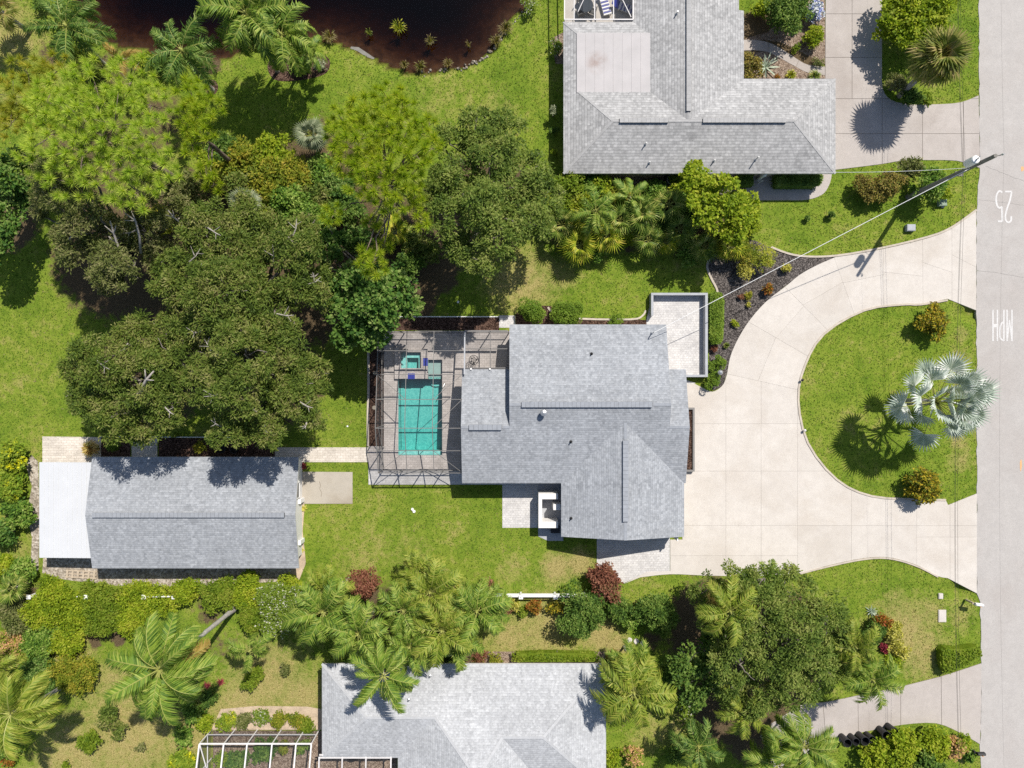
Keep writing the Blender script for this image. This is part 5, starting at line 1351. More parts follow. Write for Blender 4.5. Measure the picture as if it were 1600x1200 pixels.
def hedge(label, poly_px, h, mat='hedge', dens=300, L=.13, W=.07, name='clipped_hedge', cat='hedge', rnd_=.25):
    """a clipped block of leaves over a plan outline"""
    rng = np.random.default_rng(hash_s(label) % 99991)
    poly = [tuple(P(x, y, h*.8)[:2]) for x, y in poly_px]
    cx = sum(p[0] for p in poly)/len(poly); cy = sum(p[1] for p in poly)/len(poly)
    T = tag(empty(name, (cx, cy, 0)), label, cat)
    mnx, mxx = min(p[0] for p in poly), max(p[0] for p in poly); mny, mxy = min(p[1] for p in poly), max(p[1] for p in poly)
    n = int((mxx-mnx)*(mxy-mny)*dens*2.2); x = rng.uniform(mnx, mxx, n); y = rng.uniform(mny, mxy, n)
    k = inside(poly, x, y); x, y = x[k], y[k]; d = seg_dist(poly, x, y)
    top_ = h-rnd_*np.exp(-d/.16)
    z = np.where(rng.random(len(x)) < np.where(d < .22, .45, .85), top_+rng.normal(size=len(x))*.035, rng.uniform(.05, 1, len(x))*top_)
    p = np.stack([x-cx, y-cy, z], -1); nn = unit(np.array([0, 0, .9])+rng.normal(size=p.shape)*.5)
    v, f = leaf_quads(p, nn, L, W, rng); link('foliage', np_mesh('foliage', v, f, M[mat]), T)
    mb = MB(); mb.prism([((q[0]-cx)*.9, (q[1]-cy)*.9) for q in poly], .05, h*.86); mb.build('inner_growth', M[mat], T)
    mb = MB()
    for i in range(4): a = i*1.57; mb.tube([(math.cos(a)*.2, math.sin(a)*.2, -.05), (math.cos(a)*.3, math.sin(a)*.3, h*.7)], .03, 5)
    mb.build('stem', M['bark'], T)
    return T

# ---- pines: pompons of needles
def needle_puffs(c, r, rng, k=150, w=.034):
    n = len(c); d = unit(rng.normal(size=(n, k, 3))); d[..., 2] = np.where(rng.random((n, k)) < .8, np.abs(d[..., 2]), d[..., 2])
    d = unit(d+np.array([0, 0, .25])); L = r[:, None, None]*rng.uniform(.75, 1.15, (n, k, 1))
    s = unit(np.cross(d, rng.normal(size=(n, k, 3))))*w*r[:, None, None]/.5
    o = c[:, None, :]+d*r[:, None, None]*.12
    v = np.stack([o-s*.5, o+s*.5, c[:, None, :]+d*L], 2).reshape(-1, 3)
    return v, np.arange(len(v)).reshape(-1, 3)
def pine(label, lobes_px, base_px, mat, trunk=.25, per=10, group='pines', puff=.5):
    rng = np.random.default_rng(hash_s(label) % 99991); b = P(*base_px); T = tag(empty('pine_tree', b), label, 'tree', group)
    cs_, rs = [], []; mb = MB(); zt = max(l[2] for l in lobes_px)
    mc = np.mean([[*(P(x, y, z)-b)] for x, y, z, r in lobes_px], 0)
    top_ = Vector((mc[0]*.9, mc[1]*.9, zt*.97))
    mb.tube([(0,0,-.2), top_*.35, top_*.7+Vector((.1,.05,0)), top_], [trunk*1.2, trunk, trunk*.7, trunk*.3], 8)
    for (x, y, z, r) in lobes_px:
        r *= .95; q = P(x, y, z)-b; pts = []
        for _ in range(int(60*r*r)+30):                      # pompons keep a distance from each other
            a_ = rng.uniform(0, 6.28); rr = r*math.sqrt(rng.uniform(0, 1)); w_ = (rr*math.cos(a_), rr*math.sin(a_))
            if all((w_[0]-u[0])**2+(w_[1]-u[1])**2 > ((1.12 if mat != 'pine_deep' else .92)*puff)**2 for u in pts): pts.append(w_)
        pts = np.array(pts); n = len(pts); rr = np.hypot(pts[:, 0], pts[:, 1])
        cs_.append(np.stack([q.x+pts[:, 0], q.y+pts[:, 1], q.z+(.4*r)*(1-(rr/r)**2)+rng.normal(size=n)*.18], -1)); rs.append(rng.uniform(.8, 1.2, n)*puff)
        s = top_*min(.95, max(.4, (q.z-1.2)/max(.1, top_.z))); limb(mb, s, q+Vector((0,0,.1)), trunk*.36, trunk*.12, rng, .1)
        for i in range(4):
            j = rng.integers(0, n); limb(mb, q, Vector(cs_[-1][j]), trunk*.12, .015, rng, .1, 4)
    v, f = needle_puffs(np.concatenate(cs_), np.concatenate(rs), rng)
    link('crown', np_mesh('crown', v, f, M[mat]), T); mb.build('trunk', M['bark_pine'], T, smooth=True)
    return T

# ---- feather palms
def frond_mesh(L, rng, mat, nl=34, lw=.05, ll=.24, bend=.9, spread=.9, plume=False, stem=None):
    """one pinnate frond along +X from the origin, arching down"""
    n = 12; pts = []; x = z = 0.0; a = .25
    for i in range(n+1):
        pts.append((x, 0, z)); a -= bend*1.5/n*(.4+i/n); x += math.cos(a)*L/n; z += math.sin(a)*L/n
    mb = MB(); mb.tube(pts, [.026*(1-.85*i/n)*L/2.5+.004 for i in range(n+1)], 4, 1)
    for i in range(nl):
        t = .14+.86*(i+.5)/nl; q = t*n; k_ = min(int(q), n-1); u = q-k_
        p0 = Vector(pts[k_])*(1-u)+Vector(pts[k_+1])*u; d = (Vector(pts[k_+1])-Vector(pts[k_])).normalized()
        ln = ll*L*math.sin(math.pi*(.12+.80*t))**.7*rng.uniform(.85, 1.12)
        for s in (-1, 1):
            fwd = .35+.75*t+rng.uniform(-.08, .08); dr = rng.uniform(-.55, -.1)*spread if not plume else rng.uniform(-1.3, .8)
            dirn = (d*fwd+Vector((0, s, 0))*1.0+Vector((0, 0, dr+.2))).normalized()
            tip = p0+dirn*ln+Vector((0, 0, -.55*ln*rng.uniform(.4, 1.5))); mid = p0+dirn*ln*.5
            w = d*(lw*L/2.5)*rng.uniform(.8, 1.2)
            mb.add([p0-w*.35, p0+w*.35, mid+w*.5, tip, mid-w*.5], [(0, 1, 2, 4), (4, 2, 3)], 0)
    return mb.mesh('frond', [M[mat], M[stem or 'rachis']])
FR = {}
def fronds(style):
    if style not in FR:
        rng = np.random.default_rng(hash_s(style)); mats = style.split('|')
        kind, mat = mats[0], mats[1]
        q = dict(queen=dict(nl=66, lw=.064, ll=.26, bend=1.25, plume=True), coco=dict(nl=62, lw=.062, ll=.26, bend=1.0, spread=2.0), royal=dict(nl=62, lw=.052, ll=.23, bend=1.2, plume=True), short=dict(nl=30, lw=.11, ll=.28, bend=.9))[kind]
        FR[style] = [frond_mesh(2.5, rng, mat, **q) for _ in range(3)]
    return FR[style]
def palm(label, px, py, h, L, n, style, base_px=None, trunk=.13, group=None, gold=0, name='palm_tree', cat='palm', lean=None, pitch=(-.75, .85), phase=0.0, squash=1.0):
    rng = np.random.default_rng(hash_s(label) % 99991); c = P(px, py, h)
    b = P(*base_px) if base_px else Vector((c.x+rng.uniform(-.2,.2), c.y+rng.uniform(-.2,.2), 0)); T = tag(empty(name, b), label, cat, group)
    o = c-b
    mb = MB(); pts = [Vector((0,0,-.2)), Vector((o.x*.25, o.y*.25, h*.33)), Vector((o.x*.62, o.y*.62, h*.7)), o+Vector((0,0,-.05))]
    sm = [Vector(q) for q in smooth_line([tuple(q) for q in pts], 5)]
    m = len(sm); mb.tube(sm, [trunk*(1.35-.55*min(1,i/3))*(1+.06*(i % 2)) for i in range(m)], 9); mb.build('trunk', M['bark_palm'], T, smooth=True)
    if 'royal' in style or 'queen' in style:
        mb = MB(); mb.tube([o+Vector((0,0,-.3)), o+Vector((0,0,.1)), o+Vector((0,0,.45))], [trunk*.95, trunk*.85, trunk*.3], 8); mb.build('crownshaft', M['rachis'], T, smooth=True)
    ms = fronds(style)
    for i in range(n):
        t = (i+.5)/n; yaw = phase+i*2.39996+rng.uniform(-.32,.32); pt = pitch[1]+(pitch[0]-pitch[1])*t+rng.uniform(-.22,.22)
        s = L/2.5*rng.uniform(.88, 1.1)*(1.0 if t > .12 else .75)
        me = ms[i % 3] if not (gold and i >= n-gold) else fronds(style.split('|')[0]+'|palm_dead')[i % 3]
        link('frond', me, T, o+Vector((math.cos(yaw)*.06, math.sin(yaw)*.06, .1)), (rng.uniform(-.6,.6), -pt, yaw), (s, s*rng.uniform(.85,1.1), s))
    return T

# ---- fan palms
def fan_mesh(Rr, rng, mat, seg=22, arcd=290, pet=.9, droop=.35, split=.55, fold=0.0):
    mb = MB(); mb.tube([(0,0,0),(pet*.5,0,.03),(pet,0,0)], [.03,.024,.018], 4, 1)
    c = Vector((pet, 0, 0)); st = R(arcd)/seg; a0 = -R(arcd)/2
    def pt(a, r, z=0.0):
        f = r/Rr; return c+Vector((math.cos(a)*r, math.sin(a)*r*(1-.35*fold), z+.10*Rr*f-droop*Rr*f*f+fold*abs(math.sin(a))*r))
    for i in range(seg):
        a = a0+i*st; m = a+st/2; rt = Rr*(.82+.18*math.cos(m*.55))*rng.uniform(.92, 1.05)
        q = [c, pt(a, rt*split, -.02*Rr), pt(m, rt*split*1.02, .035*Rr), pt(a+st, rt*split, -.02*Rr)]
        ti = pt(m+rng.uniform(-.02,.02), rt, -.06*Rr*rng.uniform(0, 1.5))
        mb.add([q[0], q[1], q[2], q[3], ti], [(0, 1, 2), (0, 2, 3), (1, 4, 2), (2, 4, 3)], 0)
    return mb.mesh('fan_leaf', [M[mat], M['rachis']])
FN_ = {}
def fans(mat, kind='std'):
    if (mat, kind) not in FN_:
        rng = np.random.default_rng(hash_s(mat+kind)); q = dict(std=dict(seg=20, pet=.9, droop=.45), big=dict(seg=20, pet=1.75, droop=.16, arcd=215, split=.58, fold=.34), low=dict(seg=16, pet=.8, droop=.3, arcd=240, split=.45))[kind]
        FN_[(mat, kind)] = [fan_mesh(1.0, rng, mat, **q) for _ in range(3)]
    return FN_[(mat, kind)]
def fan_palm(label, px, py, h, Rl, n, mat, kind='std', base_px=None, trunk=.16, name='fan_palm', group=None, pitch=(-.6, 1.25), cat='palm', trunkless=False):
    rng = np.random.default_rng(hash_s(label) % 99991); c = P(px, py, h); b = P(*base_px) if base_px else Vector((c.x, c.y, 0)); T = tag(empty(name, b), label, cat, group); o = c-b
    mb = MB(); mb.tube([(0,0,-.2), Vector((o.x*.4,o.y*.4,h*.5)), o], [trunk*1.2, trunk, trunk*.9], 9); mb.build('trunk', M['bark_palm'], T, smooth=True)
    for i in range(n):
        t = ((i+.5)/n)**(1.15 if kind == 'big' else 1.0); yaw = i*2.39996+rng.uniform(-.35,.35); pt = pitch[1]+(pitch[0]-pitch[1])*t+rng.uniform(-.12,.12); s = Rl*rng.uniform(.78,1.12)
        link('fan_leaf', fans(mat, kind)[i % 3], T, o+Vector((0,0,.05)), (rng.uniform(-.4,.4), -pt, yaw), (s, s, s))
    return T

# ---- rosettes: agave, bromeliad, grass clumps
def blade(L, W, curl, keel=.12, n=6):
    mb = MB(); v = []; x = z = 0; a = .0
    for i in range(n+1):
        t = i/n; w = W*(.55+.9*t)*(1-t**2.2) if i < n else 0.0
        v += [(x, -w/2, z+keel*w), (x, 0, z), (x, w/2, z+keel*w)]; a -= curl/n; x += math.cos(a)*L/n; z += math.sin(a)*L/n
    f = []
    for i in range(n):
        k_ = i*3; f += [(k_, k_+1, k_+4, k_+3), (k_+1, k_+2, k_+5, k_+4)]
    mb.add(v, f); return mb
RB = {}
def rosette(label, px, py, L, W, n, mat, name='agave', cat='agave', z0=.05, pitch=(.1, 1.3), curl=.8, group=None):
    rng = np.random.default_rng(hash_s(label) % 99991); c = P(px, py, .3); T = tag(empty(name, (c.x, c.y, 0)), label, cat, group)
    key_ = (mat, curl, round(W/L, 2))
    if key_ not in RB: RB[key_] = blade(1, W/L, curl).mesh('leaf', M[mat])
    for i in range(n):
        t = (i+.5)/n; yaw = i*2.39996+rng.uniform(-.15,.15); pt = pitch[1]+(pitch[0]-pitch[1])*t; s = L*rng.uniform(.8,1.1)*(.7+.3*t)
        link('leaf', RB[key_], T, (0,0,z0), (0, -pt, yaw), (s, s, s))
    return T
def grass_clump(label, px, py, r, h, n, mat, name='grass_clump', cat='grass', group=None, w=.05, z0=0.0):
    rng = np.random.default_rng(hash_s(label) % 99991); c = P(px, py, h*.4); T = tag(empty(name, (c.x, c.y, 0)), label, cat, group)
    a = rng.uniform(0, 6.28, n); b0 = rng.uniform(0, .25*r, n); r1 = r*rng.uniform(.45, 1.1, n)
    d = np.stack([np.cos(a), np.sin(a), 0*a], -1); s = np.stack([-np.sin(a), np.cos(a), 0*a], -1)*w*.5
    p0 = d*b0[:, None]+np.array([0, 0, z0]); p1 = d*(b0+(r1-b0)*.55)[:, None]+np.stack([0*a, 0*a, h*rng.uniform(.7,1,n)], -1); p2 = d*r1[:, None]+np.stack([0*a, 0*a, h*rng.uniform(.3,.9,n)], -1)
    v = np.stack([p0-s, p0+s, p1+s, p1-s, p2], 1).reshape(-1, 3); k_ = np.arange(n)*5
    f = np.concatenate([np.stack([k_, k_+1, k_+2, k_+3], -1), np.stack([k_+3, k_+2, k_+4, k_+4], -1)])
    me = bpy.data.meshes.new('blades'); me.from_pydata(v.tolist(), [], [tuple(q) for q in f[:n].tolist()]+[tuple(q[:3]) for q in f[n:].tolist()]); me.materials.append(M[mat]); me.update()
    link('blades', me, T)
    mb = MB(); mb.lathe([(r*.2,-.1+z0),(r*.18,.05+z0),(.02,.1+z0)], 7); mb.build('crown_base', M['bark'], T)
    return T
# ------------------------------------------------------------------ the garden: what grows where
# pines
pine('tall bright pine with the widest crown above the oak thicket', [(100,160,11,2.0),(150,135,11.5,2.0),(205,130,11,1.9),(238,165,11,1.5),(85,208,11,1.9),(130,238,11.5,1.8),(180,195,12,2.2),(232,215,11.5,1.8),(250,265,11,1.5),(55,245,10,1.4),(165,280,11,1.7),(215,300,10.5,1.5),(105,285,10.5,1.4),(190,245,11.5,1.3),(75,165,10.5,1.3),(130,185,12,1.6)], (296,292), 'pine', .30, 13)
pine('olive pine at the left edge of the widest crown', [(45,118,7.5,1.5),(90,112,7.5,1.2),(25,152,7.5,1.4),(60,140,7.5,1.2),(18,195,7.5,1.2),(30,180,7.2,.9),(55,190,7,.9)], (150,190), 'pine_olive', .2, 11)
pine('narrow deep green pine right of the widest crown', [(300,148,8,1.1),(322,175,8,1.2),(300,182,8,1.1),(318,205,8,.9),(300,228,7.5,.8),(322,270,7,.7),(335,290,6.5,.6)], (372,262), 'pine_deep', .17, 13)
pine('bright pine with scattered tufts standing above the pool screen', [(605,155,11.5,1.2),(575,168,11.5,1.1),(630,168,11.5,.8),(540,195,11.5,1.2),(590,195,12,1.5),(555,222,12,1.4),(520,212,11,.8),(620,205,12,1.1),(640,195,11.5,.8),(610,238,12,1.3),(540,252,11.5,1.1),(577,262,12,1.3),(560,285,11.5,1.1),(595,295,11.5,1.1),(660,212,11,.8),(676,232,11,.7),(672,195,10.5,.5),(650,242,11.5,.9),(640,278,11,.9),(660,255,11,.6),(522,335,10,.85),(600,315,10.5,.8),(622,325,10.5,.7),(650,320,10,.6),(660,342,10,.6),(645,300,10.5,.7),(583,412,9,1.0),(570,400,9,.5),(590,398,8.5,.5),(577,350,9,.5),(600,385,8,.4)], (640,352), 'pine_deep', .24, 16)
# oaks
OK = dict(L=.25, W=.075, dens=100, clump=.25, fill=.45, rag=.4)
broad_tree('oak_tree', 'large olive oak in the middle of the thicket left of the pool', [(300,420,7.6,2.3),(370,395,8,2.4),(430,425,8,2.4),(350,460,8.6,2.6),(425,490,8.2,2.3),(300,490,8,2.2),(470,385,7.4,2.0),(400,345,7.2,2.0),(335,360,7.4,2.0),(265,450,7.2,1.8),(480,450,7.4,1.9),(385,520,7.6,1.9)], (430,470), 'oak', trunk=.42, **OK)
broad_tree('oak_tree', 'grey-green oak with bare white limbs at the thicket\'s left end', [(88,290,8,1.9),(130,325,8.4,2.0),(165,365,8,1.9),(70,262,7.4,1.6),(118,385,7.4,1.5),(190,425,7.6,1.7),(225,360,7.4,1.6),(160,430,7,1.4),(60,310,7,1.3),(250,400,7,1.5),(130,275,7.6,1.5),(235,310,6.6,1.6),(275,335,6.4,1.5)], (250,400), 'oak_grey', L=.25, W=.07, dens=74, clump=.25, fill=.4, rag=.4, trunk=.36,
    dead=[([(205,420,7.6),(186,390,8.6),(178,365,9.2),(172,345,9.6)],.12), ([(220,395,7.8),(218,370,8.6),(212,345,9.2),(195,333,9.4)],.10), ([(300,352,7.6),(285,350,8.2),(272,340,8.6),(262,328,8.8)],.09), ([(130,300,8.4),(150,318,9),(165,332,9.2)],.08)])
broad_tree('oak_tree', 'round olive oak overhanging the left half of the long shed', [(170,560,7.4,2.1),(222,595,7.8,2.3),(150,615,7.2,1.9),(262,560,7.6,2.1),(232,645,7.2,2.0),(185,652,6.8,1.7),(262,630,7.2,1.7),(125,575,6.6,1.3),(205,530,7.4,1.9),(250,520,7.2,1.7),(125,620,6.4,1.1),(215,678,6.2,1.0)], (300,575), 'oak', trunk=.38, dead=[([(216,622,8.0),(222,607,8.8),(228,594,9.2),(240,580,9.6)],.17)], **OK)
broad_tree('oak_tree', 'broad olive oak overhanging the right half of the long shed', [(340,560,8,2.1),(395,555,8.4,2.2),(375,610,8.2,2.1),(440,590,8,2.1),(470,625,7.4,1.8),(405,655,7.4,1.9),(365,668,7,1.5),(485,580,7.4,1.7),(330,515,7.8,1.9),(445,545,7.8,1.9),(430,678,6.6,1.1),(325,600,7.4,1.5),(490,655,6.6,1.0)], (450,585), 'oak', trunk=.40, dead=[([(520,418,6.5),(500,425,7.4),(492,432,7.6),(484,428,7.8)],.06)], **OK)
broad_tree('broadleaf_tree', 'fresh green broadleaf tree at the pool screen\'s upper left corner', [(560,440,6.2,1.7),(598,478,6.4,1.8),(545,490,6.2,1.7),(625,450,5.8,1.4),(578,518,5.8,1.4),(525,455,5.8,1.4),(610,430,5.6,1.2),(540,525,5,1.0),(505,395,5.2,1.2),(520,370,4.6,1.1),(640,480,5.2,.9)], (610,500), 'broad_cool', L=.30, W=.2, dens=34, trunk=.24)
broad_tree('broadleaf_tree', 'wide mid-green tree between the bright pine and the upper house', [(742,202,6,1.5),(790,205,6.2,1.6),(703,225,5.6,1.4),(765,252,6.6,1.9),(822,275,6.6,1.9),(722,285,6.2,1.8),(800,318,6.8,2.0),(848,315,6,1.6),(752,332,7.6,1.9),(702,345,7.2,1.5),(780,372,7.4,1.7),(738,385,7.4,1.6),(828,355,6.4,1.5),(758,412,7,1.2),(712,388,7,1.1),(680,310,5,1.1),(690,270,5.2,1.1),(760,300,7,1.8)], (785,345), 'olive', L=.23, W=.09, dens=84, rag=.35, trunk=.32, clump=.28, fill=.4)
broad_tree('broadleaf_tree', 'dark leafy tree cut off by the left edge below the pines', [(8,318,5,1.5),(22,278,5,1.4),(2,355,5,1.2),(28,250,4.5,1.1),(35,305,4.4,.9),(-25,330,5,1.5),(15,385,4.2,.9),(-10,395,4.2,.9)], (60,330), 'broad_cool', L=.28, W=.16, dens=40, trunk=.2)
# undergrowth of the thicket
for i, (x, y, r, h, m, l) in enumerate((
    (386,252,1.3,2.6,'yellow','golden-green shrub at the upper edge of the thicket, left of the grey fan palm'),
    (428,244,1.3,2.6,'bright','bright green shrub at the upper edge of the thicket, below the palm shadow'),
    (460,272,1.2,2.8,'yellow','golden-green shrub just left of the bright pine'),
    (415,290,1.5,3.0,'yellow','yellowish shrub in the middle of the upper thicket'),
    (372,300,1.4,3.0,'oak','olive shrub in a dark gap of the upper thicket'),
    (455,325,1.4,3.0,'broad','green shrub below the yellowish one in the thicket'),
    (400,330,1.2,2.6,'bright','lime shrub in front of the large olive oak'),
    (345,235,1.1,2.4,'dark','dark glossy shrub below the narrow pine'),
    (490,345,1.3,3,'broad','low green tree-like shrub in the thicket\'s dark middle'),
    (545,330,1.1,2.4,'dark','dark shrub under the bright pine\'s lowest tufts'),
    (560,372,1.0,2.4,'broad_cool','cool green shrub under the bright pine\'s trunk'),
    (640,375,.9,2.0,'fan','feathery shrub at the right foot of the bright pine'),
    (330,262,1.0,2.2,'bright','lime shrub between the two upper pines'),
    (290,300,1.3,3,'oak_grey','grey-green shrub under the widest pine\'s right side'),
    (245,335,1.2,3,'pine_olive','olive shrub below the widest pine'),
    (640,410,.9,1.6,'dark','dark low shrub at the shaded lawn\'s left side'),
    (670,395,.9,1.6,'oak','olive low shrub on the shaded lawn'),
    (505,270,1.2,2.6,'broad','green shrub at the lower left of the bright pine\'s crown'),
    (500,305,1.2,2.6,'oak','olive shrub at the left foot of the bright pine'),
    (350,270,1.1,2.6,'yellow','golden-green shrub left of the pale fan palm'),
    (535,295,1.1,2.4,'broad_cool','cool green shrub below the bright pine\'s crown'),
    (605,345,1.1,2.2,'oak','olive shrub under the bright pine\'s scattered tufts'),
    )):
    shrub(l, x, y, r*1.25, h, m, .26, .11, 46, group='thicket shrubs')
fan_palm('grey fan palm at the upper edge of the thicket left of the bright pine', 488,212,2.6,.75,20,'fan_grey', base_px=(500,232))
fan_palm('low fan palm under the bright pine, left of the wide tree', 617,362,2.0,.7,14,'fan_yellow', base_px=(622,370))
fan_palm('pale fan palm beside the large olive oak\'s upper edge', 385,318,3.2,.75,16,'fan_grey', base_px=(410,335))
# row of plants between the two houses
NR = 'row between the two houses'
broad_tree('broadleaf_tree', 'bright round tree below the upper house near the corner walk', [(1090,290,4.6,1.3),(1130,308,5,1.5),(1152,338,4.6,1.3),(1102,330,4.8,1.4),(1165,318,4.2,1.0),(1086,272,4.2,.9),(1125,345,4.6,1.3),(1145,365,4,1.0),(1105,285,4.8,1.1)], (1130,325), 'bright', L=.26, W=.16, dens=46, trunk=.18)
shrub('lime-green bush under the upper house\'s lower left corner', 888,292,1.4,2.6,'lime',.26,.12,60,group=NR)
shrub('pale yellow-green bush left end of the row between the houses', 862,330,1.3,2.6,'bright',.22,.11,60,group=NR)
palm('small bright feather palm in the row between the houses', 930,330,3.4,2.1,13,'queen|palm', group=NR, trunk=.09)
palm('second small feather palm right below the upper house wall', 985,308,2.6,1.6,10,'short|palm', group=NR, trunk=.07)
for i, (x, y, h, r, n, m, l) in enumerate((
    (905,385,1.6,.75,16,'fan_yellow','lowest fan palm at the lawn\'s edge in the row between the houses'),
    (878,352,1.8,.7,14,'fan','green fan palm beside the wide tree in the row between the houses'),
    (948,368,1.6,.72,15,'fan_yellow','yellow-green fan palm right of the lowest one in the row'),
    (1000,335,2.2,.75,16,'fan','tall fan palm in the middle of the row'),
    (1012,375,1.4,.7,14,'fan','low fan palm below the tall middle one'),
    (968,345,1.8,.7,14,'fan','darker fan palm left of the tall middle one'),
    (1045,320,2.0,.7,14,'fan','dark fan palm left of the bright round tree'),
    (1060,360,1.4,.7,14,'fan','dark low fan palm in the shade of the bright round tree'),
    (1100,385,1.2,.65,12,'fan','low fan palm under the bright round tree'),
    (1140,385,1.2,.65,12,'fan_yellow','low fan palm at the top left of the gravel bed'),
    (915,345,2.0,.7,14,'fan_yellow','fan palm in front of the small feather palm'),
    (1040,378,1.1,.6,12,'fan_yellow','small fan palm at the sunny lawn edge below the shade'),
    )):
    fan_palm(l, x, y, h, r*1.25, n+6, m, 'low', group=NR, trunk=.1)
for x, y, r, h, m, l in ((945,300,1.0,1.8,'bright','lime bush beside the utility strip of the upper house'),(1018,300,.9,1.6,'broad','green bush beside the upper house\'s air conditioner'),(895,325,1.0,2,'bright','bright bush between two fan palms near the wide tree'),(1075,395,.9,1.2,'broad','green bush at the lawn edge under the bright round tree'),(1062,285,.9,1.8,'bright','lime bush touching the upper house eave'),(1170,345,.8,1.6,'bright','bright bush right of the bright round tree'),(1030,350,1.2,1.6,'dark','dark bush in the shade left of the bright round tree'),(980,372,.9,1.3,'bright','lime bush between the low fan palms at the lawn edge'),(965,310,1.1,1.8,'yellow','golden-green bush between the two feather palms'),(870,305,1.1,2.0,'lime','lime bush at the wide tree\'s right side'),(925,300,1.0,1.7,'broad','green bush under the upper house\'s eave, left of the tan strip'),(930,385,.9,1.2,'broad','green bush at the lawn edge between two fan palms'),(1000,355,1.1,1.5,'broad','green undergrowth at the tall middle fan palm\'s foot'),(1075,330,1.1,2.0,'broad','green bush at the bright round tree\'s left foot'),(1125,375,1.0,1.6,'yellow','golden bush below the bright round tree'),(890,375,.9,1.2,'bright','lime bush beside the lowest fan palm')):
    shrub(l, x, y, r*1.25, h, m, .2, .11, 74, group=NR)
# gravel bed
shrub('airy olive shrub at the top of the gravel bed', 1165,392,1.1,2.2,'yellow',.16,.06,60); shrub('airy green shrub right of the olive one in the gravel bed', 1192,402,1.0,2.0,'pine_olive',.16,.06,60)
shrub('yellow-tipped shrub below the olive one in the gravel bed', 1160,424,.75,1.6,'croton_yel',.16,.07,60); shrub('small yellow croton on the right of the gravel bed', 1229,418,.42,.7,'croton_yel',.18,.08,110)
shrub('red and green croton in the middle of the gravel bed', 1197,450,.48,.8,'croton_red',.18,.08,110); shrub('small dark red plant in the gravel bed', 1158,465,.27,.4,'red',.14,.06,120)
shrub('small yellow-green plant beside the dark red one in the gravel bed', 1170,462,.33,.45,'yellow',.16,.06,110); shrub('pale yellow seedling below it in the gravel bed', 1169,476,.22,.3,'croton_yel',.12,.05,120)
shrub('small green tuft at the gravel bed\'s curved edge', 1148,505,.34,.4,'bright',.14,.06,120); grass_clump('small grassy tuft at the bottom of the gravel bed', 1135,540,.32,.35,60,'fan'); shrub('small copper plant below the long hedge', 1115,545,.32,.5,'red',.14,.06,110)
hedge('long clipped hedge along the outside of the courtyard wall', [(1108,458),(1116,455),(1128,457),(1132,468),(1132,500),(1130,530),(1126,538),(1112,538),(1108,528)], 1.0)
shrub('upper clipped green ball beside the garden lamp', 1122,567,.62,.95,'hedge',.12,.07,200,'clipped_bush',clump=.5,rag=.08); shrub('lower clipped green ball beside the garden lamp', 1116,594,.68,1.0,'hedge',.12,.07,200,'clipped_bush',clump=.5,rag=.08)
# upper wall of the main house
shrub('left clipped round bush against the house\'s upper wall', 836,490,1.05,1.4,'hedge',.13,.07,170,'clipped_bush',clump=.5,rag=.1); shrub('right clipped round bush against the house\'s upper wall', 888,497,1.1,1.3,'hedge',.13,.07,170,'clipped_bush',clump=.5,rag=.1)
shrub('small bush right of the two clipped ones at the house wall', 960,501,.6,.7,'hedge',.13,.07,120)
# upper house, left side
shrub('pale standard shrub on a thin stem in the upper house\'s side shade', 866,173,.35,2.0,'fan_grey',.12,.06,120); shrub('small bush with pale leaves in the upper house\'s side shade', 866,236,.3,.8,'bright',.14,.06,90); shrub('small green bush below the pale standard shrub', 866,205,.4,.7,'dark',.14,.06,90)
shrub('white-flowered bush at the lanai\'s left corner', 871,72,.7,1.2,'whiteflower',.14,.08,90); shrub('white-flowered bush on the pond bank at the top', 826,12,.7,.8,'whiteflower',.14,.08,70)
# front garden of the upper house
shrub('large dark dense bush in the upper front garden', 1222,22,1.9,2.6,'dark',.2,.1,70); shrub('bright green shrub at the top of the upper front garden', 1190,12,.8,1.2,'bright',.2,.1,60); shrub('lime shrub right of the large dark bush', 1255,12,.7,1.4,'bright',.18,.09,70)
shrub('round bush covered in pale blue flowers beside the upper driveway', 1275,21,.8,1.2,'blueflower',.13,.12,130); shrub('yellow-green bush below the blue-flowered one', 1270,57,.85,1.1,'bright',.18,.09,100); shrub('small round green bush beside the front walk', 1243,74,.42,.6,'lime',.12,.06,140)
shrub('small leafy plant on the tan mulch of the front garden', 1245,44,.35,.6,'broad',.18,.08,80); shrub('brown and gold croton against the upper house wall', 1172,108,1.0,1.2,'croton_brown',.2,.08,80); shrub('pale scrubby plant at the end of the front walk', 1277,95,.45,.4,'oak_grey',.14,.05,80)
rosette('large silver-striped agave beside the front walk', 1197,103,1.35,.15,24,'agave','agave','agave',.1,(.05,1.25),.5)
grass_clump('low grassy clump right of the silver-striped agave', 1235,118,.5,.4,120,'fan_yellow'); grass_clump('low grassy strip at the front walk\'s driveway end', 1272,120,.6,.35,150,'fan'); shrub('small orange-tipped plant at the agave\'s foot', 1215,122,.35,.4,'croton_red',.12,.05,90)
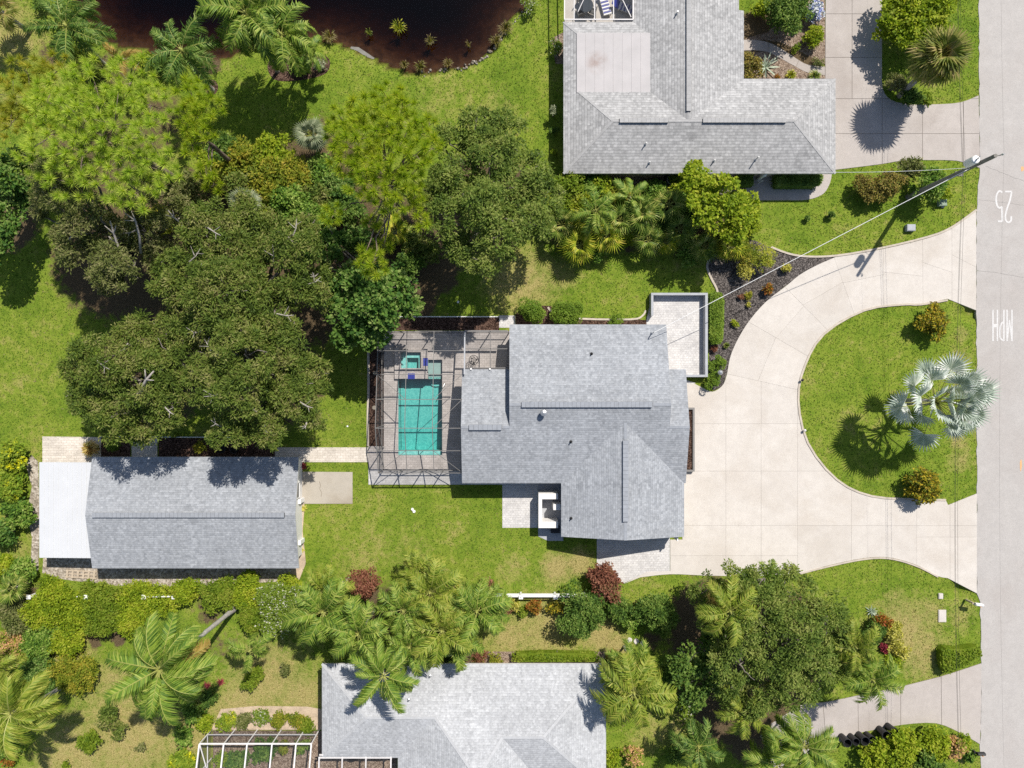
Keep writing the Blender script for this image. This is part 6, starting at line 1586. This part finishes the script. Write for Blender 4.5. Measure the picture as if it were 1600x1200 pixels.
# by the upper driveway
broad_tree('broadleaf_bush', 'big bright glossy bush beside the upper driveway', [(1395,22,1.9,1.3),(1432,15,2.1,1.5),(1415,52,2.0,1.4),(1462,28,1.9,1.3),(1388,52,1.6,.9),(1476,5,1.7,1.0),(1445,55,1.7,1.1),(1410,-5,2,1.4)], (1425,30), 'bright', L=.26, W=.16, dens=60, trunk=.12, cat='bush', fork=.3)
fan_palm('round olive cabbage palm beside the upper driveway', 1466,90,4.5,1.12,80,'fan_olive','std', base_px=(1405,150), trunk=.2, pitch=(-1.0,1.3))
shrub('grey-green round bush at the driveway corner', 1399,134,.85,1.5,'oak_grey',.18,.07,90); shrub('dark spreading shrub between the driveway bush and the lawn', 1424,152,.8,1.4,'dark',.26,.1,50); shrub('small bright shrub right of the dark spreading one', 1450,156,.5,.8,'lime',.2,.09,60)
shrub('olive bush on the upper right lawn', 1352,296,1.1,1.4,'croton_brown',.18,.09,90); shrub('second olive bush touching the first on its right', 1388,286,1.15,1.6,'croton_brown',.2,.1,70); shrub('pale flowering shrub at the upper driveway edge', 1420,265,1.0,1.6,'oak_grey',.24,.09,50)
shrub('dark green bush nearest the utility pole', 1456,288,1.35,3.0,'broad',.2,.1,70); shrub('low green bush beside the pale green utility box', 1475,300,.7,1.2,'bright',.2,.1,60); shrub('small bush left of the utility pole\'s shade', 1425,300,.6,1.0,'broad',.2,.1,60)
shrub('small dark seedling on the upper right lawn', 1298,336,.3,.8,'dark',.2,.09,40); shrub('tiny seedling left of it on the upper right lawn', 1262,341,.22,.5,'dark',.18,.08,40)
hedge('shaded hedge under the upper house\'s lower eave', [(1208,272),(1284,272),(1286,282),(1278,292),(1210,292)], 1.1, 'dark', 90, .16, .09); shrub('leafy right end of the shaded hedge', 1277,282,.5,1.1,'broad',.16,.08,90); hedge('short shaded hedge left of the white tank', [(1150,272),(1178,272),(1178,290),(1150,292)], 1.0, 'dark', 90, .16, .09)
# half-moon lawn
fan_palm('large silver-blue fan palm on the half-moon lawn', 1461,628,3.9,1.42,34,'silver','big', base_px=(1408,628), trunk=.26, pitch=(-.3,1.5), name='silver_palm')
shrub('upper round croton on the half-moon lawn', 1457,497,1.22,1.7,'croton',.24,.11,80,clump=.4); shrub('lower round croton on the half-moon lawn', 1447,754,1.35,1.6,'croton',.24,.11,80,clump=.4)
# left edge
for x, y, r, h, m, l in ((20,712,1.2,1.8,'flower_yellow','upper yellow-flowered bush at the left edge'),(12,758,1.4,2.0,'flower_yellow','middle yellow-flowered bush at the left edge'),(25,800,1.2,1.8,'broad','green bush below the yellow-flowered ones at the left edge'),(8,835,1.2,1.8,'broad_cool','cool green bush at the left edge beside the lean-to'),(35,895,1.1,1.6,'broad','green bush below the lean-to\'s left corner'),(8,885,1.0,1.6,'bright','lime bush at the left edge below the lean-to')):
    shrub(l, x, y, r, h, m, .28, .13, 48)
fan_palm('dark fan palm at the left edge of the vine mass', 22,918,1.8,.75,14,'fan','low')
grass_clump('straw-coloured ornamental grass at the shed patio', 146,700,.75,1.3,420,'straw','ornamental_grass','grass',None,.04); shrub('small round green bush beside the straw-coloured grass', 175,699,.6,.8,'hedge',.13,.06,130); shrub('pale lime plant in the mulch behind the shed', 315,700,.6,.7,'yellow',.2,.08,60)
rosette('crimson rosette plant at the shed\'s upper right corner', 473,729,.42,.13,20,'crimson','bromeliad','bromeliad',.05,(.1,1.2),.5); rosette('yellow-green rosette plant at the shed\'s gable end', 473,795,.36,.11,18,'croton_yel','bromeliad','bromeliad',.05,(.1,1.2),.5); rosette('lower yellow rosette plant at the shed\'s gable end', 470,860,.30,.10,16,'croton_yel','bromeliad','bromeliad',.05,(.1,1.2),.5)
# ---- strip below the lawn
SG = 'bushes along the white fence'
for x, y, r, h, m, l in (
    (62,948,1.5,1.5,'bright','vine-covered mound at the left end of the white fence'),(112,955,1.6,1.5,'bright','second vine mound from the left along the fence'),(162,958,1.6,1.5,'lime','third vine mound from the left along the fence'),(205,975,1.3,1.4,'bright','vine mound with the bare earth below it'),
    (55,995,1.4,1.5,'broad','green mound beneath the leftmost vine mound'),(105,1000,1.2,1.4,'bright','lime mound beside the bare earth'),(30,960,1.2,1.6,'oak_grey','grey-green bush at the left edge below the fence'),(18,1010,1.3,1.5,'orangeflower','bush with orange flowers at the left edge'),
    (122,1052,1.45,1.6,'yellow','golden-green bush right of the leaning palm trunk'),(65,1055,1.3,1.5,'broad_cool','cool green bush above the leaning palm trunk'),(250,942,1.1,1.3,'bright','lime bush above the coconut palm'),
    (290,930,1.1,1.3,'bright','bright bush right of the white fence gap'),(335,928,1.3,1.4,'lime','lime bush left of the coconut palm\'s leaning trunk'),(385,922,1.2,1.4,'bright','bright bush below the shed\'s right half'),(392,960,1.1,1.5,'lime','lime bush right of the coconut palm\'s trunk'),(436,938,1.4,1.9,'whiteflower','white-flowered bush left of the palm group'),(425,972,1.1,1.6,'whiteflower','smaller white-flowered bush below the larger one'),(455,912,.9,1.2,'bright','bright bush at the shed\'s lower right corner'),
    (215,930,1.0,1.2,'bright','lime bush at the white fence gap'),(150,928,1.0,1.2,'lime','low lime bush on top of the fence line'),(80,918,.9,1.1,'bright','low lime bush below the wooden pallet')):
    shrub(l, x, y, r*1.25, h, m, .17, .10, 92, group=SG, flat=.55, clump=.26, rag=.3)
shrub('copper-red bush left of the yellow palm fronds', 572,906,1.4,2.6,'red',.2,.11,70); shrub('small copper-red bush below the pale lawn patch', 766,914,.7,1.2,'red',.2,.1,70); shrub('copper-red bush at the end of the white fence', 940,906,1.35,1.7,'red',.22,.11,70); shrub('small copper bush right of the palm group', 790,950,.6,1.0,'red',.18,.09,60)
shrub('yellow bush between palm fronds and the fence', 722,922,.5,.9,'croton_yel',.16,.07,80); shrub('golden croton at the fence left of the white posts', 800,946,.65,1.0,'croton_yel',.2,.09,70); shrub('red and gold croton between the white posts', 833,948,.7,1.0,'croton_red',.2,.09,70); shrub('green and gold croton left of the large round bush', 868,950,.7,1.0,'croton',.2,.09,70); shrub('lime shrub under the white fence\'s last posts', 815,955,.5,.8,'lime',.2,.09,70)
FB = 'round dark bushes below the driveway'
shrub('large round dark green bush right of the white fence', 916,952,1.75,2.6,'dark',.17,.09,110,'round_bush','bush',FB,clump=.32); shrub('small dark bush between the two large round ones', 968,952,1.1,2.0,'dark',.17,.09,110,'round_bush','bush',FB,clump=.32); shrub('bright leafy shoot between the round dark bushes', 990,965,.7,1.7,'broad',.2,.1,70,'round_bush','bush',FB); shrub('second large round dark green bush, left of the big tree', 1022,960,1.6,2.4,'dark',.17,.09,110,'round_bush','bush',FB,clump=.32)
# palm group above the lower house
PG = 'feather palms above the lower house'
for x, y, h, L, n, st, bp, l in (
    (505,955,5.0,3.0,15,'queen|palm',(540,932),'leftmost feather palm of the group above the lower house'),
    (560,990,5.4,3.0,15,'queen|palm',(588,950),'second feather palm of the group, over the white roof corner'),
    (600,1055,6.4,2.9,14,'coco|palm',(622,1000),'lowest palm, its fronds over the silver roof'),
    (630,952,5.0,2.6,14,'queen|palm',(635,925),'feather palm right of the copper-red bush'),
    (672,925,5.0,2.8,14,'queen|palm_yellow',(685,905),'yellow feather palm reaching up into the lawn'),
    (690,985,5.4,2.9,15,'queen|palm_yellow',(700,950),'yellowish feather palm in the middle of the group'),
    (745,955,5.0,2.8,14,'queen|palm',(750,930),'rightmost feather palm of the group'),
    (640,1010,5.0,2.6,13,'queen|palm',(655,968),'feather palm close to the silver roof edge'),
    (712,1000,4.4,2.4,12,'queen|palm',(720,968),'short feather palm low on the right of the group'),
    (508,922,4.0,2.1,11,'queen|palm_yellow',(545,905),'yellowish feather palm at the upper left of the group'),
    (650,895,4.0,2.2,11,'queen|palm_yellow',(660,885),'small yellow palm reaching highest into the lawn'),
    (762,948,4.2,2.0,11,'queen|palm',(765,925),'small feather palm at the group\'s right end'),
    (480,975,4.2,2.3,11,'queen|palm',(500,950),'small feather palm at the group\'s left end'),
    ):
    palm(l, x, y, h, L*(.9+.2*((x*7) % 10)/10), n+5+int(x) % 5, st, bp, .11, PG, int(x) % 3 == 0, pitch=(-.7-.2*(int(y) % 2),1.0), phase=x)
shrub('green undergrowth below the palm group', 650,960,1.5,1.6,'broad',.24,.1,40); shrub('green undergrowth at the left of the palm group', 540,940,1.4,1.5,'broad',.24,.1,40); shrub('lime undergrowth at the right of the palm group', 715,945,1.2,1.4,'bright',.24,.1,40); shrub('dark undergrowth along the silver roof edge', 690,1025,1.3,1.4,'dark',.22,.1,40); shrub('dark undergrowth left along the silver roof edge', 560,1025,1.3,1.4,'broad',.22,.1,40)
# along the lower house
hedge('low green hedge along the silver roof\'s upper edge', [(800,1021),(850,1019),(900,1020),(936,1021),(938,1035),(800,1035)], .8, 'lime', 110, .22, .11, 'low_hedge'); shrub('yellow-green round bush at the left end of the low hedge', 775,1028,.6,1.0,'yellow',.16,.07,90); shrub('small copper bush left of the yellow-green round one', 748,1027,.6,.9,'red',.16,.07,60); shrub('copper and green bush right of the low hedge', 958,1028,.65,1.2,'croton_red',.16,.07,70)
palm('large yellow-green feather palm at the silver roof\'s right corner', 990,1082,5.6,3.0,30,'queen|palm_yellow',(972,1032),.14,pitch=(-.7,.8)); palm('smaller feather palm above it at the silver roof\'s corner', 985,1040,4.0,2.2,12,'queen|palm',(975,1010),.1)
shrub('white-flowered bright bush right of the large palm', 1067,1102,1.1,1.8,'whiteflower',.2,.11,60); shrub('low bush with pink buds at the bottom edge', 985,1180,.9,1.2,'orangeflower',.2,.1,60); shrub('lime bush at the bottom edge beside the silver roof', 955,1185,.8,1.2,'bright',.2,.1,60); shrub('dark bush in the shade at the bottom edge', 1060,1180,.9,1.4,'dark',.2,.1,60)
broad_tree('broadleaf_tree', 'large dense green tree below the driveway', [(1108,925,4,1.4),(1145,908,4.6,1.5),(1190,900,5,1.5),(1240,930,5.6,1.9),(1290,960,5.4,1.8),(1180,955,6,2.1),(1232,990,6,2.1),(1272,1032,5.6,1.9),(1205,1042,6,2.1),(1148,1030,5.6,1.9),(1130,972,5.6,1.8),(1240,1078,5,1.7),(1185,1088,5,1.7),(1312,1000,5,1.5),(1305,1050,4.8,1.4),(1140,1080,4.6,1.3)], (1165,985), 'olive', L=.22, W=.085, dens=92, rag=.35, trunk=.34, clump=.28, fill=.4)
broad_tree('broadleaf_tree', 'dark glossy tree left of the large dense one', [(1070,1032,4,1.4),(1092,1058,4.2,1.5),(1052,1052,3.8,1.0),(1085,1085,3.6,1.0),(1105,1020,4,1.1)], (1065,1020), 'dark', L=.26, W=.16, dens=44, trunk=.18)
BG = 'feather palms round the large dense tree'
for x, y, h, L, n, st, bp, gd, l in (
    (1140,955,6.8,2.6,13,'queen|palm_yellow',(1105,915),1,'yellow feather palm rising through the large dense tree'),
    (1335,1010,5.6,2.2,13,'queen|palm_yellow',(1290,975),0,'narrow feather palm on the large tree\'s right side'),
    (1362,1062,5.0,2.4,14,'queen|palm',(1310,1020),0,'feather palm hanging over the lower driveway'),
    (1255,1165,5.0,2.8,14,'coco|palm',(1222,1122),0,'dark palm at the bottom edge beside the nursery pots'),
    (1215,1195,4.6,2.8,13,'coco|palm',(1190,1150),0,'palm cut off by the bottom edge, left of the nursery pots'),
    (1160,1110,4.6,2.2,11,'queen|palm_yellow',(1135,1070),1,'small golden palm in the deep shade below the large tree'),
    (1090,1165,3.8,2.2,11,'queen|palm_dark',(1075,1130),0,'dark palm in the shade at the bottom edge'),
    (1195,915,5.0,1.9,9,'queen|palm',(1165,890),0,'feather palm on the driveway edge of the large tree')):
    palm(l, x, y, h, L, n+5, st, bp, .1, BG, gd, pitch=(-.8,.95))
for x, y, r, h, m, l in ((1378,965,.7,1.2,'croton_red','red croton at the upper right of the large tree'),(1395,985,.8,1.1,'croton_yel','yellow-flowered croton at the edge of the dry lawn'),(1402,1015,.8,1.1,'croton_yel','lower yellow croton at the edge of the dry lawn'),(1382,1010,.45,.9,'crimson','small crimson plant between the crotons'),(1366,1030,.4,.8,'crimson','lower crimson plant under the feather palm'),(1390,1040,.8,1.0,'bright','lime shrub below the yellow crotons'),(1360,990,.9,1.3,'dark','dark green shrub behind the crotons')):
    shrub(l, x, y, r, h, m, .2, .1, 70, group='crotons beside the dry lawn')
rosette('grey spiky rosette at the top of the croton bed', 1364,956,.6,.1,24,'agave','agave','agave',.1,(.1,1.2),.3)
hedge('wedge-shaped clipped hedge where the lower driveway meets the road', [(1470,1016),(1476,1011),(1500,1013),(1530,1008),(1536,1024),(1510,1040),(1485,1053),(1474,1052),(1470,1035)], 1.0, 'lime', 80, .18, .1)
for x, y, r, h, m, l in ((1365,1185,1.3,1.5,'bright','lime bush below the nursery pots'),(1378,1170,.7,1.3,'flower_yellow','yellow-flowered bush beside the nursery pots'),(1412,1162,1.4,1.7,'bright','bright bush in the middle of the lower right corner bed'),(1452,1158,1.4,1.7,'bright','bright bush right of the middle in the corner bed'),(1440,1195,1.5,1.7,'dark','dark bush at the bottom of the corner bed'),(1484,1170,1.0,1.5,'orangeflower','salmon-leaved bush at the right of the corner bed'),(1500,1155,.7,1.0,'bright','small lime bush beside the black mailbox'),(1405,1195,1.2,1.5,'bright','lime bush at the bottom edge of the corner bed'),(1515,1180,.6,.8,'broad','low bush at the black mailbox\'s foot')):
    shrub(l, x, y, r, h, m, .24, .13, 52, group='corner bed bushes')
# ---- lower left garden
palm('large coconut palm with a leaning grey trunk in the lower left garden', 250,1045,9.2,3.7,22,'coco|palm',(368,950),.2,None,1,'coconut_palm','palm',None,(-.55,.75))
palm('palm at the left edge with a leaning grey trunk', 18,1115,7.5,3.2,20,'coco|palm_yellow',(100,1072),.17,None,0,'coconut_palm','palm',None,(-.6,.75))
palm('small yellowish palm cut off by the left edge', -8,1050,4.5,2.2,10,'queen|palm_yellow',(20,1040),.1)
palm('low feather palm frond cluster right of the coconut palm', 392,1015,4.0,1.9,7,'queen|palm',(410,1000),.09)
shrub('bright round bush below the coconut palm', 140,1160,.8,1.1,'lime',.2,.11,80); shrub('straggly shrub left of the coconut palm\'s lowest fronds', 172,1120,1.0,1.5,'oak',.22,.1,50); shrub('straggly shrub right below the straggly one', 192,1140,.7,1.2,'oak',.2,.09,50); shrub('small pale plant on the dry lower lawn', 220,1166,.45,.8,'oak_grey',.18,.07,60); shrub('bright bush beside the white screen room\'s corner', 320,1125,.75,1.0,'bright',.2,.1,70); shrub('long lime bush on the dry lawn left of the silver roof', 396,1058,.75,1.0,'lime',.18,.1,90,lobes=[(-.25,-.35,.6,.6),(.1,.05,.65,.6),(.35,.4,.6,.5)]); shrub('small yellow-green bush left of the silver roof', 447,1047,.5,.8,'oak_grey',.2,.08,60); shrub('dark bush under the coconut palm\'s right fronds', 330,1090,.8,.9,'dark',.2,.09,50)
rosette('dark red rosette under the coconut palm\'s right side', 322,1073,.45,.12,18,'crimson','bromeliad','bromeliad'); rosette('second dark red rosette just right of the first', 343,1068,.42,.12,18,'crimson','bromeliad','bromeliad')
for x, y, m, l in ((356,1126,'flower_yellow','left yellow-flowered clump of the low flower bed'),(382,1124,'oak_grey','second clump from the left of the low flower bed'),(410,1121,'whiteflower','middle white-flowered clump of the low flower bed'),(438,1124,'yellow','clump right of the middle of the low flower bed'),(466,1126,'yellow','right yellow-green clump of the low flower bed'),(482,1134,'lime','lime clump at the right end of the low flower bed')):
    shrub(l, x, y, .72, .5, m, .16, .08, 70, group='low flower bed')
for x, y, m, r, l in ((350,1180,'flower_yellow',.7,'yellow-flowered plant inside the white screen room'),(372,1190,'broad_cool',.9,'broad green plant inside the white screen room'),(412,1172,'broad_cool',.9,'dark green plant in the middle of the white screen room'),(446,1168,'yellow',.5,'golden plant inside the white screen room'),(475,1168,'broad',.7,'green plant near the right end of the white screen room'),(290,1190,'flower_yellow',1.1,'yellow-green bush left of the white screen room'),(285,1150,'broad',.9,'green bush at the white screen room\'s left side'),(300,1110,'broad',.9,'green bush above the white screen room\'s corner')):
    shrub(l, x, y, r, 1.0, m, .24, .11, 55)
shrub('small red-tipped plant at the bottom left corner', 15,1192,.6,.8,'croton_red',.2,.09,60); shrub('dark bush at the bottom left edge', 12,1165,1.0,1.3,'broad',.22,.1,45); shrub('small green plant at the bottom edge', 105,1198,.4,.6,'lime',.18,.09,60)
# ---- pond shore palms
TG = 'palms on the pond bank'
palm('dark royal palm left on the pond bank', 105,42,6.2,3.0,18,'royal|palm_dark',(172,108),.17,TG,pitch=(-.7,.8)); palm('yellow-green low palm below the left royal palm', 118,92,4.2,2.0,10,'queen|palm_yellow',(150,120),.1,TG); palm('small golden palm between the royal palms', 192,92,3.0,1.5,8,'short|palm_dead',(205,108),.08,TG)
palm('dark royal palm leaning from a thick pale trunk', 285,80,6.2,3.0,19,'royal|palm_dark',(331,141),.2,TG,pitch=(-.7,.8)); palm('yellow-green feather palm over the pond\'s edge', 385,22,6.8,3.3,24,'queen|palm',(434,112),.14,TG,pitch=(-.7,.8)); palm('green feather palm right of the yellow one', 440,55,6.0,2.8,20,'queen|palm',(468,110),.14,TG,pitch=(-.7,.8))
palm('short feather palm at the right of the pond mulch', 482,82,2.8,1.5,9,'short|palm',(487,96),.08,TG); shrub('low plants in the pond mulch under the palms', 470,100,.9,.9,'broad',.24,.08,40); shrub('pale low plant on the right of the pond mulch', 500,100,.5,.5,'fan_grey',.2,.06,60)
fan_palm('cut-off palm at the top left corner', 2,18,3,.9,12,'fan_olive'); shrub('olive undergrowth between the left palms', 150,110,1.3,1.6,'oak',.24,.09,40); shrub('dark shrub under the leaning royal palm', 262,108,.9,1.2,'dark',.22,.09,50); shrub('bank shrub at the water\'s edge between the palms', 225,92,.8,1.0,'bright',.22,.09,50); shrub('dark seedling on the dry top left lawn', 62,8,.6,.9,'dark',.22,.09,50)
for x, y, r, n, m, l in ((624,44,.75,60,'fan_yellow','largest green reed tuft standing in the pond'),(672,64,.6,36,'blade_dry','straw reed tuft right of the largest in the pond'),(577,51,.4,26,'fan','small reed tuft left of the largest in the pond'),(515,58,.7,90,'blade_dry','bushy reed tuft at the pond\'s lower left bank'),(657,105,.6,80,'blade_dry','reed tuft on the pond\'s lower bank'),(632,102,.45,60,'blade_dry','small reed tuft left of it on the lower bank'),(700,100,.5,60,'blade_dry','reed tuft on the pond\'s lower right bank'),(790,45,.7,110,'blade_dry','tall reeds on the pond\'s right bank'),(775,64,.6,90,'blade_dry','reeds below the tall ones on the right bank'),(732,70,.35,20,'blade_dry','sparse reed tuft in the pond near the right bank')):
    grass_clump(l, x, y, r, .55, n, m, 'reed_tuft', 'reeds', 'pond reeds', .04, -.12)

# ------------------------------------------------------------------ grass blades over the lawns
def lawn_blades(name, label, mat, n, test, seed, h=(.03,.085)):
    rng = np.random.default_rng(seed)
    x = rng.uniform(-41, 41, n); y = rng.uniform(-31, 31, n)
    ok = np.ones(n, bool)
    for poly in EXCL:
        bx0, bx1 = min(p[0] for p in poly), max(p[0] for p in poly); by0, by1 = min(p[1] for p in poly), max(p[1] for p in poly)
        k_ = np.where((x > bx0-.05) & (x < bx1+.05) & (y > by0-.05) & (y < by1+.05) & ok)[0]
        if len(k_): ok[k_[inside(poly, x[k_], y[k_])]] = False
    for poly in ([(xW2,yS),(xE2,yS),(xE2,yN),(xW2,yN)], [(xs0,yB),(xs1,yB),(xs1,yS),(xs0,yS)], [(sx0,sy0),(sx1,sy0),(sx1,sy1),(sx0,sy1)], [(4,16),(24,16),(24,22.6),(17,22.6),(17,32),(4,32)], [(-14,-21),(7,-21),(7,-32),(-14,-32)]):
        ok &= ~inside(poly, x, y)
    x, y = x[ok], y[ok]
    dry, dirt = ground_fields(x, y); k_ = test(dry, dirt, rng.random(len(x))); x, y = x[k_], y[k_]
    z = ground_z(x, y); m = len(x); a = rng.uniform(0, 6.28, m); w = rng.uniform(.025, .06, m); hh = rng.uniform(*h, m); ln = rng.uniform(.03, .13, m); th = rng.uniform(0, 6.28, m)
    p0 = np.stack([x-np.cos(a)*w, y-np.sin(a)*w, z], -1); p1 = np.stack([x+np.cos(a)*w, y+np.sin(a)*w, z], -1); p2 = np.stack([x+np.cos(th)*ln, y+np.sin(th)*ln, z+hh], -1)
    v = np.stack([p0, p1, p2], 1).reshape(-1, 3)
    tag(link(name, np_mesh(name, v, np.arange(len(v)).reshape(-1, 3), M[mat])), label, 'grass', None, 'stuff')
lawn_blades('green_grass', 'short green grass over the lawns', 'blade', 420000, lambda d, t, r: (d*1.1+.1 < r) & (t < .45), 5)
lawn_blades('dry_grass', 'dry tan grass in the worn parts of the lawns', 'blade_dry', 300000, lambda d, t, r: (d*.75 > r+.05) & (t < .5), 6)
